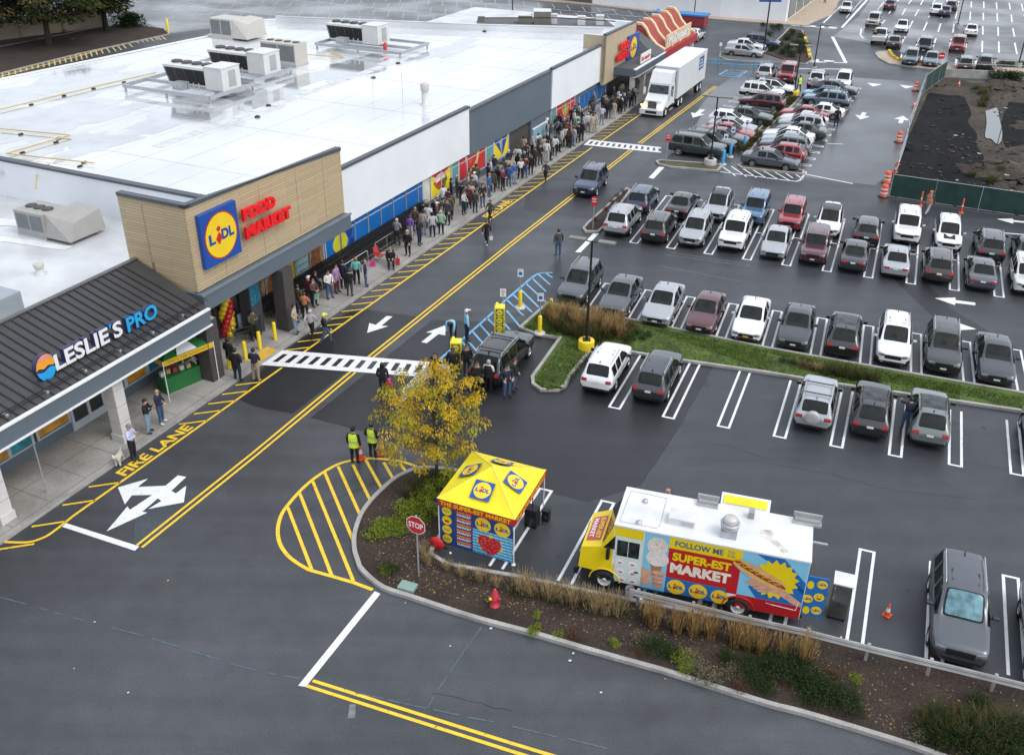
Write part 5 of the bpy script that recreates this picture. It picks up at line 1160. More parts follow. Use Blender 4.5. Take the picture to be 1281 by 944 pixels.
    def HP(x, y, z): return S0 + xs*x + fw*y + upv*z
    q.hull([HP(-.014, .082, -.005), HP(.014, .082, -.005), HP(.010, .104, .0), HP(-.010, .104, .0), HP(-.008, .082, .04), HP(.008, .082, .04), HP(.005, .088, .038), HP(-.005, .088, .038)], SKIN)
    EY = mat('eye_dark', (.03, .02, .018), .3)
    for s_ in (1, -1):
        q.ball(HP(.031*s_, .078, .040), .011, EY, 6); q.ball(HP(.079*s_, .0, .018), .021, SKIN, 6, 1.5)
    q.hull([HP(x, y, z) for z in (-.040, -.030) for x, y in ((-.022, .072), (.022, .072), (.018, .086), (-.018, .086))], mat('lips', (.28, .10, .09), .5))
    body = q.build('body', me_only=True)
    # hair: a cap of hair down to the nape
    def cap(low, back, r=1.12):
        h = MB(); vs = []; n = 14; k = 6
        for i in range(k+1):
            a = i/k*math.pi*.62
            for j in range(n):
                b_ = 2*math.pi*j/n; y = math.sin(b_); ext = 1.0 + (back if y < -.1 else (-.38 if y > .35 else 0))
                a2 = min(a*ext, 2.5); vs.append(HP(.086*r*math.sin(a2)*math.cos(b_), .100*r*math.sin(a2)*y-.008, .035+.100*r*math.cos(a2)*(1.0)))
        fs = [(i*n+j, i*n+(j+1) % n, (i+1)*n+(j+1) % n, (i+1)*n+j) for i in range(k) for j in range(n)]
        h.mesh(vs, fs, HAIRD, True); return h
    hair = cap(0, .15).build('hair', me_only=True); lh = cap(0, .55, 1.16)
    lh.hull([HP(-.09, -.095, -.16), HP(.09, -.095, -.16), HP(.08, -.03, -.15), HP(-.08, -.03, -.15), HP(-.095, -.10, .02), HP(.095, -.10, .02), HP(.09, .01, .02), HP(-.09, .01, .02)], HAIRD)
    longh = lh.build('hair', me_only=True)
    hc = cap(0, -.12, 1.17); hc.hull([HP(x, y, z) for z in (.055, .07) for x, y in ((-.07, .085), (.07, .085), (.05, .165), (-.05, .165))], HAIRD); hat = hc.build('cap', me_only=True)
    hd = cap(0, .35, 1.28); hood = hd.build('hood', me_only=True)
    # vest / second layer
    return dict(body=body, short=hair, long=longh, cap=hat, hood=hood, J=J)
POSES = {
 'stand': skin_mesh({}), 'stand2': skin_mesh({'wrR': (.10, -.25, 1.06), 'elR': (.25, -.02, 1.13), 'wrL': (-.08, -.24, 1.04), 'elL': (-.25, -.02, 1.13), 'knR': (.13, -.03, .5), 'anR': (.16, .0, .09), 'toR': (.20, -.16, .045)}, bulk=1.05),
 'phone': skin_mesh({'wrR': (.07, -.30, 1.30), 'elR': (.24, -.10, 1.12), 'wrL': (-.06, -.28, 1.26), 'elL': (-.24, -.08, 1.12), 'skull': (0, -.05, 1.56), 'crown': (0, -.07, 1.645)}),
 'coat': skin_mesh({'wrR': (.20, -.12, .90)}, coat=.22, bulk=1.12), 'pockets': skin_mesh({'elR': (.29, .06, 1.14), 'wrR': (.20, -.10, .97), 'elL': (-.29, .06, 1.14), 'wrL': (-.20, -.10, .97)}, coat=.08, bulk=1.1),
 'walk': skin_mesh({'knR': (.10, -.20, .53), 'anR': (.10, -.24, .12), 'toR': (.11, -.40, .09), 'knL': (-.10, .06, .50), 'anL': (-.10, .30, .15), 'toL': (-.11, .20, .04), 'elR': (.25, .14, 1.14), 'wrR': (.24, .12, .90), 'elL': (-.25, -.08, 1.14), 'wrL': (-.22, -.26, .95)}),
 'bend': skin_mesh({'spine': (0, -.10, 1.06), 'chest': (0, -.30, 1.15), 'neck': (0, -.47, 1.16), 'skull': (0, -.57, 1.13), 'crown': (0, -.66, 1.14), 'shR': (.18, -.38, 1.16), 'shL': (-.18, -.38, 1.16), 'elR': (.20, -.46, .88), 'wrR': (.18, -.52, .62), 'elL': (-.20, -.46, .88), 'wrL': (-.18, -.52, .62)}),
 'sit': skin_mesh({'pelvis': (0, 0, .50), 'spine': (0, .03, .68), 'chest': (0, .02, .88), 'neck': (0, -.01, 1.05), 'skull': (0, -.03, 1.14), 'crown': (0, -.02, 1.23), 'shR': (.185, 0, .98), 'shL': (-.185, 0, .98), 'elR': (.25, -.05, .74), 'wrR': (.12, -.28, .66), 'elL': (-.25, -.05, .74), 'wrL': (-.12, -.28, .66), 'hipR': (.10, -.05, .49), 'hipL': (-.10, -.05, .49), 'knR': (.13, -.46, .50), 'knL': (-.13, -.46, .50), 'anR': (.13, -.44, .10), 'anL': (-.13, -.44, .10), 'toR': (.14, -.60, .05), 'toL': (-.14, -.60, .05)}),
 'reach': skin_mesh({'elR': (.30, -.18, 1.32), 'wrR': (.26, -.42, 1.28), 'elL': (-.28, -.12, 1.2), 'wrL': (-.2, -.36, 1.15)}),
}
CLOTH = {'black': (.010, .010, .012), 'white': (.60, .60, .60), 'grey': (.20, .20, .21), 'light grey': (.40, .41, .42), 'dark grey': (.05, .05, .055), 'navy': (.012, .018, .05), 'blue': (.03, .10, .30), 'light blue': (.25, .52, .66), 'teal': (.16, .50, .47), 'purple': (.16, .08, .36), 'lilac': (.30, .18, .32), 'maroon': (.13, .02, .035), 'red': (.42, .03, .04), 'beige': (.42, .36, .28), 'olive': (.07, .07, .04), 'green': (.25, .42, .30), 'brown': (.09, .055, .04), 'orange': (.45, .16, .08), 'neon yellow': (.62, .85, .06), 'pink': (.60, .04, .24), 'jeans': (.05, .09, .17), 'pale jeans': (.20, .30, .40), 'khaki': (.33, .24, .16), 'lavender': (.50, .52, .68), 'yellow': (.75, .70, .05)}
def cloth(c): return mat('cloth_'+c.replace(' ', '_'), CLOTH[c], .85, var=.15, vscale=6)
HAIRC = {'black': mat('hair_black', (.012, .010, .010), .5), 'brown': mat('hair_brown', (.05, .028, .016), .5), 'grey': mat('hair_grey', (.34, .33, .32), .6), 'fair': mat('hair_fair', (.28, .17, .08), .5)}
NP = [0]
def person(pos, face, pose='stand', top='black', legs='navy', head='short', hairc='black', sk='light', label=None, group=None, sc=1.0, vest=None, headcol=None, shoes=None, base=.142):
    """face: direction the person looks (world angle of -Y axis)"""
    P = POSES[pose]; NP[0] += 1
    r = thing('person', label, 'person', (pos[0], pos[1], base), group)
    r.rotation_euler = (0, 0, face + math.pi/2); wd = sc*rnd.uniform(1.0, 1.12); r.scale = (wd, wd, sc)
    o = obj('body', P['body'], r)
    for sl in o.material_slots:
        mm = sl.material
        if mm == SKIN and sk == 'brown': sl.link = 'OBJECT'; sl.material = SKIND
        elif mm == TOPD: sl.link = 'OBJECT'; sl.material = cloth(top)
        elif mm == PANTD: sl.link = 'OBJECT'; sl.material = cloth(legs)
        elif mm == SHOED and shoes: sl.link = 'OBJECT'; sl.material = cloth(shoes)
    if head != 'bald':
        h = obj({'short': 'hair', 'long': 'hair', 'cap': 'cap', 'hood': 'hood'}[head], P[head], r)
        h.material_slots[0].link = 'OBJECT'; h.material_slots[0].material = cloth(headcol) if head in ('cap', 'hood') else HAIRC[hairc]
    if vest: obj('vest', VESTM[(pose, vest)], r)
    return r
VESTM = {}
def make_vest(pose, col, stripe_=True):
    q = MB(); J = POSES[pose]['J']; c = Vector(J['chest']); s0 = Vector(J['spine'])
    n = 18; vs = []
    rings = [(.83, .205, .155), (1.0, .19, .145), (1.2, .205, .145), (1.36, .20, .135), (1.44, .14, .10)]
    for z, rx, ry in rings:
        for i in range(n): a = 2*math.pi*i/n; vs.append((rx*math.cos(a), ry*math.sin(a), z))
    m = cloth(col); q.mesh(vs, [(k*n+i, k*n+(i+1) % n, (k+1)*n+(i+1) % n, (k+1)*n+i) for k in range(4) for i in range(n)], m, True)
    if stripe_: 
        for z0, z1, rx, ry in [(1.08, 1.13, .203, .152)]:
            vs = [((rx+.004)*math.cos(2*math.pi*i/n), (ry+.004)*math.sin(2*math.pi*i/n), z) for z in (z0, z1) for i in range(n)]
            q.mesh(vs, [(i, (i+1) % n, n+(i+1) % n, n+i) for i in range(n)], cloth('light grey'), True)
    VESTM[(pose, col)] = q.build('vest', me_only=True)
for ps in ('stand', 'walk', 'pockets'): make_vest(ps, 'neon yellow')
make_vest('stand', 'black', False); make_vest('stand2', 'black', False); make_vest('walk', 'orange')
AN, AU, ANm, AUm = HN, HU, HN+math.pi, HU+math.pi
GQ = 'people queueing along the shop front'
used = {}
LANDM = [(36, 'by the brick column'), (38.2, 'below the shop windows'), (44.5, 'by the end of the cart row'), (48, 'beside the cart row'), (52, 'beside the far carts'), (56, 'near the white pilaster'), (59.5, 'below the yellow food poster'), (63, 'below the red banana poster'), (67, 'below the blue yellow poster'), (71.5, 'before the dark delivery bay'), (76, 'before the pale blue door'), (81, 'below the far red poster'), (86, 'below the far blue windows'), (99, 'before the far shop entrance')]
def where(u):
    for a, t in LANDM:
        if u < a: return t
    return LANDM[-1][1]
def q8(zx, zy, x, y): return G(zx+x/8.0, zy+y/8.0, .14)
PL = []                               # every queue position, to keep later arrivals apart
def qp(o, x, y, face, pose, top, legs, head='short', hairc='black', sk='light', headcol=None, shoes=None, extra='', sc=None, group=GQ, base=.142):
    p = q8(o[0], o[1], x, y) if base > .1 else G(o[0]+x/8, o[1]+y/8); u, n = un(p)
    if base > .1: n = min(n, -29.15); n = max(n, -32.2)
    p = UN(u, n)
    d = {'short': hairc+' hair', 'long': 'long '+hairc+' hair', 'cap': (headcol or '')+' cap', 'hood': (headcol or '')+' hood', 'bald': 'bald head'}[head]
    lab = f'{top} top, {legs} trousers, {d}{", "+where(u) if base > .1 and not extra else ""}{", "+extra if extra else ""}'.strip().replace('  ', ' '); lab = ('person in '+lab) if len(lab.split()) < 14 else lab
    if lab in used:
        lab = ' '.join(lab.split()[:11]) + ', ' + rnd.choice(['close to wall', 'close to kerb', 'between others'])
    used[lab] = 1; PL.append((u, n))
    return person(p, face, pose, top, legs, head, hairc, sk, lab, group, sc or rnd.uniform(.96, 1.06), None, headcol, shoes, base)
a = (340, 330)
qp(a, 245, 700, AN+.4, 'pockets', 'beige', 'pale jeans', extra='leaning near the column'); qp(a, 405, 745, AU+.2, 'walk', 'light grey', 'black', 'cap', headcol='light grey', extra='stepping off the kerb', base=.012, group='people walking in the road')
qp(a, 545, 805, AU-1.0, 'walk', 'black', 'jeans', 'cap', headcol='neon yellow', extra='walking over the fire lane stripes', base=.012, group='people walking in the road')
qp(a, 245, 590, AU, 'coat', 'navy', 'black'); qp(a, 345, 560, AU+.3, 'stand2', 'orange', 'black', 'short', 'brown'); qp(a, 430, 430, AN, 'stand2', 'brown', 'black', 'long', 'black', extra='holding a pale bag'); qp(a, 385, 410, AU, 'stand', 'maroon', 'dark grey', 'cap', headcol='white')
qp(a, 580, 348, AN-.4, 'stand2', 'white', 'jeans', 'short', 'brown'); qp(a, 655, 290, AN, 'coat', 'lilac', 'maroon', 'long'); qp(a, 785, 325, AU+.2, 'pockets', 'black', 'dark grey'); qp(a, 720, 250, AU, 'coat', 'navy', 'black'); qp(a, 855, 210, AU+.4, 'stand', 'teal', 'black', 'long', 'fair'); qp(a, 945, 228, AN+.5, 'stand', 'navy', 'jeans', 'bald'); qp(a, 280, 500, AU, 'coat', 'olive', 'black', 'short', 'brown')
a = (460, 220)
qp(a, 405, 800, AUm, 'coat', 'black', 'black', 'short', 'grey'); qp(a, 300, 690, AU, 'stand2', 'grey', 'navy', 'short', 'grey'); qp(a, 430, 640, AU, 'stand', 'purple', 'light grey', 'short', 'brown'); qp(a, 520, 695, AN, 'phone', 'black', 'navy', 'short', 'brown', 'brown'); qp(a, 650, 618, AU+.6, 'pockets', 'light grey', 'navy', 'hood', headcol='black', shoes='white'); qp(a, 610, 530, AU, 'pockets', 'white', 'dark grey'); qp(a, 735, 590, AU+.3, 'pockets', 'green', 'black', 'short', 'grey'); qp(a, 800, 492, AUm, 'coat', 'dark grey', 'black', sc=1.1); qp(a, 700, 430, AU, 'coat', 'brown', 'black', 'short', 'grey'); qp(a, 480, 560, AU, 'coat', 'brown', 'black', 'short', 'fair'); qp(a, 560, 500, AU, 'coat', 'black', 'black'); qp(a, 825, 440, AU, 'coat', 'olive', 'black')
qp(a, 960, 390, AN, 'stand2', 'light grey', 'navy', 'short', 'brown', extra='leaning on a cart'); qp(a, 1075, 370, AU, 'coat', 'dark grey', 'navy'); qp(a, 1015, 330, AU, 'coat', 'maroon', 'black', 'short', 'fair'); qp(a, 940, 300, AU, 'stand', 'black', 'dark grey'); qp(a, 1150, 315, AN-.6, 'pockets', 'black', 'jeans', 'long'); qp(a, 1215, 210, AN, 'stand', 'blue', 'jeans', 'short', 'fair')
qp(a, 1225, 470, AUm-.3, 'walk', 'olive', 'black', extra='striding over the road lettering', base=.012, group='people walking in the road'); qp(a, 1190, 690, AUm+.2, 'walk', 'black', 'black', 'long', extra='carrying a white bag across the lane', base=.012, group='people walking in the road', shoes='white')
a = (560, 150)
for x, y, f, ps, tp, lg, hd, hc, hcol in [(455, 725, AU, 'coat', 'olive', 'black', 'long', 'brown', None), (500, 690, AU, 'stand', 'black', 'dark grey', 'short', 'black', None), (550, 712, AN, 'stand2', 'maroon', 'black', 'short', 'brown', None), (610, 668, AU, 'pockets', 'blue', 'jeans', 'short', 'black', None), (665, 642, AN, 'stand', 'blue', 'pale jeans', 'short', 'grey', None), (600, 590, AU, 'coat', 'beige', 'black', 'short', 'brown', None), (560, 600, AU, 'coat', 'brown', 'black', 'short', 'black', None), (728, 598, AU+.4, 'stand2', 'white', 'black', 'long', 'fair', None), (772, 585, AU, 'phone', 'maroon', 'jeans', 'short', 'black', None), (830, 552, AU+.3, 'coat', 'black', 'black', 'bald', 'black', None), (765, 520, AU, 'coat', 'navy', 'black', 'short', 'grey', None), (870, 470, AU, 'coat', 'dark grey', 'black', 'short', 'brown', None), (922, 452, AN-.5, 'stand2', 'black', 'dark grey', 'short', 'black', None), (985, 425, AU, 'stand', 'white', 'light grey', 'short', 'black', None), (1030, 405, AN, 'stand', 'dark grey', 'black', 'long', 'black', None), (960, 380, AU, 'coat', 'beige', 'grey', 'short', 'brown', None), (1072, 358, AU, 'stand2', 'white', 'black', 'short', 'black', None), (1110, 325, AU, 'coat', 'grey', 'black', 'short', 'black', None), (1178, 268, AU, 'phone', 'white', 'dark grey', 'short', 'brown', None), (1218, 282, AU, 'coat', 'brown', 'black', 'long', 'black', None), (1250, 258, AU, 'stand', 'light grey', 'pale jeans', 'short', 'brown', None)]:
    qp(a, x, y, f+rnd.uniform(-.3, .3), ps, tp, lg, hd, hc, 'brown' if rnd.random() < .3 else 'light', hcol)
qp(a, 980, 628, AUm, 'walk', 'dark grey', 'black', 'short', 'brown', extra='on the fire lane stripes with papers', base=.012, group='people walking in the road')
a = (680, 90)
for x, y, tp, lg, hd, hc in [(110, 838, 'white', 'black', 'short', 'black'), (150, 802, 'grey', 'black', 'short', 'black'), (172, 760, 'white', 'dark grey', 'short', 'black'), (215, 747, 'beige', 'black', 'short', 'brown'), (252, 762, 'brown', 'black', 'long', 'brown'), (297, 742, 'light grey', 'pale jeans', 'short', 'brown'), (352, 715, 'black', 'black', 'short', 'black'), (330, 620, 'green', 'grey', 'short', 'brown'), (395, 692, 'brown', 'black', 'long', 'black'), (452, 702, 'navy', 'navy', 'short', 'black'), (440, 600, 'white', 'grey', 'long', 'grey'), (465, 545, 'black', 'black', 'short', 'black'), (520, 602, 'beige', 'khaki', 'short', 'brown'), (545, 622, 'beige', 'beige', 'short', 'black'), (580, 532, 'lavender', 'grey', 'short', 'black'), (612, 470, 'black', 'black', 'short', 'black'), (650, 472, 'black', 'dark grey', 'long', 'black'), (707, 472, 'beige', 'light grey', 'short', 'brown'), (725, 405, 'brown', 'black', 'short', 'black'), (760, 400, 'white', 'black', 'cap', 'white'), (777, 428, 'black', 'black', 'cap', 'black'), (800, 402, 'navy', 'black', 'short', 'grey'), (845, 362, 'dark grey', 'black', 'short', 'black'), (890, 347, 'black', 'black', 'short', 'black'), (920, 332, 'grey', 'black', 'short', 'brown'), (310, 520, 'navy', 'black', 'short', 'black')]:
    qp(a, x, y, AU+rnd.uniform(-.8, .8), rnd.choice(['stand', 'coat', 'stand2', 'pockets', 'phone']), tp, lg, hd, hc, 'brown' if rnd.random() < .25 else 'light', headcol='white' if hc == 'white' else 'black')
# the denser far part of the line
cols = ['black', 'navy', 'dark grey', 'white', 'beige', 'brown', 'grey', 'maroon', 'navy', 'olive', 'light grey', 'black', 'dark grey', 'black']
k = 0
for it in range(1500):
    if k >= 62: break
    u = rnd.uniform(57, 93.5); n = rnd.uniform(-32.0, -29.6)
    if u > 88: n = rnd.uniform(-31.9, -29.2)
    if it < 150: u, n = rnd.choice([rnd.uniform(36.8, 41), rnd.uniform(50.5, 57)]), rnd.uniform(-31.0, -30.0)
    if any((u-a_)**2*1.0+(n-b_)**2 < .42 for a_, b_ in PL): continue
    PL.append((u, n)); k += 1; tp = rnd.choice(cols); lg = rnd.choice(['black', 'jeans', 'navy', 'dark grey', 'black', 'khaki', 'pale jeans'])
    hd = rnd.choice(['short', 'short', 'long', 'cap', 'hood']); hc = rnd.choice(['black', 'brown', 'grey', 'fair', 'black']); hcol = rnd.choice(['black', 'grey', 'dark grey', 'navy', 'white', 'olive']) if hd in ('cap', 'hood') else None
    pl = 'by wall' if n < -31.2 else ('near the kerb' if n > -30.2 else 'mid pavement')
    d = {'short': hc+' hair', 'long': 'long '+hc+' hair', 'cap': (hcol or '')+' cap', 'hood': (hcol or '')+' hood'}[hd]
    lab = f'{tp} coat, {lg if lg.endswith("jeans") else lg+" trousers"}, {d}, {pl}, {where(u)}'
    if lab in used: continue
    used[lab] = 1
    person(UN(u, n), AU+rnd.uniform(-1.2, 1.0), rnd.choice(['stand', 'coat', 'stand2', 'pockets', 'coat']), tp, lg, hd, hc, 'brown' if rnd.random() < .25 else 'light', lab, GQ, rnd.uniform(.94, 1.06), None, hcol)
# people elsewhere
def solo(px, face, pose, top, legs, head, hc, label, base=.012, sk='light', headcol=None, sc=1.03, vest=None, shoes=None, grp='people around the parking lot'):
    return person(G(px[0], px[1], base), face, pose, top, legs, head, hc, sk, label, grp, sc, vest, headcol, shoes, base)
toC = -math.pi/2
DOGP = G(150, 580, .01)
solo((168.5, 575), AN+.3, 'phone', 'lavender', 'black', 'cap', 'black', 'person in pale hoodie and grey cap with phone and white dog at the kerb', .012, headcol='grey', sc=1.06)
solo((187.5, 541), AN+.5, 'phone', 'black', 'pale jeans', 'short', 'black', 'person in black hooded jacket and pale jeans on the sidewalk by the white column', .142); solo((203, 530), AN+.4, 'stand2', 'navy', 'jeans', 'bald', 'black', 'bald person in navy jacket and jeans looking at a phone by the green canopy pole', .142, sc=1.08, shoes='white')
solo((298.5, 477), AU+.1, 'pockets', 'black', 'navy', 'short', 'black', 'person all in black seen from behind beside the fire lane hatching', .012, sc=1.08); solo((321.5, 477), AU+.2, 'stand2', 'navy', 'khaki', 'short', 'black', 'person in navy sweater and khaki trousers seen from behind on the road edge', .012, sc=1.08, shoes='beige'); solo((289.5, 462), AU, 'coat', 'black', 'black', 'short', 'black', 'person in long black coat behind a yellow bollard', .142, sk='brown')
solo((318.5, 425.5), AN-.2, 'phone', 'olive', 'black', 'long', 'black', 'person in dark cardigan over teal shirt near the brick column', .142); solo((252, 464), AN, 'coat', 'dark grey', 'black', 'short', 'brown', 'person half hidden behind the brick column by the canopy', .142)
solo((698, 320.5), HU+.9, 'stand', 'dark grey', 'jeans', 'short', 'black', 'person in dark jacket and jeans walking alone on the road past the lamp post', sc=1.08)
solo((584, 426.5), AU-.9, 'stand', 'light blue', 'navy', 'cap', 'black', 'staff person in light blue shirt and white cap standing by the yellow display box', headcol='white', sc=1.1, sk='brown'); solo((567, 423), AUm+.2, 'bend', 'light blue', 'navy', 'short', 'black', 'staff person in light blue shirt bending forward over the road arrow', sk='brown')
solo((567, 474), toC, 'coat', 'black', 'black', 'short', 'black', 'person in dark sweater in front of the nearer yellow display box', sk='brown'); solo((584, 470), toC+.4, 'coat', 'black', 'dark grey', 'short', 'brown', 'person in black sweater right of the nearer yellow display box'); solo((611, 490), HB, 'stand2', 'white', 'black', 'short', 'grey', 'person in white shirt with black waistcoat beside the long black SUV', vest='black')
solo((634, 496), toC+.5, 'pockets', 'navy', 'jeans', 'short', 'black', 'person in navy coat and jeans behind the long black SUV'); solo((643, 488), toC+1.2, 'coat', 'black', 'jeans', 'short', 'brown', 'person in black coat and jeans at the rear right of the long black SUV')
solo((597, 492), toC, 'coat', 'black', 'black', 'short', 'black', 'person in black partly behind the yellow tree by the long SUV'); solo((557, 490), AU, 'pockets', 'light grey', 'grey', 'short', 'brown', 'person in light grey hooded top behind the tree crown'); solo((545, 480), AUm, 'stand', 'black', 'black', 'short', 'black', 'person in black at the foot of the crossing behind the tree crown'); solo((566, 512), AU, 'stand', 'navy', 'navy', 'short', 'black', 'person in navy seen through the tree crown')
solo((488, 500), AU, 'stand', 'red', 'black', 'hood', 'black', 'child in pink hood and red coat near the crossing left of the tree', headcol='pink', sc=.68); solo((480, 494), AU+.4, 'coat', 'black', 'black', 'long', 'black', 'adult in black coat next to the child in a pink hood')
solo((444.5, 580), HU+.2, 'stand', 'black', 'black', 'cap', 'black', 'traffic marshal in yellow vest and black beanie left of the pair at the hatched bulb', vest='neon yellow', headcol='black', sc=1.08); solo((467, 573), HU, 'pockets', 'black', 'black', 'short', 'black', 'traffic marshal in yellow vest partly behind the yellow tree', vest='neon yellow', sc=1.05)
solo((830, 660), toC+.2, 'stand', 'dark grey', 'navy', 'bald', 'black', 'balding person in grey shirt standing behind the food truck', sc=1.15)
solo((1131, 538), HB+.2, 'reach', 'navy', 'jeans', 'short', 'black', 'person in navy jacket leaning into the sage green crossover')
solo((1045, 159.5), HU, 'coat', 'black', 'navy', 'short', 'black', 'person in dark coat at the end of the far column of cars', sc=1.08); solo((998.5, 115.5), HU+.6, 'walk', 'black', 'black', 'short', 'black', 'worker in yellow vest walking past the yellow lamp base', vest='neon yellow'); solo((1092.5, 55), toC, 'coat', 'black', 'black', 'short', 'black', 'person in black crossing at the corner of the far lot'); solo((1031.5, 5), toC, 'coat', 'brown', 'black', 'short', 'black', 'person in dark clothes on the tan walk by the white store')
solo((1158.5, 269), toC+2.2, 'walk', 'dark grey', 'light grey', 'cap', 'black', 'construction worker with orange helmet and vest by the green fence', headcol='orange', vest='orange', sc=1.06)
# seated visitor with red bag, folding chairs
def lawn_chair(px, col, label, face):
    p = G(px[0], px[1], .14); t = thing('folding_chair', label, 'chair', (p.x, p.y, .142)); t.rotation_euler = (0, 0, face+math.pi/2)
    f = cloth(col); q = MB(); q.hull([(-.24, -.22, .40), (.24, -.22, .40), (.24, .22, .37), (-.24, .22, .37), (-.24, -.22, .43), (.24, -.22, .43), (.24, .22, .40), (-.24, .22, .40)], f); me = q.build('seat', me_only=True); obj('seat', me, t)
    q = MB(); q.hull([(-.25, .22, .40), (.25, .22, .40), (.25, .25, .40), (-.25, .25, .40), (-.25, .34, .92), (.25, .34, .92), (.25, .37, .92), (-.25, .37, .92)], f); obj('backrest', q.build('backrest', me_only=True), t)
    for sx in (-1, 1):
        for sy, ty in ((-.26, .22), (.28, -.22)):
            q = MB(); q.tube((sx*.26, sy, 0), (sx*.26, ty, .42), .012, STEEL, 6); obj('leg', q.build('leg', me_only=True), t)
        q = MB(); q.box((sx*.28, 0, .62), (.04, .44, .03), BLACK); q.tube((sx*.28, -.2, .4), (sx*.28, -.2, .6), .012, STEEL, 6); obj('armrest', q.build('armrest', me_only=True), t)
lawn_chair((476, 327), 'red', 'red folding chair beside the cart row', AN); lawn_chair((489, 333), 'black', 'dark folding chair with a seated person', AUm+.6)
p = G(489, 333, .14); person((p.x, p.y), AUm+.6, 'sit', 'black', 'black', 'short', 'fair', 'light', 'person in black seated in a folding chair on the sidewalk', GQ, 1.0, base=.10)
def bag(px, z, col, label, sc=1.0, nm='bag'):
    p = G(px[0], px[1], z); t = thing(nm, label, 'bag', p); q = MB(); c = cloth(col)
    q.hull([Vector((x*sc, y*sc, 0))+p for x, y in ((-.17, -.08), (.17, -.08), (.17, .08), (-.17, .08))] + [Vector((x*sc, y*sc, .36*sc))+p for x, y in ((-.19, -.05), (.19, -.05), (.19, .05), (-.19, .05))], c); q.build('pouch', t)
    q = MB()
    for y in (-.05, .05): q.path([p+Vector((-.09*sc, y*sc, .36*sc)), p+Vector((-.06*sc, y*sc, .52*sc)), p+Vector((.06*sc, y*sc, .52*sc)), p+Vector((.09*sc, y*sc, .36*sc))], .012, c, 5)
    q.build('handle', t)
bag((496, 331), .142, 'red', 'red and white carrier bag beside the seated person', 1.15); bag((466.5, 333), .142, 'pink', 'pink and black bag on the sidewalk behind the teal jacket', .9); bag((395.5, 374), .60, 'green', 'pale green carrier bag held at the column end of the line', .95); bag((614.5, 300), .55, 'white', 'white carrier bag held by the woman crossing the lane', .6)
# white dog at the kerb
def dog(p, face):
    me = bpy.data.meshes.new('body'); J = dict(hip=(0, .24, .40), mid=(0, .02, .40), ch=(0, -.20, .42), nk=(0, -.32, .54), hd=(0, -.40, .62), mz=(0, -.52, .59), tl=(0, .36, .48), tt=(0, .44, .60))
    E = [('hip', 'mid'), ('mid', 'ch'), ('ch', 'nk'), ('nk', 'hd'), ('hd', 'mz'), ('hip', 'tl'), ('tl', 'tt')]; Rr = dict(hip=.11, mid=.11, ch=.13, nk=.085, hd=.085, mz=.045, tl=.04, tt=.05)
    for s_, t in ((1, 'r'), (-1, 'l')):
        J['fs'+t] = (.08*s_, -.20, .32); J['fk'+t] = (.085*s_, -.19, .17); J['ff'+t] = (.085*s_, -.21, .03); J['hs'+t] = (.085*s_, .22, .30); J['hk'+t] = (.09*s_, .31, .17); J['hf'+t] = (.09*s_, .27, .03)
        E += [('ch', 'fs'+t), ('fs'+t, 'fk'+t), ('fk'+t, 'ff'+t), ('hip', 'hs'+t), ('hs'+t, 'hk'+t), ('hk'+t, 'hf'+t)]
        for k, r in (('fs', .06), ('fk', .045), ('ff', .045), ('hs', .07), ('hk', .04), ('hf', .045)): Rr[k+t] = r
    ks = list(J); ix = {k: i for i, k in enumerate(ks)}; me.from_pydata([J[k] for k in ks], [(ix[a], ix[b]) for a, b in E], [])
    o = bpy.data.objects.new('body', me); COL.objects.link(o); o.modifiers.new('k', 'SKIN').use_smooth_shade = True
    for k in ks: me.skin_vertices[0].data[ix[k]].radius = (Rr[k],)*2; me.skin_vertices[0].data[ix[k]].use_root = k == 'mid'
    sb = o.modifiers.new('s', 'SUBSURF'); sb.levels = 2; sb.render_levels = 2; dg = bpy.context.evaluated_depsgraph_get(); dg.update()
    ev = bpy.data.meshes.new_from_object(o.evaluated_get(dg)); bpy.data.objects.remove(o); ev.materials.clear(); ev.materials.append(mat('dog_fur_cream', (.62, .58, .50), .95, var=.2, vscale=14, bump=1, bscale=40))
    for v in ev.vertices: v.co += Vector((rnd.uniform(-1, 1), rnd.uniform(-1, 1), rnd.uniform(-1, 1)))*.008
    t = thing('dog', 'small fluffy cream white dog standing at the kerb by the fire lane lettering', 'dog', p); t.rotation_euler = (0, 0, face+math.pi/2); obj('body', ev, t)
    for s_ in (1, -1):
        q = MB(); q.ball((s_*.075, -.38, .64), .045, MATS['dog_fur_cream'], 8, 1.6); obj('ear', q.build('ear', me_only=True), t)
    q = MB(); q.ball((0, -.565, .60), .018, BLACK, 8); obj('nose', q.build('nose', me_only=True), t)
dog(DOGP, AUm+.5)
# ------------------------------------------------------------------ vehicles and displays of the event
AX3 = (Vector((1, 0, 0)), Vector((0, 1, 0)), UPV)
def fr(o, xd):                                  # local frame helper: point from (x along, y to the camera side, z)
    xd = Vector(xd).normalized(); yd = Vector((xd.y, -xd.x, 0))
    return (lambda x, y, z: Vector((o.x, o.y, 0)) + xd*x + yd*y + UPV*z), (xd, yd, UPV)
def fbox(q, P, A, x0, x1, y0, y1, z0, z1, m): q.box(P((x0+x1)/2, (y0+y1)/2, (z0+z1)/2), (abs(x1-x0), abs(y1-y0), abs(z1-z0)), m, A)
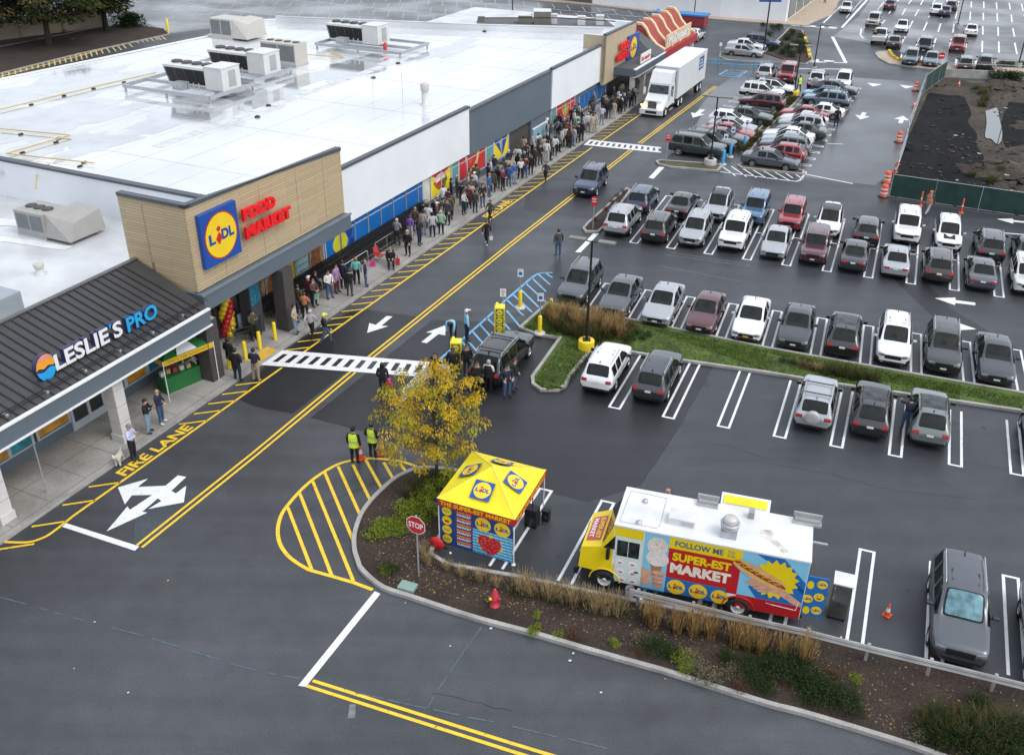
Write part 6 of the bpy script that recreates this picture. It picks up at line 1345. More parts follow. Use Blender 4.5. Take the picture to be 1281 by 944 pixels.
# ---- food truck
o1, o2 = G(755, 735), G(921, 770); P, A = fr(o1, o2-o1); xd, yd = A[0], A[1]
FT = thing('food_truck', 'food truck with white roof and colourful hot dog and ice cream artwork', 'food truck', P(3, -1.1, 0))
SKYP = mat('truck_light_blue', (.22, .55, .74), .35, var=.03); TRED = mat('truck_red', (.47, .015, .02), .35, var=.04); TBLU = mat('truck_blue', (.015, .15, .44), .35, var=.04); TYEL = mat('truck_yellow', (.80, .60, .01), .32, var=.03)
TROOF = mat('truck_roof_white', (.66, .67, .68), .35, var=.12, vscale=1.1)
q = MB(); fbox(q, P, A, .22, 6.72, -2.25, .0, .42, 2.86, WHITE); fbox(q, P, A, .20, 6.74, -2.27, .02, 2.862, 2.93, TROOF)
q.hull([P(-.2, 0, .8), P(.22, 0, .42), P(.22, -2.25, .42), P(-.2, -2.25, .8), P(-.2, 0, 1.84), P(.22, 0, 2.86), P(.22, -2.25, 2.86), P(-.2, -2.25, 1.84)], TYEL); q.build('body', FT)
q = MB(); q.hull([P(-.98, -.05, .72), P(-.2, .0, .72), P(-.2, -2.25, .72), P(-.98, -2.2, .72), P(-.92, -.12, 1.58), P(-.2, -.02, 1.84), P(-.2, -2.23, 1.84), P(-.92, -2.13, 1.58)], TYEL); ho = q.build('bonnet', FT)
q = MB(); q.face([P(-.82, -.45, 1.622), P(-.3, -.40, 1.812), P(-.3, -1.85, 1.812), P(-.82, -1.8, 1.622)], mat('bonnet_red', (.50, .05, .06), .35)); hv = P(-.3, 0, 1.815)-P(-.8, 0, 1.635); q.text('SUPER-EST', P(-.53, -1.75, 1.735), yd, hv, 1.25, .18, TYEL, 0, .03); q.text('MARKET', P(-.77, -1.7, 1.65), yd, hv, 1.1, .18, WHITE, 0, .03)
q.v = [v+UPV*.012 for v in q.v]; q.build('bonnet_lettering', ho)
q = MB(); q.face([P(-.192, -.12, 1.90), P(.19, -.14, 2.76), P(.19, -2.11, 2.76), P(-.192, -2.13, 1.90)], GLASS); q.v = [v - xd*.015+UPV*.006 for v in q.v]; q.build('windshield', FT)
q = MB(); fbox(q, P, A, -1.12, -.98, -2.25, .02, .42, .72, CARBLK); q.build('bumper', FT)
q = MB(); q.face([P(-.985, -.5, .85), P(-.945, -.5, 1.5), P(-.945, -1.75, 1.5), P(-.985, -1.75, .85)], CARBLK); q.v = [v-xd*.02 for v in q.v]; q.build('grille', FT)
for y in (-.32, -1.95):
    q = MB(); q.box(P(-.98, y, 1.15), (.06, .24, .22), LAMPC, A); q.build('headlight', FT)
def wheel6(x, y, R_, out, par, nm='wheel'):
    q = MB(); ax = (xd, UPV, yd*out); c = P(x, y, R_); q.lathe([(R_*.6, -.22), (R_*.94, -.24), (R_, -.18), (R_, .02), (R_*.94, .06), (R_*.6, .05)], RUBBER, c, 24, ax); w_ = q.build(nm, par)
    q = MB(); q.lathe([(R_*.62, .055), (R_*.56, .02), (R_*.42, -.01), (R_*.22, -.02), (R_*.18, .05), (.01, .05)], mat('rim_white', (.62, .62, .62), .4), c, 20, ax); q.build('rim', w_)
for x in (0, 4.68): 
    for y, o_ in ((-.02, 1), (-2.23, -1)): wheel6(x, y, .39, o_, FT)
q = MB()
for x in (0, 4.68):
    pts = [P(x+.52*math.cos(t*math.pi/12), .004, .40+.47*math.sin(t*math.pi/12)) for t in range(13)]; q.face(pts[::-1], CARBLK)
    q.path([P(x+.54*math.cos(t*math.pi/12), .02, .40+.50*math.sin(t*math.pi/12)) for t in range(13)], .025, TYEL if x < 1 else TRED, 5)
q.build('wheel_arch', FT)
# artwork on the near side, each piece a thin layer on the panel
E0 = .006
def quad(q, x0, x1, z0, z1, m, k=0): q.face([P(x0, E0+.004*k, z0), P(x1, E0+.004*k, z0), P(x1, E0+.004*k, z1), P(x0, E0+.004*k, z1)], m)
def pol(q, pts, m, k=1): q.face([P(x, E0+.004*k, z) for x, z in pts], m)
def ell(x, z, rx, rz, n=20, a0=0, wob=0): return [(x+rx*math.cos(2*math.pi*i/n+a0)*(1+wob*math.sin(3*i)), z+rz*math.sin(2*math.pi*i/n+a0)*(1+wob*math.cos(2*i))) for i in range(n)]
q = MB(); quad(q, .24, 1.24, 2.46, 2.85, TYEL); quad(q, .55, .62, .75, 2.4, TYEL); quad(q, .24, .54, .75, 1.2, TYEL); q.build('cab_panel', FT)
q = MB(); quad(q, .32, 1.26, .45, 2.44, mat('mint_white', (.62, .70, .64), .4, var=.03), 1); dr_ = q.build('cab_door', FT)
q = MB(); quad(q, .36, 1.14, 1.62, 2.3, GLASS, 2); quad(q, .735, .765, 1.62, 2.3, MULLION, 3); q.build('window', dr_)
q = MB(); tri = [P(-.12, .008, 1.84), P(.28, .008, 1.84), P(.28, .008, 2.45)]; q.face(tri, GLASS); q.build('side_window', FT)
q = MB()
for x, z in [(.5, 1.35), (.95, 1.35), (.55, .95), (.98, .95), (.62, .6), (1.0, .6)]:
    pol(q, ell(x, z, .15, .13), WHITE, 2); pol(q, [(x-.08, z-.01), (x+.08, z-.01), (x+.05, z-.07), (x-.05, z-.07)], RED, 3)
q.build('door_emblem', dr_)
q = MB(); fbox(q, P, A, 1.03, 1.16, .012, .05, 1.0, 1.05, BLACK); q.build('handle', dr_)
q = MB(); fbox(q, P, A, .02, .14, .05, .22, 1.5, 1.95, CARBLK); q.tube(P(.1, 0, 1.9), P(.08, .15, 1.75), .02, CARBLK); q.build('mirror', FT)
q = MB(); quad(q, 1.28, 2.13, .42, 2.85, SKYP)
CREAMW = mat('ice_cream', (.70, .62, .55), .45, var=.16, vscale=5); HANDC = mat('art_skin', (.60, .33, .23), .5, var=.2, vscale=5); CONE = mat('art_cone', (.36, .19, .09), .5, var=.25, vscale=9)
pol(q, [(1.55, 1.55), (1.98, 1.55), (1.80, .55), (1.74, .55)], CONE, 1); pol(q, ell(1.74, 2.35, .36, .38, 18, 0, .05), CREAMW, 2); pol(q, ell(1.78, 1.82, .40, .34, 18, 0, .05), mat('ice_cream_two', (.74, .68, .64), .45, var=.15, vscale=5), 3)
SPR = mat('sprinkle_dark', (.25, .10, .09), .5)
for i in range(46):
    a_, r_ = rnd.uniform(0, 6.28), rnd.uniform(0, .30); x, z = (1.74+r_*math.cos(a_), 2.38+r_*math.sin(a_)) if i % 2 else (1.78+r_*1.1*math.cos(a_), 1.82+r_*.9*math.sin(a_)); pol(q, [(x-.018, z), (x, z+.012), (x+.018, z), (x, z-.012)], SPR, 4)
pol(q, [(1.28, 1.35), (1.45, 1.28), (1.62, 1.18), (1.60, .62), (1.40, .55), (1.28, .62)], HANDC, 2)
for k in range(4): pol(q, ell(1.87, 1.20-.19*k, .24-.02*k, .10, 14), HANDC, 3); 
SHD = mat('art_skin_crease', (.30, .13, .08), .5)
for k in range(3): pol(q, [(1.68, 1.09-.19*k), (2.05, 1.11-.19*k), (2.05, 1.095-.19*k), (1.68, 1.075-.19*k)], SHD, 4)
q.build('ice_cream_artwork', FT)
q = MB(); quad(q, 2.13, 4.56, 2.38, 2.85, TYEL); quad(q, 2.13, 4.56, 1.10, 2.38, TRED); quad(q, 2.13, 4.25, .42, 1.10, TBLU); quad(q, 4.2, 4.56, .95, 1.10, TRED); quad(q, 1.3, 2.13, .36, .42, TBLU)
q.build('slogan_panel', FT)
GREYT = mat('slogan_grey_blue', (.05, .13, .26), .4); CREAMT = mat('slogan_cream', (.78, .72, .58), .4)
q = MB(); q.text('FOLLOW ME', P(2.32, E0+.008, 2.50), xd, UPV, 1.62, .24, GREYT, 0, .025); q.text('TO', P(4.08, E0+.008, 2.63), xd, UPV, .22, .12, GREYT, 0, .0); q.text('THE', P(4.07, E0+.008, 2.48), xd, UPV, .25, .11, GREYT, 0, .0); q.build('lettering', FT)
q = MB(); q.text('SUPER-EST', P(2.28, E0+.008, 1.88), xd, UPV, 1.98, .36, TYEL, 0, .045); q.build('lettering', FT)
q = MB(); q.text('MARKET', P(2.24, E0+.008, 1.34), xd, UPV, 2.05, .44, CREAMT, 0, .06); q.build('lettering', FT)
for x in (2.52, 3.28, 4.02):
    q = MB(); logo(q, P(x, E0+.004, .74 if x < 4 else .70), xd, UPV, .74 if x < 4 else .70, False, .0035, False); q.build('emblem', FT)
q = MB(); quad(q, 4.56, 6.70, .98, 2.85, SKYP); quad(q, 4.56, 6.70, .42, .98, TRED)
pol(q, [(5.5, 2.55), (6.70, 1.7), (6.70, .99), (5.2, .99), (4.9, 1.4)], TBLU, 1); pol(q, [(5.0, 2.85), (5.9, 2.85), (6.7, 2.0), (6.7, 1.5), (5.6, 2.5)], TBLU, 1)
st_ = []
for i in range(34):
    r_ = .98 if i % 2 else .78; a_ = 2*math.pi*i/34; st_.append((5.72+r_*.80*math.cos(a_), 1.92+r_*.86*math.sin(a_)))
pol(q, st_, TYEL, 2)
pol(q, [(4.95, 1.95), (5.2, 2.2), (5.55, 2.1), (5.95, 1.65), (6.68, 1.15), (6.68, .99), (6.45, 1.02), (5.85, 1.35), (5.3, 1.35), (4.95, 1.6)], HANDC, 3)
for k in range(4): pol(q, ell(4.95+.13*k, 1.62-.09*k, .16, .075, 12, -.4), HANDC, 4)
BUNC = mat('art_bun', (.68, .40, .15), .5, var=.15, vscale=4); SAUS = mat('art_sausage', (.30, .05, .02), .4, var=.1); MUST = mat('art_mustard', (.80, .48, .03), .4)
def rell(cx, cz, rx, rz, an, n=22): return [(cx+rx*math.cos(2*math.pi*i/n)*math.cos(an)-rz*math.sin(2*math.pi*i/n)*math.sin(an), cz+rx*math.cos(2*math.pi*i/n)*math.sin(an)+rz*math.sin(2*math.pi*i/n)*math.cos(an)) for i in range(n)]
an = -.42; pol(q, rell(5.18, 1.95, .98, .22, an), BUNC, 5); pol(q, rell(5.22, 2.02, .98, .12, an), SAUS, 6); pol(q, rell(5.28, 2.14, .90, .10, an), BUNC, 7)
zz = []
for i in range(15):
    s_ = -.82+1.64*i/14; w_ = .055 if i % 2 else -.055; zz.append((5.22+s_*math.cos(an)-w_*math.sin(an), 2.02+s_*math.sin(an)+w_*math.cos(an)))
for a_, b_ in zip(zz, zz[1:]): pol(q, [(a_[0], a_[1]-.018), (b_[0], b_[1]-.018), (b_[0], b_[1]+.018), (a_[0], a_[1]+.018)], MUST, 8)
q.build('hot_dog_artwork', FT)
q = MB(); q.path([P(5.55, .02, 1.35), P(5.55, .02, .86), P(5.75, .02, .84)], .012, CHROME, 5); q.path([P(5.75, .02, .84), P(6.55, .02, .80), P(6.58, .02, 1.15)], .012, WHITE, 5); q.build('hatch_trim', FT)
mat('vent_grey', (.30, .30, .295), .6)
# roof equipment
q = MB(); fbox(q, P, A, 1.95, 2.85, -1.15, -.55, 2.93, 3.2, mat('ac_white', (.60, .60, .60), .5)); fbox(q, P, A, 2.4, 2.8, -.56, -.54, 3.0, 3.15, STEEL); q.build('air_conditioner', FT)
q = MB(); c = P(4.0, -.62, 2.93); q.box(c+UPV*.14, (.55, .5, .28), STEEL, A); q.lathe([(.25, .28), (.30, .30), (.33, .52), (.27, .54), (.25, .52)], STEEL, c, 18); q.lathe([(.24, .5), (.24, .68), (.18, .74), (.01, .76)], mat('fan_cap', (.50, .49, .47), .45, .3), c, 18); q.build('exhaust_fan', FT)
for x, w_ in ((2.75, .75), (6.05, .95)):
    q = MB(); fbox(q, P, A, x, x+w_, -2.2, -1.9, 2.93, 3.02, STEEL); ax = (yd, UPV, xd); fbox(q, P, A, x, x+w_, -2.22, -2.14, 3.02, 3.26, MATS['vent_grey']); fbox(q, P, A, x+.05, x+w_-.05, -2.14, -1.98, 3.02, 3.10, MATS['vent_grey']); q.build('awning_motor', FT)
q = MB(); fbox(q, P, A, 4.55, 4.75, -1.95, -1.7, 2.93, 3.2, mat('vent_grey', (.42, .42, .41), .6)); q.build('roof_vent', FT)
for x, y in ((1.0, -1.55), (1.0, -.28)):
    q = MB(); q.lathe([(.10, 0), (.10, .09), (.02, .12)], STEEL, P(x, y, 2.93), 12); q.build('roof_vent', FT)
q = MB(); STN = mat('roof_grime', (.52, .50, .46), .7, var=.5, vscale=3)
pts = [(5.0, -1.2), (5.35, -1.3), (5.5, -1.05), (5.62, -.75), (5.95, -.35), (6.0, -.1), (5.85, -.12), (5.55, -.5), (5.2, -.8), (5.0, -.95)]
q.face([P(x, y, 2.9335) for x, y in pts], STN); q.build('roof_grime', FT)
q = MB(); q.path([P(.35, -.2, 2.94), P(1.6, -.2, 2.94), P(1.7, -.35, 2.94), P(1.7, -2.0, 2.94), P(.4, -2.05, 2.94), P(.35, -.2, 2.94)], .012, mat('roof_seam', (.45, .45, .45), .6), 5); q.build('roof_seam', FT)
q = MB(); q.hull([P(3.55, -2.28, 2.86), P(5.25, -2.28, 2.86), P(5.25, -2.32, 2.9), P(3.55, -2.32, 2.9), P(3.55, -2.62, 3.14), P(5.25, -2.62, 3.14), P(5.25, -2.66, 3.18), P(3.55, -2.66, 3.18)], WHITE); ha = q.build('serving_hatch', FT)
q = MB(); q.face([P(3.65, -2.35, 2.93), P(5.15, -2.35, 2.93), P(5.15, -2.58, 3.13), P(3.65, -2.58, 3.13)], mat('hatch_yellow', (.78, .72, .02), .4)); q.v = [v+UPV*.03+yd*.012 for v in q.v]; q.build('hatch_panel', ha)
q = MB(); fbox(q, P, A, 6.74, 7.42, -.10, -.06, .62, 2.3, TBLU); rd = q.build('rear_door', FT)
for i, (x, z) in enumerate([(6.86, 1.95), (7.22, 2.05), (6.85, 1.35), (7.20, 1.5), (6.88, .85), (7.20, .92)]):
    q = MB(); logo(q, P(x, -.056, z), xd, UPV, .40, False, .003, False) if i in (1, 5, 2) else q.face([P(a_, -.05, b_) for a_, b_ in ell(x, z, .17 if x > 7 else .11, .17)], TYEL)
    if i in (3,): 
        for s_ in (-.06, .06): q.face([P(a_, -.046, b_) for a_, b_ in ell(x+s_, z+.05, .02, .03, 8)], LBLUE)
        q.face([P(a_, -.046, b_) for a_, b_ in [(x-.09, z-.03), (x+.09, z-.03), (x+.05, z-.1), (x-.05, z-.1)]], RED)
    q.build('door_emblem', rd)
q = MB(); fbox(q, P, A, 6.74, 7.22, -1.3, -1.26, 1.75, 2.75, mat('door_grey', (.16, .16, .165), .5)); fbox(q, P, A, 6.74, 7.25, -1.32, -1.24, 2.75, 2.80, STEEL); q.build('rear_door', FT)
q = MB(); fbox(q, P, A, 6.68, 6.80, -2.2, -.1, .42, .55, CARBLK); q.build('rear_bumper', FT)
for x, y in ((6.725, -.25), (6.725, -2.0)): q = MB(); fbox(q, P, A, x, x+.03, y-.07, y+.07, .7, 1.0, LAMPR); q.build('taillight', FT)
# stainless cabinet behind the truck
c = G(1046, 768); sm = thing('smoker_cabinet', 'tall stainless steel cabinet standing behind the food truck', 'cabinet', c); P2, A2 = fr(c, K)
q = MB(); fbox(q, P2, A2, -.30, .30, -.32, .32, .12, 1.55, mat('brushed_dark_steel', (.16, .16, .155), .3, .7, var=.35, vscale=2)); q.build('cabinet_body', sm); q = MB(); fbox(q, P2, A2, -.33, .33, -.35, .35, 1.552, 1.60, mat('bright_steel_top', (.72, .73, .75), .25, .3)); q.build('lid', sm)
q = MB(); fbox(q, P2, A2, -.28, .28, .322, .345, .82, 1.5, mat('steel_door', (.22, .22, .215), .3, .7, var=.3, vscale=2)); d_ = q.build('door', sm); q = MB(); fbox(q, P2, A2, -.26, -.22, .345, .40, .95, 1.4, CHROME); q.build('handle', d_)
for x in (-.25, .25):
    for y in (-.27, .27): q = MB(); q.tube(P2(x, y, 0), P2(x, y, .12), .04, BLACK); q.build('castor', sm)
# ---- event tent
TA, TB_, TC_ = Vector((-2.65, 28.52, 0)), Vector((.16, 27.33, 0)), Vector((1.31, 30.36, 0)); TD = TA+TC_-TB_
e1 = (TB_-TA).normalized(); cen = (TA+TC_)/2
TT = thing('event_tent', 'yellow pyramid event tent with blue printed wall and a large strawberry', 'tent', cen)
TY = mat('tent_yellow', (.80, .66, .015), .55, var=.05, vscale=1.5, bump=.15, bscale=2)
apex = cen+UPV*2.92; def_up = UPV*2.12
cs4 = [TA, TB_, TC_, TD]; ee = [cen+(c-cen)*1.03+def_up for c in cs4]
q = MB()
NS = 8                              # slightly sagging panels
for i in range(4):
    a, b = ee[i], ee[(i+1) % 4]; grid = []
    for j in range(NS+1):
        t = j/NS; row = []
        for k in range(NS+1):
            s_ = k/NS; p = a.lerp(b, s_).lerp(apex, t); sag = .10*math.sin(math.pi*t)*math.sin(math.pi*s_)*(1-t*.6); row.append(p-UPV*sag)
        grid.append(row)
    for j in range(NS):
        for k in range(NS): q.face([grid[j][k], grid[j][k+1], grid[j+1][k+1], grid[j+1][k]], TY, True)
q.build('canopy', TT)
q = MB()
for c in ee: q.tube(c+UPV*.01, apex+UPV*.012, .012, mat('tent_seam', (.82, .74, .25), .6), 5)
q.build('seam', TT)
TRB = mat('tent_red', (.55, .02, .02), .5); TB2 = mat('tent_blue', (.015, .055, .22), .5, var=.06)
for i, nm in enumerate(('front', 'right', 'rear', 'left')):
    a, b = ee[i], ee[(i+1) % 4]; d = (b-a).normalized(); nn = Vector((d.y, -d.x, 0)); L_ = (b-a).length; q = MB()
    q.face([a+nn*.006, a+nn*.006-UPV*.30, b+nn*.006-UPV*.30, b+nn*.006], TRB); q.face([a+nn*.003-UPV*.30, a+nn*.003, b+nn*.003, b+nn*.003-UPV*.30], TB2)
    q.face([a+nn*.009, a+nn*.009-UPV*.3, a+nn*.009-UPV*.3+d*.04, a+nn*.009+d*.1], TB2); v = q.build('valance', TT)
    if i < 2:
        q = MB(); q.text('THE SUPER-EST MARKET', a+nn*.014+d*.14-UPV*.235, d, UPV, L_-.3, .18, TYEL, 0, .03); q.build('lettering', v)
    mid = a.lerp(b, .5).lerp(apex, .42)-UPV*.02; upd = (apex-a.lerp(b, .5)).normalized(); q = MB(); nr = d.cross(upd); logo(q, mid+nr*.05, d, upd, .78, True, .004, False); q.build('emblem', TT)
wn_ = Vector((e1.y, -e1.x, 0)); a = TA+e1*.04; q = MB(); L_ = (TB_-TA).length-.08
def W(x, z, k=0): return a+e1*x+UPV*z+wn_*(.012+.004*k)
def wq(x0, x1, z0, z1, m, k=0): q.face([W(x0, z0, k), W(x1, z0, k), W(x1, z1, k), W(x0, z1, k)], m)
wq(0, L_, .06, 1.86, TB2); q.face([W(0, .06, -2), W(0, 1.86, -2), W(L_, 1.86, -2), W(L_, .06, -2)], TB2); wl_ = q.build('side_wall', TT)
q = MB(); WAVE = mat('wave_blue', (.03, .26, .52), .5); WAVE2 = mat('wave_pale', (.30, .62, .74), .5)
wq(1.36, L_, .08, 1.18, WAVE2, 1)
for k in range(8):
    z = .10+.138*k; n_ = 24; top = [(1.36+(L_-1.36)*i/n_, z+.07+.018*math.sin(i*2.1+k)) for i in range(n_+1)]; q.face([W(1.36, z, 2), W(L_, z, 2)] + [W(x, y_, 2) for x, y_ in top[::-1]], WAVE)
q.build('wave_print', wl_)
q = MB(); STB = mat('strawberry_red', (.50, .012, .02), .4, var=.15, vscale=5)
hs_ = [(2.08, .14), (2.3, .26), (2.46, .48), (2.52, .72), (2.45, .92), (2.28, .98), (2.08, .95), (1.88, 1.02), (1.68, .98), (1.58, .82), (1.60, .6), (1.72, .38), (1.9, .22)]
for sx, sz in [(1.62, .68), (2.5, .5), (2.1, 1.0), (1.75, .4), (2.45, .8)]: q.face([W(sx+.13*math.cos(t*.7854)*(1 if t % 2 else .5), sz+.13*math.sin(t*.7854)*(1 if t % 2 else .5), 3) for t in range(8)], TYEL)
q.face([W(x, z, 4) for x, z in hs_], STB)
for i in range(70):
    x, z = rnd.uniform(1.64, 2.46), rnd.uniform(.2, .93)
    if abs(x-2.07) > .42*min(1, (z-.08)/.45): continue
    q.face([W(x-.012, z, 5), W(x+.012, z, 5), W(x+.006, z+.028, 5), W(x-.006, z+.028, 5)], mat('strawberry_seed', (.72, .50, .42), .5))
q.build('strawberry_print', wl_)
for x in (1.78, 2.55): q = MB(); logo(q, W(x, 1.47, 1), e1, UPV, .74, False, .003, False); q.build('emblem', wl_)
q = MB()
for i in range(4):
    z = 1.62-.43*i; q.face([W(.30+.20*math.cos(t*.349), z+.20*math.sin(t*.349), 1) for t in range(18)], TYEL)
    if i == 1:
        q.face([W(.20, z+.02, 2), W(.22, z-.08, 2), W(.38, z-.08, 2), W(.40, z+.02, 2)], TRB)
    else: q.text('Super', W(.16, z-.05, 2), e1, UPV, .28, .10, LBLUE, 0, .01)
q.build('round_print', wl_)
q = MB()
for i in range(6):
    z = 1.68-.272*i; wq(.68, 1.33, z-.02, z+.085, TRB, 1); q.text('SUPER-EST', W(.72, z, 2), e1, UPV, .56, .06, TYEL, 0, .015); q.text('MARKET', W(.72, z-.135, 1), e1, UPV, .58, .095, WHITE, 0, .035)
q.build('lettering', wl_)
for c in cs4:
    q = MB(); q.tube(c, c+UPV*2.12, .022, WHITE, 8); q.box(c+UPV*.01, (.14, .14, .02), WHITE); q.build('leg', TT)
# round prize wheel and speakers
c = G(547, 688); t = thing('prize_wheel', 'round red prize wheel leaning beside the tent wall at the kerb corner', 'prize wheel', c); q = MB(); ax = (e1, UPV, wn_); q.lathe([(.01, .05), (.28, .05), (.30, 0), (.01, -.03)], RED, c+UPV*.34, 20, ax); q.build('disc', t); q = MB(); q.tube(c+e1*.3+wn_*-.25, c+UPV*.34, .03, BLACK); q.tube(c-e1*.3+wn_*-.25, c+UPV*.34, .03, BLACK); q.ball(c+e1*.55+UPV*.06, .05, WHITE); q.build('stand', t)
for (x, y, s_, lab) in [(665.5, 656, 1.0, 'large black loudspeaker on the ground under the tent edge'), (683, 650, .6, 'small black loudspeaker beside the tent leg')]:
    c = G(x, y); t = thing('loudspeaker', lab, 'speaker', c); q = MB(); q.box(c+UPV*.42*s_, (.48*s_, .42*s_, .84*s_), BLACK, (e1, wn_, UPV)); q.build('cabinet', t); q = MB(); q.lathe([(.01, .02), (.17*s_, .01), (.19*s_, 0)], mat('speaker_cone', (.03, .03, .03), .4), c+UPV*.30*s_+wn_*.212*s_, 16, (e1, UPV, wn_)); q.build('cone', t)
    if s_ == 1: q = MB(); q.tube(c+UPV*.84, c+UPV*1.6, .02, BLACK); q.build('pole', t)
# ---- semi truck
def UB(q, u0, u1, n0, n1, z0, z1, m): q.unbox(u0, u1, n0, n1, z0, z1, m)
ST = thing('semi_truck', 'white tractor truck with long white box trailer stopped at the shop kerb', 'truck', UN(96, -26.3, 0)); TW = mat('truck_white', (.70, .71, .72), .3, var=.04, coat=.4); TS = mat('trailer_white', (.62, .65, .67), .4, var=.05, vscale=.5)
a_, b_ = -27.45, -25.15
q = MB(); UB(q, 92.6, 103.0, a_-.05, b_+.05, 1.0, 3.92, TS); tr_ = q.build('trailer', ST)
q = MB(); UB(q, 92.55, 103.05, a_-.08, b_+.08, 3.922, 3.98, mat('trailer_roof', (.70, .71, .73), .35, var=.06)); q.build('trailer_roof', tr_)
q = MB(); UB(q, 100.1, 101.9, b_+.05, b_+.062, 2.3, 3.6, mat('trailer_logo_blue', (.05, .13, .24), .4)); 
for k in range(3): UB(q, 100.3, 101.7-.2*k, b_+.062, b_+.068, 2.55+.32*k, 2.67+.32*k, TS)
q.build('trailer_emblem', tr_)
q = MB(); UB(q, 92.58, 92.6, a_+.2, b_-.2, 1.6, 3.6, mat('reefer_dark', (.03, .03, .035), .6)); UB(q, 92.3, 92.58, a_+.6, b_-.5, 2.3, 3.6, mat('reefer_grey', (.3, .3, .3), .5)); q.build('cooling_unit', tr_)
q = MB(); UB(q, 99.5, 102.6, a_+.2, b_-.2, .75, 1.0, BLACK); UB(q, 89.2, 95.6, a_+.5, b_-.5, .55, .95, BLACK); q.build('chassis', ST)
def hullu(q, pts, m): q.hull([UN(*p) for p in pts], m)
q = MB(); hullu(q, [(90.2, b_, .85), (92.0, b_, .85), (92.0, a_, .85), (90.2, a_, .85), (90.7, b_-.08, 2.75), (92.0, b_-.08, 2.75), (92.0, a_+.08, 2.75), (90.7, a_+.08, 2.75)], TW); q.build('cab', ST)
q = MB(); hullu(q, [(90.65, b_-.1, 2.752), (92.0, b_-.1, 2.752), (92.0, a_+.1, 2.752), (90.65, a_+.1, 2.752), (91.2, b_-.15, 3.7), (92.05, b_-.1, 3.8), (92.05, a_+.1, 3.8), (91.2, a_+.15, 3.7)], TW); fo = q.build('roof_fairing', ST)
q = MB(); hullu(q, [(88.55, b_-.1, .75), (90.2, b_-.02, .75), (90.2, a_+.02, .75), (88.55, a_+.1, .75), (88.75, b_-.35, 1.55), (90.35, b_-.12, 1.85), (90.35, a_+.12, 1.85), (88.75, a_+.35, 1.55)], TW); q.build('bonnet', ST)
q = MB(); q.face([UN(90.34, b_-.2, 1.92), UN(90.34, a_+.2, 1.92), UN(90.655, a_+.25, 2.6), UN(90.655, b_-.25, 2.6)], GLASS); q.v = [v-U*.03 for v in q.v]; q.build('windshield', ST)
for n_, s_ in ((b_, 1), (a_, -1)):
    q = MB(); q.face([UN(90.75, n_-.02*s_, 1.85), UN(91.5, n_-.02*s_, 1.85), UN(91.5, n_-.055*s_, 2.5), UN(90.9, n_-.055*s_, 2.5)], GLASS); q.v = [v+N*s_*.015 for v in q.v]; q.build('side_window', ST)
    q = MB(); UB(q, 90.2, 90.32, n_+.12*s_, n_+.32*s_, 1.75, 2.35, CHROME if s_ > 0 else WHITE); q.tube(UN(90.4, n_, 2.3), UN(90.28, n_+.2*s_, 2.2), .02, BLACK); q.build('mirror', ST)
    q = MB(); q.lathe([(.2, 0), (.2, .55)], STEEL, UN(92.3, n_-.35*s_, .62), 12, (N, UPV, U)); q.build('fuel_tank', ST)
    q = MB(); UB(q, 90.4, 91.6, n_-.05*s_, n_+.08*s_, .38, .46, STEEL); q.build('step', ST)
q = MB(); UB(q, 88.62, 88.72, a_+.75, b_-.75, .85, 1.5, mat('grille_dark', (.03, .03, .035), .4)); 
for k in range(5): UB(q, 88.60, 88.66, a_+.72, b_-.72, .9+.13*k, .94+.13*k, CHROME)
q.v = [v-U*.06 for v in q.v]; q.build('grille', ST)
q = MB(); UB(q, 88.35, 88.55, a_+.02, b_-.02, .32, .78, TW); UB(q, 88.34, 88.36, a_+.6, b_-.6, .42, .66, BLACK); q.build('bumper', ST)
HLW = mat('lit_headlamp', (.9, .8, .6), .2, emit=(1, .78, .48), estr=3.0); HLO = mat('lit_marker_orange', (.9, .4, .1), .2, emit=(1, .35, .06), estr=4.0)
for n_ in (a_+.38, b_-.38):
    q = MB(); q.box(UN(88.52, n_, 1.05), (.12, .42, .20), HLW, (U, N, UPV)); q.build('headlight', ST)
q = MB(); q.box(UN(88.60, a_+.1, 1.1), (.14, .12, .16), HLO, (U, N, UPV)); q.build('marker_lamp', ST)
q = MB(); q.text('FLEET', UN(90.8, a_+.6, 3.1), N, Vector(UN(91.2, 0, 3.7)-UN(90.65, 0, 2.752)), 1.1, .24, mat('pale_grey_letters', (.45, .45, .46), .5), 0, .0); q.v = [v-U*.12 for v in q.v]
for u_ in (89.4, 93.6, 94.7, 100.6, 101.7):
    for n_, s_ in ((b_-.02, 1), (a_+.02, -1)):
        q = MB(); ax = (U, UPV, N*s_); c = UN(u_, n_, .46); q.lathe([(.27, -.25), (.44, -.28), (.46, -.2), (.46, .0), (.43, .05), (.27, .03)], RUBBER, c, 20, ax); w_ = q.build('wheel', ST); q = MB(); q.lathe([(.28, .03), (.24, -.02), (.10, -.02), (.08, .05), (.01, .05)], mat('rim_white', (.62, .62, .62), .4), c, 16, ax); q.build('rim', w_)

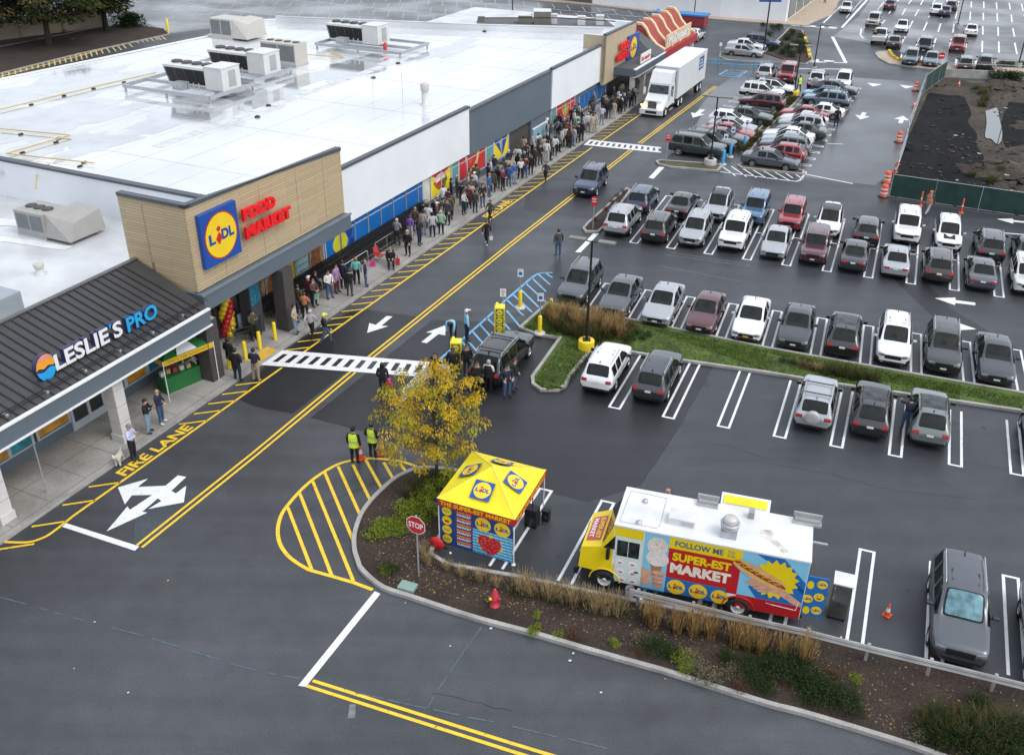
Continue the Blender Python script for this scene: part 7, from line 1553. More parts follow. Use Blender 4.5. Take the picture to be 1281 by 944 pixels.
# ------------------------------------------------------------------ rooftop plant
BEIGE = mat('unit_beige', (.48, .46, .42), .5, var=.06); COIL = mat('condenser_coil', (.012, .013, .016), .6, var=.2, vscale=6); UW = mat('unit_white', (.60, .61, .60), .45, var=.05); FANB = mat('fan_grille', (.05, .05, .05), .5)
zr0 = 5.42
def chiller(nm, lab, u0, n0, mirror=False):
    t = thing(nm, lab, 'rooftop unit', UN(u0, n0, zr0), 'chillers on the white roof'); X = (lambda u, n, z: UN(u0+u, n0+n, zr0+z)); 
    def bx(q, u_0, u_1, n_0, n_1, z0, z1, m): q.unbox(u0+u_0, u0+u_1, n0+n_0, n0+n_1, zr0+z0, zr0+z1, m)
    q = MB(); s_ = -1 if not mirror else 1
    for n_ in ((-8.2, .3) if not mirror else (-5.6, 3.6)): bx(q, -2.6, 2.6, n_-.08, n_+.08, .35, .62, STEEL)
    for u_ in (-2.6, -.1, 2.6): bx(q, u_-.08, u_+.08, -8.2 if not mirror else -5.6, .3 if not mirror else 3.6, .36, .60, STEEL)
    q.build('steel_frame', t)
    for u_ in (-2.5, 2.5):
        for n_ in ((-8.1, -4, .2) if not mirror else (-5.5, -1, 3.5)): q = MB(); bx(q, u_-.06, u_+.06, n_-.06, n_+.06, 0, .36, STEEL); q.build('frame_leg', t)
    q = MB(); hull = [X(-.55, -5.3, .75), X(-.55, -1.5, .75), X(.75, -1.5, .75), X(.75, -5.3, .75), X(-.95, -5.3, 1.95), X(-.95, -1.5, 1.95), X(1.15, -1.5, 1.95), X(1.15, -5.3, 1.95)]; q.hull(hull, COIL); q.build('coil_bank', t)
    q = MB(); bx(q, -1.0, 1.2, -5.4, -1.45, 1.952, 2.12, UW); bx(q, -.6, .8, -5.4, -1.45, .62, .75, UW)
    for k in range(5): n_ = -5.35+.95*k; q.hull([X(-.58, n_-.02, .75), X(-.58, n_+.02, .75), X(-.54, n_+.02, .75), X(-.54, n_-.02, .75), X(-.98, n_-.02, 1.95), X(-.98, n_+.02, 1.95), X(-.94, n_+.02, 1.95), X(-.94, n_-.02, 1.95)], mat('coil_divider', (.10, .10, .11), .5))
    q.build('top_deck', t)
    for k in range(4):
        q = MB(); c = X(.1, -4.9+.98*k, 2.12); q.lathe([(.40, 0), (.42, .14), (.36, .16), (.05, .10), (.01, .10)], FANB, c, 18); q.build('fan', t)
    q = MB(); bx(q, -.95, 1.15, -1.43, .25, .62, 2.25, UW); bx(q, -.2, .6, .252, .27, .8, 2.0, mat('unit_louver', (.35, .36, .36), .5)); cb = q.build('control_cabinet', t)
    q = MB(); bx(q, -1.0, 1.2, -1.45, .3, 2.252, 2.30, UW); q.build('cabinet_lid', cb)
    q = MB()
    for k in range(4): q.tube(X(-1.6, -3.0+.5*k, .62), X(-1.6, -3.0+.5*k, 1.15), .05, STEEL)
    bx(q, -2.2, -1.4, -3.6, -2.6, .62, 1.15, STEEL); q.build('pump_set', t)
    return t
pA = G(287, 113, zr0+.5); u_, n_ = un(pA); chiller('rooftop_chiller', 'nearest rooftop chiller with black coil bank on a long steel frame', u_, n_)
pB = G(338, 93, zr0+.5); u_, n_ = un(pB); chiller('rooftop_chiller', 'second rooftop chiller directly behind the nearest one', u_, n_)
pC = G(477, 56, zr0+.5); u_, n_ = un(pC); chiller('rooftop_chiller', 'farthest rooftop chiller near the back parapet with frame reaching right', u_, n_, True)
def ahu(px, lab, su=2.2, sn=2.6, h=1.7, fans=3, z=zr0, m=BEIGE, hood=True):
    c = G(px[0], px[1], z); u0, n0 = un(c); t = thing('air_handler', lab, 'rooftop unit', c)
    q = MB(); q.unbox(u0-su/2, u0+su/2, n0-sn/2, n0+sn/2, z+.12, z+h, m); b_ = q.build('casing', t); q = MB(); q.unbox(u0-su/2-.03, u0+su/2+.03, n0-sn/2-.03, n0+sn/2+.03, z, z+.12, STEEL); q.build('base', t)
    q = MB(); q.unbox(u0-su/2-.012, u0-su/2, n0-sn/2+.1, n0-.06, z+.45, z+h-.15, mat('coil_grey', (.16, .17, .18), .6)); q.unbox(u0-su/2-.012, u0-su/2, n0+.06, n0+sn/2-.1, z+.45, z+h-.15, MATS['coil_grey']); q.build('coil', t)
    for k in range(fans):
        q = MB(); q.lathe([(.30, 0), (.32, .06), (.05, .05), (.01, .05)], FANB, UN(u0, n0-sn/2+.45+(sn-.9)*k/max(1, fans-1), z+h), 16); q.build('fan', t)
    if hood:
        q = MB(); q.hull([UN(u0-su/2, n0+sn/2, z+.2), UN(u0+su/2+.8, n0+sn/2, z+.2), UN(u0+su/2+.8, n0+sn/2+1.8, z+.2), UN(u0-su/2, n0+sn/2+1.8, z+.2), UN(u0-su/2+.2, n0+sn/2, z+h), UN(u0+su/2+.8, n0+sn/2, z+h), UN(u0+su/2+.8, n0+sn/2+1.6, z+h-.1), UN(u0-su/2+.6, n0+sn/2+1.6, z+h-.4)], m); q.build('intake_hood', t)
    return t
ahu((287, 47), 'beige air handler with slanted intake hood near the roof edge by the trees', 2.2, 2.6, 1.9, 0); ahu((357, 80), 'beige condenser with a row of fans behind the second chiller', 1.8, 3.6, 1.9, 4, hood=False)
ahu((57, 291), 'grey condensing unit with three fans on the lower roof beside the white wall', 1.7, 2.1, 1.45, 3, 3.82, mat('unit_grey', (.33, .32, .30), .5, var=.06)); ahu((0, 400), 'grey box unit at the left frame edge on the lower roof', 1.5, 1.7, 1.3, 0, 3.82, mat('unit_steel_grey', (.30, .33, .36), .45), hood=False)
def vent(px, z, lab, r=.22, h=1.0):
    c = G(px[0], px[1], z); t = thing('roof_vent', lab, 'roof vent', c); q = MB(); q.lathe([(r*1.5, 0), (r*1.5, .06), (r, .1), (r, h*.7)], UW, c, 14); q.build('stack', t); q = MB(); q.lathe([(r*1.25, h*.7), (r*1.3, h), (r*.9, h*1.06), (.01, h*1.07)], BEIGE, c, 14); q.build('cap', t)
vent((532, 131), zr0, 'stubby exhaust stack with grey cap standing alone on the white roof', .26, 1.5); vent((51, 343), 3.82, 'small white mushroom vent on the lower roof', .2, .55)
RB = mat('fire_red', (.55, .03, .03), .4)
c = G(482, 66, zr0); t = thing('red_cylinder', 'small red gas cylinder beside the farthest chiller frame', 'cylinder', c); q = MB(); q.lathe([(.18, 0), (.18, .7), (.08, .85), (.06, .95), (.01, .95)], RB, c, 12); q.build('tank', t)
GASY = mat('gas_pipe_yellow', (.55, .40, .12), .5, var=.1)
pl_ = thing('gas_pipe', 'yellow gas pipe running over the white roof on small black supports', 'pipe', G(100, 112, zr0)); 
runs = [[(0, 137), (120, 108), (195, 91)], [(0, 161), (88, 169), (8, 192), (118, 204)], [(45, 236), (46, 212), (62, 205)], [(340, 65), (430, 72), (410, 62)]]
for r_ in runs: q = MB(); q.path([G(x, y, zr0+.16) for x, y in r_], .045, GASY, 6); q.build('pipe_run', pl_)
for x, y in [(39, 131), (80, 120), (117, 111), (155, 103), (26, 168), (73, 173), (28, 191), (70, 178), (100, 208), (105, 203)]: q = MB(); q.box(G(x, y, zr0+.05), (.3, .16, .1), BLACK, (U, N, UPV)); q.build('pipe_block', pl_)
for x, y in [(16, 132+3), (0+152, 146-1), (178, 80)]: pass
for i, (x, y) in enumerate([(336, 133), (322, 147), (498, 80), (606, 40), (630, 39), (467, 98)]):
    c = G(x, y, zr0); t = thing('roof_drain', 'small dark domed roof drain on the wet white roof', 'roof drain', c, 'roof drains'); q = MB(); q.lathe([(.22, 0), (.2, .08), (.1, .14), (.01, .15)], BLACK, c, 12); q.build('dome', t)
for x, y, h in [(467, 122, 1.5), (504, 130, 2.3)]:
    c = G(x, y, zr0); t = thing('roof_rod', 'thin white rod standing on the white roof', 'rod', c, 'thin rods on the roof'); q = MB(); q.tube(c, c+UPV*h, .025, UW, 6); q.build('rod', t)
# neighbour roof with plant behind the far parapet
nb = thing('rear_building', 'low dark roofed building with rooftop units behind the white roof', 'building', G(660, 24, 3.5)); q = MB(); pts = [G(596, 30, 3.6), G(598, 22, 3.6), G(755, 23, 3.6), G(770, 34, 3.6)]
q.face(pts, mat('dark_gravel_roof', (.11, .11, .115), .8, var=.2)); 
for a1, b1 in zip(pts, pts[1:]+pts[:1]): q.face([a1, b1, b1-UPV*3.6, a1-UPV*3.6], WALLW)
q.build('roof', nb); q = MB(); q.path([G(606, 22.5, 4.3), G(700, 22.5, 4.4), G(770, 27, 4.5)], .06, BLACK, 5); q.build('railing', nb)
def rbox(px, py, w_, d_, h, lab, m):
    c = G(px, py, 3.6); u0, n0 = un(c); t = thing('rooftop_box', lab, 'rooftop unit', c); q = MB(); q.box(c+UPV*h/2, (w_, d_, h), m, (Vector((1, 0, 0)), Vector((0, 1, 0)), UPV)); q.build('casing', t); q = MB(); q.box(c+UPV*(h+.04), (w_+.1, d_+.1, .08), UW); q.build('lid', t)
GRB = mat('bronze_unit', (.17, .155, .13), .6, var=.1)
rbox(657, 29, 1.7, 1.5, .9, 'low bronze rooftop box left of the tall one', GRB); rbox(678, 29, 2.0, 2.0, 1.4, 'tall bronze rooftop box behind the white roof', GRB); rbox(693, 29.5, .7, .8, 1.0, 'narrow pale rooftop box beside the tall bronze one', UW); rbox(727, 31, .9, .9, .9, 'pale round shouldered rooftop fan box', UW); rbox(750, 31, .9, .9, 1.0, 'pale rooftop fan box nearest the far tan tower', UW); rbox(602, 27, .8, .6, .6, 'small rooftop box at the left end of the dark roof', GRB)

# ------------------------------------------------------------------ lamps, signs, bollards
POLE = mat('dark_bronze_pole', (.022, .019, .018), .45, .3)
def lamp(px, top, base_m, lab, heads=2, br=.45, bh=.75, hz=None):
    c = G(*px); r = ray(*top); t_ = (r.xy.dot(c.xy))/(r.xy.dot(r.xy)); h = CAMH+t_*r.z if hz is None else hz
    t = thing('street_lamp', lab, 'street lamp', c); q = MB()
    q.lathe([(br, .0), (br, bh*.94), (br*.94, bh), (.01, bh)], base_m, c, 20); q.build('base', t)
    q = MB(); q.box(c+UPV*(bh+.03), (.4, .4, .06), POLE); q.tube(c+UPV*bh, c+UPV*h, .075, POLE, 10, .055); q.build('pole', t)
    d = K
    for s_ in ((1, -1) if heads == 2 else (1,)):
        q = MB(); q.tube(c+UPV*(h-.05), c+UPV*h+d*s_*.5, .035, POLE, 6); q.box(c+UPV*(h+.03)+d*s_*.75, (.85, .38, .09), mat('lamp_head_grey', (.20, .19, .18), .4, .3), (d, B, UPV)); hd = q.build('lamp_head', t)
        q = MB(); q.box(c+UPV*(h-.025)+d*s_*.75, (.6, .28, .012), mat('lamp_lens', (.6, .6, .58), .2), (d, B, UPV)); q.build('lens', hd)
lamp((733, 438), (731.5, 301), YEL, 'dark lamp post in a round yellow base beside the tan grass clump', 2, .42, .62)
lamp((888, 207), (891, 121), mat('lamp_base_concrete', (.42, .41, .38), .8, var=.1), 'dark lamp post in a pale concrete base by the far crossing', 2, .5, .55); lamp((993, 120), (998, 57), YEL, 'lamp post with worn yellow base between the two columns of cars', 2, .45, .6)
lamp((1018, 86), (1022, 31), CONC, 'lamp post near the far stop marking', 1, .3, .3); lamp((1197, 36), (1205, -40), CONC, 'lamp post standing among stalls of the far lot', 2, .4, .6); lamp((1273, 85), (1285, -30), CONC, 'lamp post at the planted strip by the building site', 2, .4, .6); lamp((868, 22), (867, -20), CONC, 'lamp post in front of the big white store', 1, .3, .3, 7.5); lamp((641, 19), (640, -20), CONC, 'lamp post in the upper left lot behind the roof', 1, .3, .3, 7.5)
def post(c, h, q, r=.03, m=STEEL): q.tube(c, c+UPV*h, r, m, 8)
def sign_stop(c, face, h, R_=.36):
    t = thing('stop_sign', 'red octagonal STOP sign on a steel post in the mulch bed', 'sign', c); q = MB(); post(c, h+R_, q, .032); q.build('post', t)
    f = Vector((math.cos(face), math.sin(face), 0)); x = Vector((-f.y, f.x, 0)); o = c+UPV*h+f*.045
    q = MB(); 
    for r_, m, k in ((R_, WHITE, 0), (R_*.93, RED, 1)): q.prism([o+x*r_*math.cos(math.pi/8+i*math.pi/4)+UPV*r_*math.sin(math.pi/8+i*math.pi/4)+f*.004*k for i in range(8)], f*.006, m)
    pn = q.build('panel', t); q = MB(); q.text('STOP', o+f*.016, x, UPV, R_*1.45, R_*.62, WHITE, 0, .03, True); q.build('lettering', pn)
sign_stop(G(524, 720), math.atan2(-1, -.45), 2.35, .40)
def plate_sign(px, lab, h, w_, hh, col, face, txt=None, tcol=None, z=.11, round_=False, nm='parking_sign'):
    c = G(px[0], px[1], z); t = thing(nm, lab, 'sign', c); q = MB(); post(c, h, q, .028); q.build('post', t); f = Vector((math.cos(face), math.sin(face), 0)); x = Vector((-f.y, f.x, 0)); o = c+UPV*(h-hh/2)+f*.04; q = MB()
    if round_: q.prism([o+x*w_/2*math.cos(i*math.pi/10)+UPV*w_/2*math.sin(i*math.pi/10) for i in range(20)], f*.008, col); q.box(o+f*.012, (w_*.7, .006, w_*.16), WHITE, (x, f, UPV))
    else: q.box(o, (w_, .012, hh), col, (x, f, UPV))
    pn = q.build('panel', t)
    if txt:
        q = MB()
        for i, s_ in enumerate(txt): q.text(s_, o+f*.012+UPV*(hh*.28-hh*.30*i), x, UPV, w_*.75, hh*.18, tcol, 0, .02, True)
        q.build('lettering', pn)
    return t
fc = math.atan2(-1, -.1)
plate_sign((741.5, 287), 'red and white sign on a post at the tip of the small mulch island', 2.3, .36, .62, RED, fc, ['NO', 'PARKING'], WHITE); plate_sign((833, 202), 'red and white sign on a post by the dark green boxy SUV', 2.3, .36, .62, RED, fc, ['NO', 'PARKING'], WHITE)
plate_sign((1174, 88), 'round red no entry sign by the green fence corner', 2.0, .75, .75, RED, fc, None, None, .1, True, 'no_entry_sign'); plate_sign((999.5, 213), 'grey backed sign on the grassy island by the side on sedan', 2.1, .35, .5, STEEL, fc)
plate_sign((899, 80), 'white sign on a post at the blue railing', 2.4, .3, .4, WHITE, fc, None, None, 0)
c = G(954, 71); t = thing('pole_sign', 'blue sign board on a tall dark pole at the top of the view', 'sign', c); q = MB(); q.tube(c, c+UPV*6.6, .09, POLE, 8); q.build('post', t); q = MB(); q.box(c+UPV*6.9, (2.6, .15, 1.3), mat('sign_navy', (.03, .09, .28), .4)); q.build('panel', t)
YB_ = mat('bollard_yellow', (.80, .60, .015), .4, var=.05)
def bollard(px, lab, z=.142, h=1.0, r=.10, base=False, col=YB_, sign=None, grp='yellow bollards'):
    c = G(px[0], px[1], z); t = thing('bollard' if not sign else 'signed_bollard', lab, 'bollard', c, grp); q = MB(); q.lathe([(r, 0), (r, h*.96), (r*.8, h), (.01, h*1.01)], col, c, 14); q.build('post', t)
    if base: q = MB(); q.lathe([(.30, 0), (.30, .07), (.26, .09), (.01, .09)], mat('bollard_base', (.52, .50, .46), .7), c, 18); q.build('base', t)
    if sign:
        q = MB(); post(c+UPV*h, 1.25, q, .025); q.build('sign_post', t); f = Vector((math.cos(fc), math.sin(fc), 0)); x = Vector((-f.y, f.x, 0)); q = MB(); o = c+UPV*(h+1.1)+f*.03; q.box(o, (.32, .012, .46), WHITE, (x, f, UPV)); pn = q.build('sign_panel', t)
        q = MB()
        if sign == 'np':
            for k, s_ in enumerate(('NO', 'PARKING', 'ANY', 'TIME')): q.text(s_, o+f*.01+UPV*(.16-.1*k), x, UPV, .24 if k == 1 else .15, .065, RED, 0, .02, True)
        else:
            q.box(o+f*.009-UPV*.03, (.2, .004, .2), TBLU, (x, f, UPV)); q.text('RESERVED', o+f*.01+UPV*.16, x, UPV, .26, .05, GREYT, 0, .0, True)
        q.build('sign_marking', pn)
for px, lab in [((287.5, 461), 'yellow bollard nearest the brick column by the canopy'), ((307.5, 449), 'yellow bollard behind the person in long black coat'), ((325.5, 436.5), 'yellow bollard by the tactile paving'), ((344.5, 424.5), 'yellow bollard beside the shop side brick column')]: bollard(px, lab)
bollard((650.5, 385), 'yellow bollard with sign pole in the blue hatched aisle, upper one', .012, 1.05, .11, True, sign='hc'); bollard((629, 411), 'yellow bollard with no parking sign in front of the farther yellow display box', .012, 1.05, .11, False, sign='np'); bollard((675, 417), 'yellow bollard with sign pole on the grass edge by the black SUV nose', .11, 1.05, .11, True, sign='hc'); bollard((689, 392), 'yellow bollard at the left edge of the tan grass clump', .11, .9, .1, False)
BBLU = mat('bollard_blue', (.06, .35, .60), .4)
for px, lab in [((904, 206), 'blue bollard nearest the far concrete lamp base'), ((913, 196.5), 'blue bollard second from the concrete lamp base'), ((930.5, 187), 'blue bollard at the near planter between car columns')]: bollard(px, lab, .012, 1.2, .13, True, BBLU, 'hc', 'blue bollards')
# yellow printed display boxes
def dispbox(px, lab, h=1.5):
    c = G(*px); t = thing('display_box', lab, 'display', c); P3, A3 = fr(c, B*.35+K); x3, y3 = A3[0], A3[1]; q = MB(); YD = mat('display_yellow', (.78, .68, .04), .45, var=.05); fbox(q, P3, A3, -.27, .27, -.27, .27, .02, h, YD); q.build('box', t)
    q = MB()
    for k in range(3):
        z = h-.28-.46*k; q.face([P3(-.21, .274, z-.2), P3(.21, .274, z-.2), P3(.21, .274, z+.2), P3(-.21, .274, z+.2)], mat('display_olive', (.10, .09, .03), .5)); q.face([P3(.17*math.cos(i*.314), .278, z+.17*math.sin(i*.314)) for i in range(20)], YD); q.text('LIDL', P3(0, .282, z), x3, UPV, .24, .08, LBLUE, 0, .03, True)
    q.build('printed_panel', t)
    q = MB(); q.text('SUPER-EST', P3(.274, .10, .2), UPV, y3*1.0, h-.4, .2, mat('display_text', (.06, .08, .16), .5), 0, .02); q.build('lettering', t)
    q = MB(); q.hull([P3(-.25, -.25, h), P3(-.06, -.25, h), P3(-.06, .14, h), P3(-.25, .14, h), P3(-.2, -.25, h+.1), P3(-.09, -.25, h+.1), P3(-.09, .08, h+.08), P3(-.2, .08, h+.08)], YD); q.build('top_flap', t)
dispbox((625, 414), 'tall yellow printed display box, the farther one by the blue hatched aisle'); dispbox((571, 459), 'tall yellow printed display box, the nearer one with people in front')
c = G(535, 487); t = thing('banner', 'long white banner lying on posts behind the tree crown', 'banner', c); q = MB(); a, b = G(503, 510), G(541, 472); q.hull([a+UPV*.3, b+UPV*.3, b+UPV*.3+N*.04, a+UPV*.3+N*.04, a+UPV*.95, b+UPV*.95, b+UPV*.95+N*.04, a+UPV*.95+N*.04], mat('banner_white', (.68, .66, .64), .6, var=.05)); q.build('panel', t)
for s_ in (0, .5, 1):
    q = MB(); p = a.lerp(b, s_); q.tube(p, p+UPV*1.0, .025, STEEL, 6); q.build('leg', t)
# balloon column
c = G(287, 420, .142); t = thing('balloon_column', 'twisted column of red yellow and blue balloons by the shop entrance', 'balloons', c)
BR, BY, BB_ = [mat('balloon_'+n_, c_, .15, var=.03, coat=.3) for n_, c_ in (('red', (.55, .02, .03)), ('yellow', (.80, .55, .02)), ('blue', (.01, .13, .42)))]
for k in range(10):
    for i in range(4):
        an_ = i*math.pi/2 + k*.42 - 2.6; q = MB(); z = .22+.25*k; q.ball(c+Vector((.26*math.cos(an_), .26*math.sin(an_), z)), .205, (BR, BY, BB_, BY)[i], 10, 1.08); q.build('balloon', t)
q = MB(); q.tube(c, c+UPV*2.7, .02, WHITE, 6); q.lathe([(.22, 0), (.22, .04), (.01, .05)], WHITE, c, 14); q.build('stand', t)
# green and yellow sampling canopy
cc = [G(212.5, 502, .142), G(270, 477, .142)]; d = (cc[1]-cc[0]); d.z = 0; d.normalize(); bk_ = Vector((-d.y, d.x, 0)); L_ = 2.7; a = cc[0]
t = thing('market_canopy', 'green market canopy with yellow border under the dark metal roof', 'canopy tent', a); GRN = mat('canopy_green', (.012, .13, .03), .55, var=.08); CYE = mat('canopy_yellow', (.68, .42, .02), .5, var=.05)
cr4 = [a, a+d*L_, a+d*L_+bk_*2.2, a+bk_*2.2]; ap = a+d*L_/2+bk_*1.1+UPV*2.75; q = MB()
for i in range(4):
    p0, p1 = cr4[i]+UPV*2.1, cr4[(i+1) % 4]+UPV*2.1; q.face([p0, p1, ap], GRN)
q.build('canopy', t); q = MB()
for i in range(4):
    p0, p1 = cr4[i]+UPV*2.1, cr4[(i+1) % 4]+UPV*2.1; q.face([p0-UPV*.28, p1-UPV*.28, p1, p0], CYE)
vl = q.build('valance', t); q = MB(); q.text('TASTE THE GOODNESS', cr4[0]+UPV*1.9+d*.25-bk_*.012, d, UPV, L_-.5, .13, mat('canopy_text', (.25, .16, .02), .5), 0, .0); q.build('lettering', vl)
q = MB(); m0 = (cr4[0]+cr4[1])/2+UPV*2.12; q.face([m0-d*.6-bk_*.01, m0+d*.45-bk_*.01, (m0+d*.45).lerp(ap, .62)+UPV*.02, (m0-d*.6).lerp(ap, .62)+UPV*.02], WHITE); q.v = [v+UPV*.03-bk_*.02 for v in q.v]; q.build('white_panel', t)
for p in cr4:
    q = MB(); q.tube(p, p+UPV*2.1, .022, WHITE, 6); q.build('leg', t)
tc = a+d*1.2+bk_*1.0; t = thing('sampling_table', 'table with green cloth and goods below the green canopy', 'table', tc); q = MB(); q.box(tc+UPV*.40, (1.9, .75, .80), GRN, (d, bk_, UPV)); q.build('tablecloth', t)
for k in range(5):
    q = MB(); p = tc+d*(-.8+.32*k)+bk_*rnd.uniform(-.15, .15); q.box(p+UPV*.92, (.22, .2, .22), mat(('goods_white', 'goods_tan', 'goods_red')[k % 3], ((.55, .55, .5), (.45, .3, .15), (.4, .05, .05))[k % 3], .5), (d, bk_, UPV)); tag(q.build('goods_box', None), ('small carton on the green cloth table, '+('leftmost', 'second from left', 'middle', 'second from right', 'rightmost')[k]), 'box', 'goods on the sampling table')
c = G(234, 470, .142); t = thing('yellow_crate', 'yellow plastic crate on the sidewalk beside the green tablecloth', 'crate', c); q = MB(); q.box(c+UPV*.25, (.45, .4, .5), YB_, (U, N, UPV)); q.build('crate_body', t)
c = G(303, 418, .142); t = thing('poster_stand', 'dark poster stand with pale print by the entrance pier', 'poster stand', c); q = MB(); q.box(c+UPV*.75, (.6, .06, 1.2), BLACK, (U, N, UPV)); q.build('frame', t); q = MB(); q.box(c+UPV*.8+N*.035, (.45, .008, .85), mat('poster_grey_teal', (.20, .30, .33), .4, var=.3, vscale=6), (U, N, UPV)); q.build('print', t)
for px in [(235/4, 236*2+575/4)]:
    c = G(px[0], px[1], .142); t = thing('canopy_pole', 'thin steel pole on the sidewalk under the metal roof', 'pole', c); q = MB(); q.tube(c, c+UPV*3.15, .03, STEEL, 8); q.build('pole', t)
# ---- shopping carts, nested along the wall
CARTM = mat('cart_black_wire', (.050, .046, .042), .4, .2)
q = MB()
for z, x0, x1, w_ in ((.95, -.42, .42, .27), (.70, -.38, .40, .25), (.48, -.34, .38, .22)):
    P_ = [Vector((x0, -w_, z)), Vector((x1, -w_, z)), Vector((x1, w_, z)), Vector((x0, w_, z))]; q.path(P_+[P_[0]], .013, CARTM, 4)
for k in range(6):
    x = -.38+.15*k
    for s_ in (-1, 1): q.tube((x, s_*.27, .95), (x*.9, s_*.22, .48), .008, CARTM, 4)
for k in range(4):
    y = -.16+.107*k; q.tube((-.42, y, .95), (-.34, y*.85, .48), .008, CARTM, 4); q.tube((-.34, y*.85, .48), (.38, y*.85, .48), .008, CARTM, 4); q.tube((.42, y, .95), (.38, y*.85, .48), .008, CARTM, 4)
basket = q.build('basket', me_only=True); q = MB()
for s_ in (-1, 1): q.path([Vector((.5, s_*.25, 1.02)), Vector((.30, s_*.24, .42)), Vector((.36, s_*.24, .16)), Vector((-.36, s_*.18, .16))], .016, CARTM, 5)
cfr = q.build('frame', me_only=True); q = MB(); q.tube((.5, -.26, 1.02), (.5, .26, 1.02), .018, mat('cart_handle', (.03, .03, .035), .4), 6); chd = q.build('handle', me_only=True); q = MB()
for x in (.33, -.33):
    for s_ in (-1, 1): q.lathe([(.06, -.015), (.06, .015)], BLACK, (x, s_*.2, .06), 8, (Vector((1, 0, 0)), UPV, Vector((0, 1, 0))))
cwh = q.build('wheels', me_only=True)
ct = thing('shopping_cart', 'black wire shopping cart nested in the long row along the shop wall', 'shopping cart', (0, 0, 0), 'nested shopping carts')
for nm, me in (('basket', basket), ('frame', cfr), ('handle', chd), ('wheels', cwh)): obj(nm, me, ct)
reg(ct); k = 0
for row, n_ in enumerate((-32.05, -31.45)):
    for i in range(70 if row == 0 else 60):
        u_ = 37.7+.26*i + .1*row
        if u_ > 55.6 or (row == 1 and (u_ < 37.4 or u_ > 52.5)): continue
        place(ct, UN(u_, n_, .142), HN + (math.pi if row else math.pi) + math.pi/2 + rnd.uniform(-.03, .03))
for u_, n_, lab in [(34.4, -31.2, 'loose shopping cart beside the brick column'), (35.2, -30.9, 'shopping cart by the dark entrance pier'), (49.2, -30.6, 'empty cart standing out in front of the cart row'), (60.3, -30.8, 'cart held by the visitor in a light grey top')]: place(ct, UN(u_, n_, .142), HU+rnd.uniform(-.5, .5), 1, lab)
def rail(u0, u1, n_, lab):
    t = thing('cart_rail', lab, 'handrail', UN((u0+u1)/2, n_, .142)); q = MB(); q.path([UN(u0, n_, .6), UN(u0+.1, n_, 1.02), UN(u1-.1, n_, 1.02), UN(u1, n_, .6)], .03, STEEL, 6); q.build('top_rail', t)
    for u_ in (u0, (u0+u1)/2, u1): q = MB(); q.tube(UN(u_, n_, .142), UN(u_, n_, 1.0), .022, STEEL, 6); q.build('post', t)
rail(37.5, 41.5, -31.05, 'steel rail in front of the cart row nearest the brick column'); rail(41.9, 45.3, -31.75, 'steel rail between the two lines of carts'); rail(43.0, 46.3, -31.0, 'steel rail in front of the carts by the seated person'); rail(47.4, 50.3, -31.2, 'steel rail along the middle carts'); rail(55.2, 56.7, -31.2, 'short steel rail by the white pilaster')
# blue railing beyond the trailer
t = thing('blue_railing', 'blue metal railing across the lane beyond the white trailer', 'railing', G(905, 84)); a, b = G(876, 85), G(965, 88); q = MB()
for z in (.6, 1.05): q.path([a+UPV*z, G(922, 88)+UPV*z, b+UPV*z], .05, BBLU, 6)
q.build('rail', t)
for s_ in (0, .25, .5, .75, 1): q = MB(); p = a.lerp(b, s_); q.tube(p, p+UPV*1.1, .05, BBLU, 6); q.build('post', t)

# ------------------------------------------------------------------ guard rail, hydrant, utility lid, cones, barrels, site fence
gr = [G(786, 757), G(860, 775), G(933, 793), G(1001, 808), G(1090, 831), G(1181, 853), G(1281, 878), G(1400, 906)]
t = thing('guard_rail', 'weathered steel guard rail along the edge of the mulch bed', 'guard rail', gr[2]); q = MB(); GRM = mat('weathered_rail', (.34, .34, .33), .6, .3, var=.25, vscale=1.2)
pr = [(0, .78), (.06, .72), (.0, .64), (.06, .56), (0, .50)]
for a, b in zip(gr, gr[1:]):
    d = (b-a).normalized(); nn = Vector((d.y, -d.x, 0))
    for (x0, z0), (x1, z1) in zip(pr, pr[1:]): q.face([a+nn*x0+UPV*z0, b+nn*x0+UPV*z0, b+nn*x1+UPV*z1, a+nn*x1+UPV*z1], GRM, True); q.face([a+nn*(x1-.02)+UPV*z1, b+nn*(x1-.02)+UPV*z1, b+nn*(x0-.02)+UPV*z0, a+nn*(x0-.02)+UPV*z0], GRM, True)
    q.face([a+nn*-.02+UPV*.782, b+nn*-.02+UPV*.782, b+nn*.05+UPV*.782, a+nn*.05+UPV*.782], GRM)
q.build('rail', t)
for k in range(12):
    s_ = k*1.9+.3; acc = 0
    for a, b in zip(gr, gr[1:]):
        L_ = (b-a).length
        if acc+L_ > s_: p = a.lerp(b, (s_-acc)/L_); d = (b-a).normalized(); break
        acc += L_
    else: break
    nn = Vector((d.y, -d.x, 0)); q = MB(); q.box(p-nn*.06+UPV*.4, (.10, .10, .8), GRM, (d, nn, UPV)); q.build('post', t)
q = MB(); d = (gr[1]-gr[0]).normalized(); q.lathe([(.16, 0), (.16, .32)], GRM, gr[0]+UPV*.48, 14); q.build('end_cap', t)
c = G(619, 757, .09); t = thing('fire_hydrant', 'red fire hydrant with a yellow cap in the mulch bed', 'hydrant', c); HR = mat('hydrant_red', (.50, .035, .06), .4, var=.08); q = MB(); q.lathe([(.17, 0), (.17, .05), (.11, .07), (.11, .40), (.145, .42), (.145, .47), (.12, .50), (.11, .60), (.05, .70), (.04, .76), (.01, .77)], HR, c, 18); q.build('barrel', t)
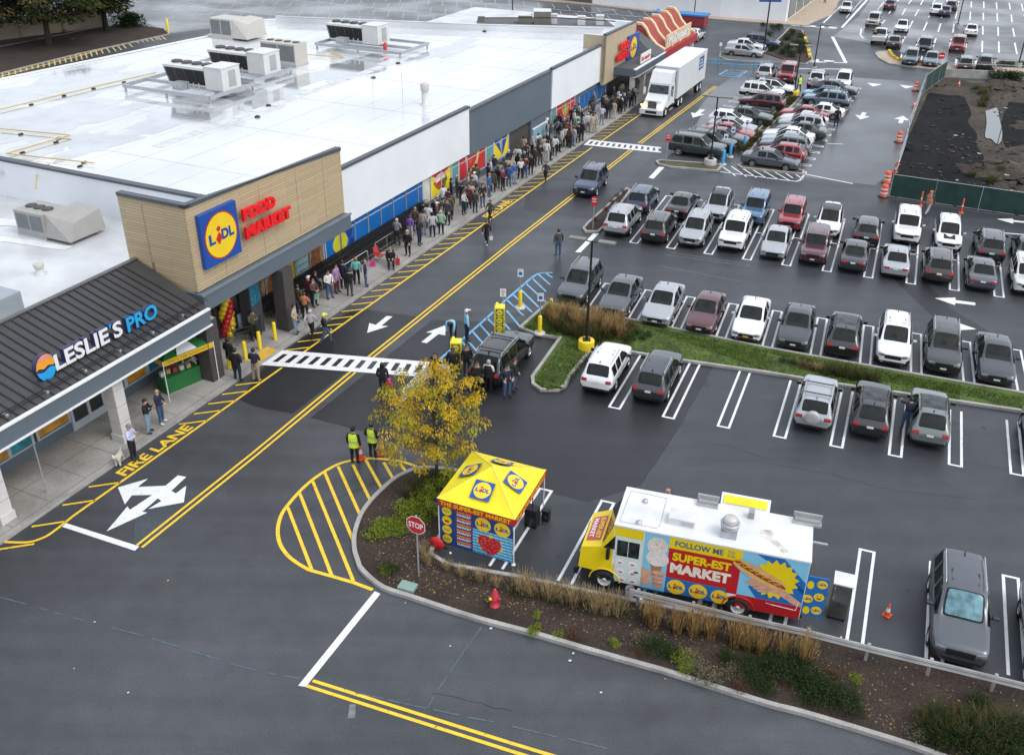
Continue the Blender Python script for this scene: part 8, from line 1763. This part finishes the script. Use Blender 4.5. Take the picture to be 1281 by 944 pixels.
for v, m, r_ in ((Vector((-.9, -.4, 0)).normalized(), YB_, .06), (Vector((.9, -.4, 0)).normalized(), HR, .06), (Vector((0, -1, 0)), HR, .08)): q = MB(); q.tube(c+UPV*.36+v*.08, c+UPV*.36+v*.21, r_, m, 12); q.build('outlet', t)
c = G(510, 735, .086); t = thing('utility_lid', 'pale green plastic utility lid lying in the mulch bed', 'utility box', c); q = MB(); q.box(c+UPV*.06, (.62, .42, .12), mat('utility_green', (.22, .32, .29), .6, var=.06), (K, B, UPV)); q.build('lid', t)
ORA = mat('safety_orange', (.70, .09, .02), .45, var=.04); REFL = mat('reflective_white', (.72, .72, .72), .35)
q = MB(); q.box((0, 0, .02), (.36, .36, .04), ORA); cb_ = q.build('base', me_only=True); q = MB(); q.lathe([(.14, .04), (.105, .26)], ORA, (0, 0, 0), 16); q.lathe([(.105, .26), (.07, .46)], REFL, (0, 0, 0), 16); q.lathe([(.07, .46), (.028, .71), (.01, .72)], ORA, (0, 0, 0), 16); cc_ = q.build('cone_body', me_only=True)
def cone(px, lab, sc=1, z=.012):
    t = thing('traffic_cone', lab, 'cone', G(px[0], px[1], z), 'traffic cones'); obj('base', cb_, t); obj('cone_body', cc_, t); t.scale = (sc,)*3; t.rotation_euler = (0, 0, rnd.uniform(0, 1.5))
cone((1109.5, 769), 'orange cone with white band on open asphalt near the grey SUV', .75); cone((451, 573), 'orange cone behind the left traffic marshal', 1.05); cone((477.5, 567), 'orange cone behind the right traffic marshal', 1.05); cone((1120, 216), 'orange cone at the near corner of the green site fence', 1); cone((1123, 206), 'orange cone second from the fence corner', 1); cone((1143, 134), 'orange cone leaning along the middle of the site fence', 1); cone((1199, 108), 'orange cone inside the building site by the far wall', 1)
q = MB(); q.lathe([(.33, 0), (.33, .08), (.28, .09), (.275, .28)], ORA, (0, 0, 0), 18); q.lathe([(.275, .28), (.27, .42)], REFL, (0, 0, 0), 18); q.lathe([(.27, .42), (.26, .58)], ORA, (0, 0, 0), 18); q.lathe([(.26, .58), (.255, .72)], REFL, (0, 0, 0), 18); q.lathe([(.255, .72), (.24, .98), (.1, 1.0), (.01, 1.0)], ORA, (0, 0, 0), 18); brl = q.build('drum', me_only=True); q = MB(); q.lathe([(.42, 0), (.42, .06), (.3, .09)], BLACK, (0, 0, 0), 18); brb = q.build('ballast_ring', me_only=True)
for px, lab in [((1105, 246), 'orange and white barrel nearest the green fence corner'), ((1109, 229), 'orange and white barrel second along the site edge'), ((1124, 178), 'orange and white barrel at mid length of the site fence'), ((1145, 114), 'orange and white barrel at the far end of the site fence')]:
    t = thing('traffic_barrel', lab, 'barrel', G(px[0], px[1], .012), 'traffic barrels'); obj('drum', brl, t); obj('ballast_ring', brb, t); t.scale = (.95,)*3
for px, lab in [((1151, 257), 'slim orange channelizer post beside the construction worker'), ((1202, 266), 'slim orange channelizer post before the green fence')]:
    c = G(px[0], px[1], .012); t = thing('channelizer_post', lab, 'delineator', c); q = MB(); q.lathe([(.06, .04), (.055, .45)], ORA, c, 10); q.lathe([(.057, .45), (.055, .62)], REFL, c, 10); q.lathe([(.055, .62), (.05, 1.05), (.01, 1.07)], ORA, c, 10); q.build('post', t); q = MB(); q.lathe([(.2, 0), (.2, .04), (.01, .05)], ORA, c, 12); q.build('base', t)
GMESH = mat('green_mesh', (.012, .045, .038), .75, var=.25, vscale=1.5)
def fence(pts, h, lab, mesh_=True):
    t = thing('site_fence', lab, 'fence', pts[0]); q = MB()
    for a, b in zip(pts, pts[1:]):
        d = (b-a).normalized(); nn = Vector((d.y, -d.x, 0))*.012; n_ = max(2, int((b-a).length/.5))
        for i in range(n_):
            p, r_ = a.lerp(b, i/n_), a.lerp(b, (i+1)/n_); w0, w1 = nn*math.sin(i*2.3)*2.2, nn*math.sin((i+1)*2.3)*2.2
            q.face([p+w0+UPV*.06, r_+w1+UPV*.06, r_+w1+UPV*h, p+w0+UPV*h], GMESH, True)
    q.build('mesh_screen', t); q = MB()
    for a, b in zip(pts, pts[1:]): q.tube(a+UPV*(h+.02), b+UPV*(h+.02), .025, STEEL, 6); q.tube(a+UPV*.1, b+UPV*.1, .02, STEEL, 6)
    q.build('top_tube', t)
    for a, b in zip(pts, pts[1:]):
        n_ = max(1, round((b-a).length/2.8))
        for i in range(n_+1): q = MB(); p = a.lerp(b, i/n_); q.tube(p, p+UPV*(h+.08), .03, STEEL, 6); q.build('post', t)
fence([G(1112, 247), G(1281, 272), G(1400, 290)], 1.75, 'dark green mesh fence along the near side of the building site'); fence([G(1155, 117), G(1181, 98)], 1.9, 'short dark green mesh fence at the far left corner of the building site')
t = thing('site_fence', 'bare steel mesh fence leaning along the left side of the building site', 'fence', G(1132, 175)); fp_ = [G(1120, 219), G(1133, 180), G(1133, 172), G(1143, 145), G(1150, 125), G(1156, 110)]; q = MB()
for a, b in zip(fp_, fp_[1:]):
    for z in (.1, .8, 1.5): q.tube(a+UPV*z, b+UPV*z, .03, STEEL, 5)
q.build('rail', t)
for a, b in zip(fp_, fp_[1:]): q = MB(); q.tube(a, a+UPV*1.6, .035, STEEL, 6); q.build('post', t)
t = thing('retaining_wall', 'low grey concrete wall at the far side of the building site', 'wall', G(1240, 103)); q = MB()
for (a, b) in ((G(1182, 97), G(1281, 101)), (G(1281, 101), G(1420, 108))): q.hull([a, b, b+B*.25, a+B*.25, a+UPV*.9, b+UPV*.9, b+B*.25+UPV*.9, a+B*.25+UPV*.9], CONC)
q.build('wall', t); q = MB(); q.path([G(1185, 96.5)+UPV*1.5, G(1281, 100)+UPV*1.5, G(1400, 106)+UPV*1.5], .03, STEEL, 5); q.build('railing', t)
# yellow kerb blocks
YBK = mat('kerb_block_yellow', (.62, .45, .03), .6, var=.15)
def blocks(pts, n_, grp, lab, s_=(1.4, .32, .22)):
    acc = [0]
    for a, b in zip(pts, pts[1:]): acc.append(acc[-1]+(b-a).length)
    for k in range(n_):
        s0 = acc[-1]*(k+.5)/n_
        for i in range(len(pts)-1):
            if acc[i+1] >= s0: p = pts[i].lerp(pts[i+1], (s0-acc[i])/(acc[i+1]-acc[i])); d = (pts[i+1]-pts[i]).normalized(); break
        q = MB(); q.box(p+UPV*(.14+s_[2]/2), s_, YBK, (d, Vector((-d.y, d.x, 0)), UPV)); o = q.build('kerb_block'); tag(o, lab, 'kerb block', grp)
blocks([G(1112, 66), G(1116, 72.5), G(1122, 76), G(1140, 78.5), G(1171, 81.5)], 9, 'yellow kerb blocks of the far island', 'worn yellow kerb block edging the tan paved island')
blocks([G(1005, 44), G(1009, 58), G(1013, 75)], 6, 'yellow kerb blocks of the bushy median', 'worn yellow kerb block edging the bushy median', (1.6, .35, .25))
# blue and red trailer by the restaurant, litter
c = G(851, 32); t = thing('vendor_trailer', 'red trailer with bright blue roof beyond the ribbed red roof', 'trailer', c); d = (G(876, 34)-G(830, 30)).normalized(); nn = Vector((-d.y, d.x, 0)); q = MB(); q.box(c+UPV*.9, (7.2, 2.2, 1.3), mat('trailer_red', (.30, .03, .04), .5, var=.1), (d, nn, UPV)); q.build('body', t); q = MB(); q.box(c+UPV*1.65, (7.6, 2.6, .2), mat('trailer_blue', (.04, .22, .50), .5), (d, nn, UPV)); q.build('roof', t)
for s_ in (-1.2, 1.2): 
    for w_ in (-1.0, 1.0): q = MB(); q.lathe([(.3, -.1), (.3, .1), (.01, .1)], RUBBER, c+d*s_+nn*w_+UPV*.3, 12, (d, UPV, nn)); q.build('wheel', t)
LIT = mat('paper_litter', (.60, .60, .56), .7)
for i, (x, y) in enumerate([(210.5, 726), (118.5, 778), (160.5, 866), (563, 808), (717, 817), (752, 866), (832, 849), (614, 786), (1052, 797), (507, 754), (713, 826), (93, 836)]):
    c = G(x, y, .012); q = MB(); n_ = 6; s_ = rnd.uniform(.025, .06); q.face([c+Vector((s_*math.cos(k*1.047)*rnd.uniform(.6, 1.2), s_*math.sin(k*1.047)*rnd.uniform(.6, 1.2), .01+.02*(k % 2))) for k in range(n_)], LIT if i != 0 else YB_); tag(q.build('paper_scrap', None, c), 'small pale scrap of litter lying on the asphalt', 'litter', 'litter on the road')
# ------------------------------------------------------------------ trees, shrubs, grasses
def leafmat(name, c, var=.45, sc=2.2):
    if name in MATS: return MATS[name]
    m = mat(name, c, .75, var=var, vscale=sc, fine=.25, fscale=11, spec=.25); nt = m.node_tree; b = nt.nodes['Principled BSDF']; out = nt.nodes['Material Output']   # leaves let light through
    tr = nt.nodes.new('ShaderNodeBsdfTranslucent'); mx = nt.nodes.new('ShaderNodeMixShader'); mx.inputs[0].default_value = .38
    nt.links.new(b.inputs['Base Color'].links[0].from_socket, tr.inputs['Color']); nt.links.new(b.outputs[0], mx.inputs[1]); nt.links.new(tr.outputs[0], mx.inputs[2]); nt.links.new(mx.outputs[0], out.inputs['Surface']); return m
TAN = leafmat('dry_grass_tan', (.42, .27, .105)); TAN2 = leafmat('dry_grass_pale', (.46, .35, .20)); GRN1 = leafmat('leaf_mid_green', (.042, .070, .020)); GRN2 = leafmat('leaf_bright_green', (.28, .35, .035)); GRN3 = leafmat('leaf_dark_green', (.022, .045, .014)); OLV = leafmat('leaf_olive', (.085, .08, .028)); RUS = leafmat('leaf_russet', (.16, .06, .035)); PALE = leafmat('flower_pale', (.24, .22, .15)); LEAFY = leafmat('leaf_gold', (.62, .42, .025), .35, 1.0); LEAFG = leafmat('leaf_yellow_green', (.38, .36, .03), .35, 1.2)
BARK = mat('bark_dark', (.045, .034, .026), .9, var=.35, vscale=5, bump=.5, bscale=20)
R2 = random.Random(5)
def blade(q, p, d, h, w_, bend, m):
    s_ = Vector((-d.y, d.x, 0))*w_; a = p; b = p+UPV*h*.55+d*bend*.35; c = p+UPV*h+d*bend
    q.face([a-s_, a+s_, b+s_*.8, b-s_*.8], m, True); q.face([b-s_*.8, b+s_*.8, c+s_*.15, c-s_*.15], m, True)
def grass_mesh(mt, h, n, spread, bend, low=None, plume=None):
    q = MB()
    for i in range(n):
        a = R2.uniform(0, 6.283); d = Vector((math.cos(a), math.sin(a), 0)); r_ = spread*math.sqrt(R2.random())*.45
        m = mt if (low is None or R2.random() > .4) else low; hh = h*R2.uniform(.55, 1.0)*(1 if m == mt else .55)
        blade(q, d*r_, d, hh, R2.uniform(.009, .016), bend*R2.uniform(.3, 1.2)*(1 if m == mt else 1.6), m)
        if plume and R2.random() < .35:
            t = d*r_+UPV*hh+d*bend*.9; q.face([t-Vector((.014, 0, .1)), t+Vector((.014, 0, -.1)), t+d*.05+UPV*.12], plume, True); q.face([t-Vector((0, .014, .1)), t+Vector((0, .014, -.1)), t+d*.05+UPV*.12], plume, True)
    return q.build('blades', me_only=True)
def bush_mesh(mt, mt2, rx, rz, n, ls, droop=0.0, core=True, flat_=1.0):
    q = MB(); lob = [(Vector((R2.uniform(-.5, .5)*rx, R2.uniform(-.5, .5)*rx, rz*R2.uniform(.25, .75))), R2.uniform(.45, .75)*rx) for _ in range(6)]
    for i in range(n):
        c, r_ = R2.choice(lob); v = Vector((R2.gauss(0, 1), R2.gauss(0, 1), R2.gauss(0, 1)*flat_)); v.normalize(); p = c+Vector((v.x*r_, v.y*r_, v.z*r_*rz/rx*.8))*R2.uniform(.55, 1.05)
        if p.z < .02: p.z = R2.uniform(.02, .1)
        t = Vector((R2.gauss(0, 1), R2.gauss(0, 1), R2.gauss(0, .6)-droop)).normalized(); s_ = t.orthogonal().normalized(); s_.rotate(Matrix.Rotation(R2.uniform(0, 6.28), 3, t)); L_ = ls*R2.uniform(.6, 1.3)
        q.face([p, p+t*L_*.5+s_*L_*.28, p+t*L_, p+t*L_*.5-s_*L_*.28], mt if R2.random() < .72 else mt2, True)
    return q.build('foliage', me_only=True)
def stems(h, n, r_, m=BARK):
    q = MB()
    for i in range(n):
        a = R2.uniform(0, 6.28); q.tube((0, 0, 0), (math.cos(a)*r_, math.sin(a)*r_, h*R2.uniform(.6, 1)), .012, m, 4)
    return q.build('stems', me_only=True)
PROT = {}
def plant_proto(k, nm, meshes, cat):
    for v in range(len(meshes)):
        t = thing(nm, '', cat, (0, 0, -50)); obj(meshes[v].name.split('.')[0], meshes[v], t)
        if cat != 'ornamental grass': obj('stems', stems(.35, 5, .2), t)
        reg(t); PROT[k, v] = t
plant_proto('tan', 'grass_clump', [grass_mesh(TAN, 1.25, 210, .55, .22, OLV, TAN2) for _ in range(3)], 'ornamental grass')
plant_proto('tang', 'grass_clump', [grass_mesh(TAN2, .85, 190, .6, .30, GRN1, TAN2) for _ in range(2)], 'ornamental grass')
plant_proto('olive', 'grass_clump', [grass_mesh(OLV, .6, 180, .7, .3, GRN1)], 'ornamental grass')
plant_proto('green', 'shrub', [bush_mesh(GRN1, GRN3, .75, .62, 1300, .075) for _ in range(2)], 'shrub')
plant_proto('bright', 'shrub', [bush_mesh(GRN2, GRN1, .75, .42, 1200, .07, .2) for _ in range(2)], 'shrub')
plant_proto('russet', 'shrub', [bush_mesh(RUS, OLV, .55, .5, 420, .09)], 'shrub')
plant_proto('pale', 'shrub', [bush_mesh(PALE, OLV, .6, .5, 420, .07)], 'shrub')
plant_proto('dark', 'shrub', [bush_mesh(GRN3, GRN1, .9, .95, 700, .14) for _ in range(2)], 'shrub')
PLN = [0]
DESC = {'tan': 'tall dry tan ornamental grass clump', 'tang': 'tan and green ornamental grass clump', 'olive': 'low olive grass tuft', 'green': 'mid green leafy shrub', 'bright': 'bright yellow green spreading shrub', 'russet': 'small russet shrub', 'pale': 'pale flowering shrub', 'dark': 'dark green rounded shrub'}
usedv = set()
def plant(k, px, sc, where_, z=.09, grp=None):
    nv = sum(1 for a in PROT if a[0] == k); v = PLN[0] % nv; PLN[0] += 1; p = PROT[k, v]; c = G(px[0], px[1], z)
    if (k, v) not in usedv: usedv.add((k, v)); o = p
    else: o = copy_tree(p)
    s_ = sc*R2.uniform(.92, 1.08); o.location = c; o.rotation_euler = (0, 0, R2.uniform(0, 6.28)); o.scale = (s_, s_, s_*R2.uniform(.9, 1.1))
    o['label'] = f'{DESC[k]} {where_}'; o['group'] = grp or f'{DESC[k]}s {where_}'[:60]
W1, W2, W3, W4 = 'along the kerb behind the food truck', 'in front of the guard rail', 'in the rounded end of the mulch bed', 'on the grass island by the lamp post'
for x, y in [(654, 739), (687, 746), (717, 754), (746, 761), (772, 766)]: plant('tang', (x, y), .95, W1); 
for x, y in [(664, 741), (700, 749), (758, 764)]: plant('tang', (x, y), .8, W1)
for x, y in [(818, 782), (846, 789), (888, 795), (920, 805), (951, 815), (812, 776), (868, 791), (936, 810), (978, 820), (1006, 828)]: plant('tan', (x, y), R2.uniform(.78, .95), W2)
for x, y in [(560, 712), (578, 719), (600, 725), (622, 732), (529, 690), (536, 703)]: plant('tang', (x, y), R2.uniform(.5, .62), 'behind the tent wall kerb')
for x, y, s_ in [(817, 812, .75), (835, 818, .55), (985, 842, 1.0), (1005, 852, .95), (962, 838, .8), (1028, 866, 1.0), (1050, 878, .9), (1010, 872, .8), (1068, 886, .6), (1222, 878, .62), (944, 850, .7), (955, 862, .6), (932, 832, .7), (908, 826, .6)]: plant('green', (x, y), s_, 'in the mulch bed below the guard rail')
for x, y, s_ in [(1170, 905, 1.0), (1200, 912, 1.1), (1232, 915, 1.1), (1265, 918, 1.1), (1185, 925, 1.0), (1218, 932, 1.1), (1250, 938, 1.1), (1158, 918, .8)]: plant('olive', (x, y), s_*1.25, 'at the lower right corner'); plant('green', (x+8, y+5), s_*.85, 'at the lower right corner of the bed')
for x, y, s_ in [(860, 828, .75), (880, 845, .9), (895, 852, .8), (868, 838, .6), (912, 842, .7), (795, 803, .7), (1150, 922, .7)]: plant('pale', (x, y), s_, 'in the mulch bed below the guard rail')
for x, y, s_ in [(850, 826, .7), (858, 838, .6), (1068, 850, .4), (672, 770, .35), (700, 795, .35), (768, 805, .4), (672, 788, .4), (482, 716, .45), (664, 792, .35), (1010, 806, .3)]: plant('bright', (x, y), s_, 'low in the mulch')
for x, y, s_ in [(720, 797, .5), (1040, 845, .55), (990, 838, .4), (1200, 893, .6), (800, 818, .4), (925, 862, .5)]: plant('russet', (x, y), s_, 'low in the mulch bed')
for x, y, s_ in [(470, 672, .85), (485, 660, .75), (500, 652, .8), (512, 640, .9), (525, 632, .9), (535, 620, .9), (522, 650, .8), (540, 640, .8), (500, 668, .6), (560, 600, .8), (575, 603, .8), (548, 610, .9)]: plant('bright', (x, y), s_, W3)
for x, y, s_ in [(525, 612, .8), (538, 602, .8), (515, 622, .7)]: plant('olive', (x, y), s_*1.3, W3)
plant('green', (488, 713), .5, 'alone at the left of the mulch bed')
for i in range(26):
    t = i/25; x = 688+86*t+R2.uniform(-6, 6); y = 397+17*t+R2.uniform(-5, 8); plant('tan', (x, y), R2.uniform(.72, .95), W4, .11)
for x, y in [(700, 411), (712, 416), (722, 420), (745, 424), (757, 421)]: plant('olive', (x, y), 1.3, W4, .11)
for x, y in [(776, 410), (784, 415), (789, 408), (770, 418)]: plant('russet', (x, y), .75, W4, .11)
for x, y in [(797, 418), (805, 424), (790, 424), (812, 420), (782, 427)]: plant('green', (x, y), .42, 'right of the dry grasses on the island', .11)
for x, y, k, s_ in [(1003, 457, 'russet', .8), (1012, 462, 'russet', .7), (1022, 463, 'tang', .55), (1035, 467, 'olive', 1.0), (1050, 468, 'olive', 1.1), (1065, 472, 'olive', 1.1), (1080, 474, 'olive', 1.0), (1092, 476, 'olive', .9), (990, 455, 'green', .4), (980, 452, 'green', .4)]: plant(k, (x, y), s_, 'along the narrow part of the grass island', .11)
for x, y in [(757, 262), (765, 253), (772, 246), (745, 276), (780, 241)]: plant('russet', (x, y), .5, 'on the small mulch island', .11)
for x, y in [(936, 183), (942, 177), (948, 171), (960, 157), (966, 149), (977, 139), (986, 130), (990, 126), (929, 189)]: plant('olive', (x, y), 1.3, 'in the planters between the car columns', .11)
for x, y in [(965, 64), (975, 58), (985, 63), (995, 57), (1000, 66), (985, 50), (992, 44), (1001, 47), (978, 68), (1004, 60), (990, 71), (962, 46), (955, 34), (966, 36), (975, 38)]: plant('dark', (x, y), R2.uniform(.7, 1.05), 'on the far bushy median', .11)
for x, y in [(1255, 82), (1263, 82), (1275, 83), (1290, 84)]: plant('green', (x, y), .8, 'on the planted strip by the far lot', .11)
for x, y in [(1248, 100), (1260, 100.5), (1270, 101)]: plant('dark', (x, y), 1.3, 'behind the low wall of the building site', .05)
for x, y in [(1221, 112), (1229, 118), (1232, 126), (1228, 133), (1215, 220), (1240, 228), (1238, 112), (1222, 236), (1250, 214)]: plant('olive', (x, y), R2.uniform(.8, 1.3), 'growing on the bare site dirt', .05)
for x in range(0, 3): plant('dark', (155+7*x, 33), 1.9, 'as clipped hedge at the end of the mulch strip', .1)
for i in range(14): plant('bright', (R2.uniform(20, 150), R2.uniform(38, 60)), .5, 'scattered under the trees at upper left', .1) if i % 3 == 0 else None
# autumn tree with drooping leaf fronds
def tree(name, label, base, h, crown_c, crown_r, mats_, nfr, leaf, trunk_r, drop=.5, seed=3, nl=34, cat='tree', grp=None, fork=.35, flatz=.8):
    R3 = random.Random(seed); t = thing(name, label, cat, base, grp); q = MB(); top = base+UPV*h*.93; pts = [base, base+UPV*h*fork+Vector((.05, .03, 0)), base+UPV*h*.65+Vector((-.08, .05, 0)), top]
    q.tube(pts[0], pts[1], trunk_r, BARK, 9, trunk_r*.8); q.build('trunk', t); q = MB(); q.tube(pts[1], pts[2], trunk_r*.8, BARK, 8, trunk_r*.5); q.tube(pts[2], pts[3], trunk_r*.5, BARK, 6, .015)
    tips = []
    for i in range(nfr):
        a = i*2.399+R3.uniform(-.3, .3); zf = R3.uniform(0, 1); rr = crown_r*math.sqrt(max(.05, 1-(2*zf-1)**2*.75))*R3.uniform(.35, 1.05)
        p = crown_c+Vector((rr*math.cos(a), rr*math.sin(a), (zf-.5)*2*crown_r*flatz)); tips.append(p)
    for i in range(0, len(tips), 3):
        p = tips[i]; s0 = pts[1].lerp(pts[3], max(0, min(.85, (p.z-base.z-h*fork)/(h*(1-fork))*.75-.1))); mid = s0.lerp(p, .55)+UPV*.12*crown_r*.3
        q.tube(s0, mid, trunk_r*.28, BARK, 5, trunk_r*.16); q.tube(mid, p, trunk_r*.16, BARK, 4, .006)
        for j in (1, 2):
            if i+j < len(tips) and (tips[i+j]-p).length < crown_r*1.3: q.tube(mid, tips[i+j], trunk_r*.10, BARK, 4, .005)
    q.build('limbs', t); q = MB()
    for p in tips:
        m = R3.choice(mats_)
        for k in range(nl):
            a = R3.uniform(0, 6.283); r_ = (leaf*3.0 if leaf > .2 else .29)*math.sqrt(R3.random()); c = p+Vector((math.cos(a)*r_, math.sin(a)*r_, -drop*r_*R3.uniform(.3, 1.3)+R3.uniform(-.5, .5)*leaf*1.5))
            d = Vector((math.cos(a), math.sin(a), -drop*1.6+R3.uniform(-.4, .4))).normalized(); s_ = d.cross(UPV).normalized() if abs(d.z) < .98 else Vector((1, 0, 0)); s_.rotate(Matrix.Rotation(R3.uniform(-.9, .9), 3, d)); L_ = leaf*R3.uniform(.8, 1.7)
            q.face([c, c+d*L_*.5+s_*L_*.22, c+d*L_, c+d*L_*.5-s_*L_*.22], m if R3.random() < .93 else R3.choice(mats_), True)
    q.build('crown', t); return t
b0 = G(546, 598, .09); r_ = ray(545, 452); tt = b0.xy.dot(b0.xy)/r_.xy.dot(b0.xy); hh = CAMH+tt*r_.z-.3
tree('autumn_tree', 'young tree with drooping golden yellow leaves beside the tent', b0, hh, b0+UPV*(hh*.60)+Vector((-.1, 0, 0)), 2.35, [LEAFY, LEAFY, LEAFG, LEAFG, LEAFY], 160, .098, .075, .9, 4, 62, fork=.30, flatz=.82)
DKL = [leafmat('leaf_wood_green', (.05, .07, .025)), leafmat('leaf_dull_green', (.065, .08, .03)), leafmat('leaf_autumn_olive', (.13, .095, .035)), GRN3]
for px, h, r__, lab, sd in [((62, 56), 15, 7.5, 'large dark tree with forked trunk on the mulch strip', 1), ((133, 37), 12, 5.5, 'tree at the end of the pale wall beside the clipped hedge', 2), ((-30, 58), 15, 8, 'large dark tree at the far upper left corner', 6), ((20, 38), 15, 8, 'large dark tree behind the pale wall', 7)]:
    b0 = G(px[0], px[1], .1); tree('broadleaf_tree', lab, b0, h, b0+UPV*(h*.56), r__, DKL, 240, .42, .38, .25, sd, 44, grp=None, fork=.18, flatz=.72)
t = thing('boundary_wall', 'long cream panelled wall behind the trees at upper left', 'wall', G(65, 44)); a, b = G(-90, 62), G(129, 33.5); d = (b-a).normalized(); nn = Vector((-d.y, d.x, 0)); q = MB(); q.box((a+b)/2+UPV*1.2, ((b-a).length, .2, 2.4), mat('cream_wall', (.40, .35, .26), .8, var=.15, vscale=.4), (d, nn, UPV)); q.build('wall', t); q = MB()
n_ = int((b-a).length/5)
for i in range(n_+1): q = MB(); p = a.lerp(b, i/n_)-nn*.12; q.box(p+UPV*1.22, (.25, .1, 2.44), mat('cream_post', (.28, .24, .18), .8), (d, nn, UPV)); q.build('post', t)
c = G(211, 43, 0); t = thing('yellow_bollard_tall', 'yellow bollards standing at the end of the hatched strip', 'bollard', c); q = MB(); q.lathe([(.15, 0), (.15, 1.9), (.01, 1.95)], YB_, c, 10); q.build('post', t)
# fallen leaves and mulch chips as loose cover
lv = MB(); LF = [mat('fallen_leaf_gold', (.42, .27, .03), .7), mat('fallen_leaf_tan', (.30, .20, .11), .7), mat('mulch_chip_pale', (.16, .12, .085), .8)]
def scatter(pxs, n, z, s0, s1, ms):
    for i in range(n):
        a, b, c_ = R2.choice(pxs); u_, v = R2.random(), R2.random()
        if u_+v > 1: u_, v = 1-u_, 1-v
        x = a[0]+(b[0]-a[0])*u_+(c_[0]-a[0])*v; y = a[1]+(b[1]-a[1])*u_+(c_[1]-a[1])*v; p = G(x, y, z); an_ = R2.uniform(0, 6.28); s_ = R2.uniform(s0, s1); d = Vector((math.cos(an_), math.sin(an_), R2.uniform(-.2, .2)))*s_; e = Vector((-math.sin(an_), math.cos(an_), R2.uniform(-.2, .2)))*s_*.5
        lv.face([p-d+UPV*.012, p-e+UPV*.018, p+d+UPV*.012, p+e+UPV*.018], R2.choice(ms))
scatter([((455, 650), (530, 590), (480, 735)), ((530, 600), (545, 700), (480, 735)), ((480, 730), (545, 700), (640, 765)), ((545, 705), (790, 757), (640, 768)), ((790, 757), (640, 768), (960, 860)), ((790, 757), (985, 793), (960, 860)), ((985, 793), (1281, 868), (1150, 925)), ((985, 793), (960, 860), (1150, 925)), ((1281, 868), (1150, 930), (1281, 975))], 1500, .088, .02, .05, [LF[2], LF[2], LF[1], LF[2], LF[1], LF[0]])
scatter([((420, 540), (640, 540), (520, 640)), ((440, 560), (500, 520), (620, 600))], 90, .012, .02, .04, LF[:2])
o = lv.build('fallen_leaves'); o['kind'] = 'stuff'
# lawn blades
lw = MB(); LB = [leafmat('lawn_blade', (.085, .15, .022)), leafmat('lawn_blade_pale', (.14, .19, .04)), leafmat('lawn_blade_dry', (.20, .19, .07))]
def lawn(tris, n):
    for i in range(n):
        a, b, c_ = R2.choice(tris); u_, v = R2.random(), R2.random()
        if u_+v > 1: u_, v = 1-u_, 1-v
        p = G(a[0]+(b[0]-a[0])*u_+(c_[0]-a[0])*v, a[1]+(b[1]-a[1])*u_+(c_[1]-a[1])*v, .108); an_ = R2.uniform(0, 6.28); d = Vector((math.cos(an_), math.sin(an_), 0)); blade(lw, p, d, R2.uniform(.05, .11), .018, R2.uniform(.02, .07), R2.choices(LB, (6, 3, 1))[0])
lawn([((668, 474), (709, 424), (708, 484)), ((708, 484), (740, 441), (709, 424)), ((668, 476), (706, 486), (685, 488)), ((655, 411), (684, 383), (690, 405)), ((655, 411), (690, 405), (700, 423))], 5200)
lawn([((800, 407), (1281, 497), (1281, 511)), ((800, 407), (790, 439), (1200, 501)), ((800, 407), (960, 440), (960, 464)), ((960, 440), (1200, 482), (1200, 501)), ((740, 441), (790, 439), (800, 407)), ((740, 441), (800, 407), (712, 424))], 16000)
o = lw.build('lawn_grass'); o['kind'] = 'stuff'
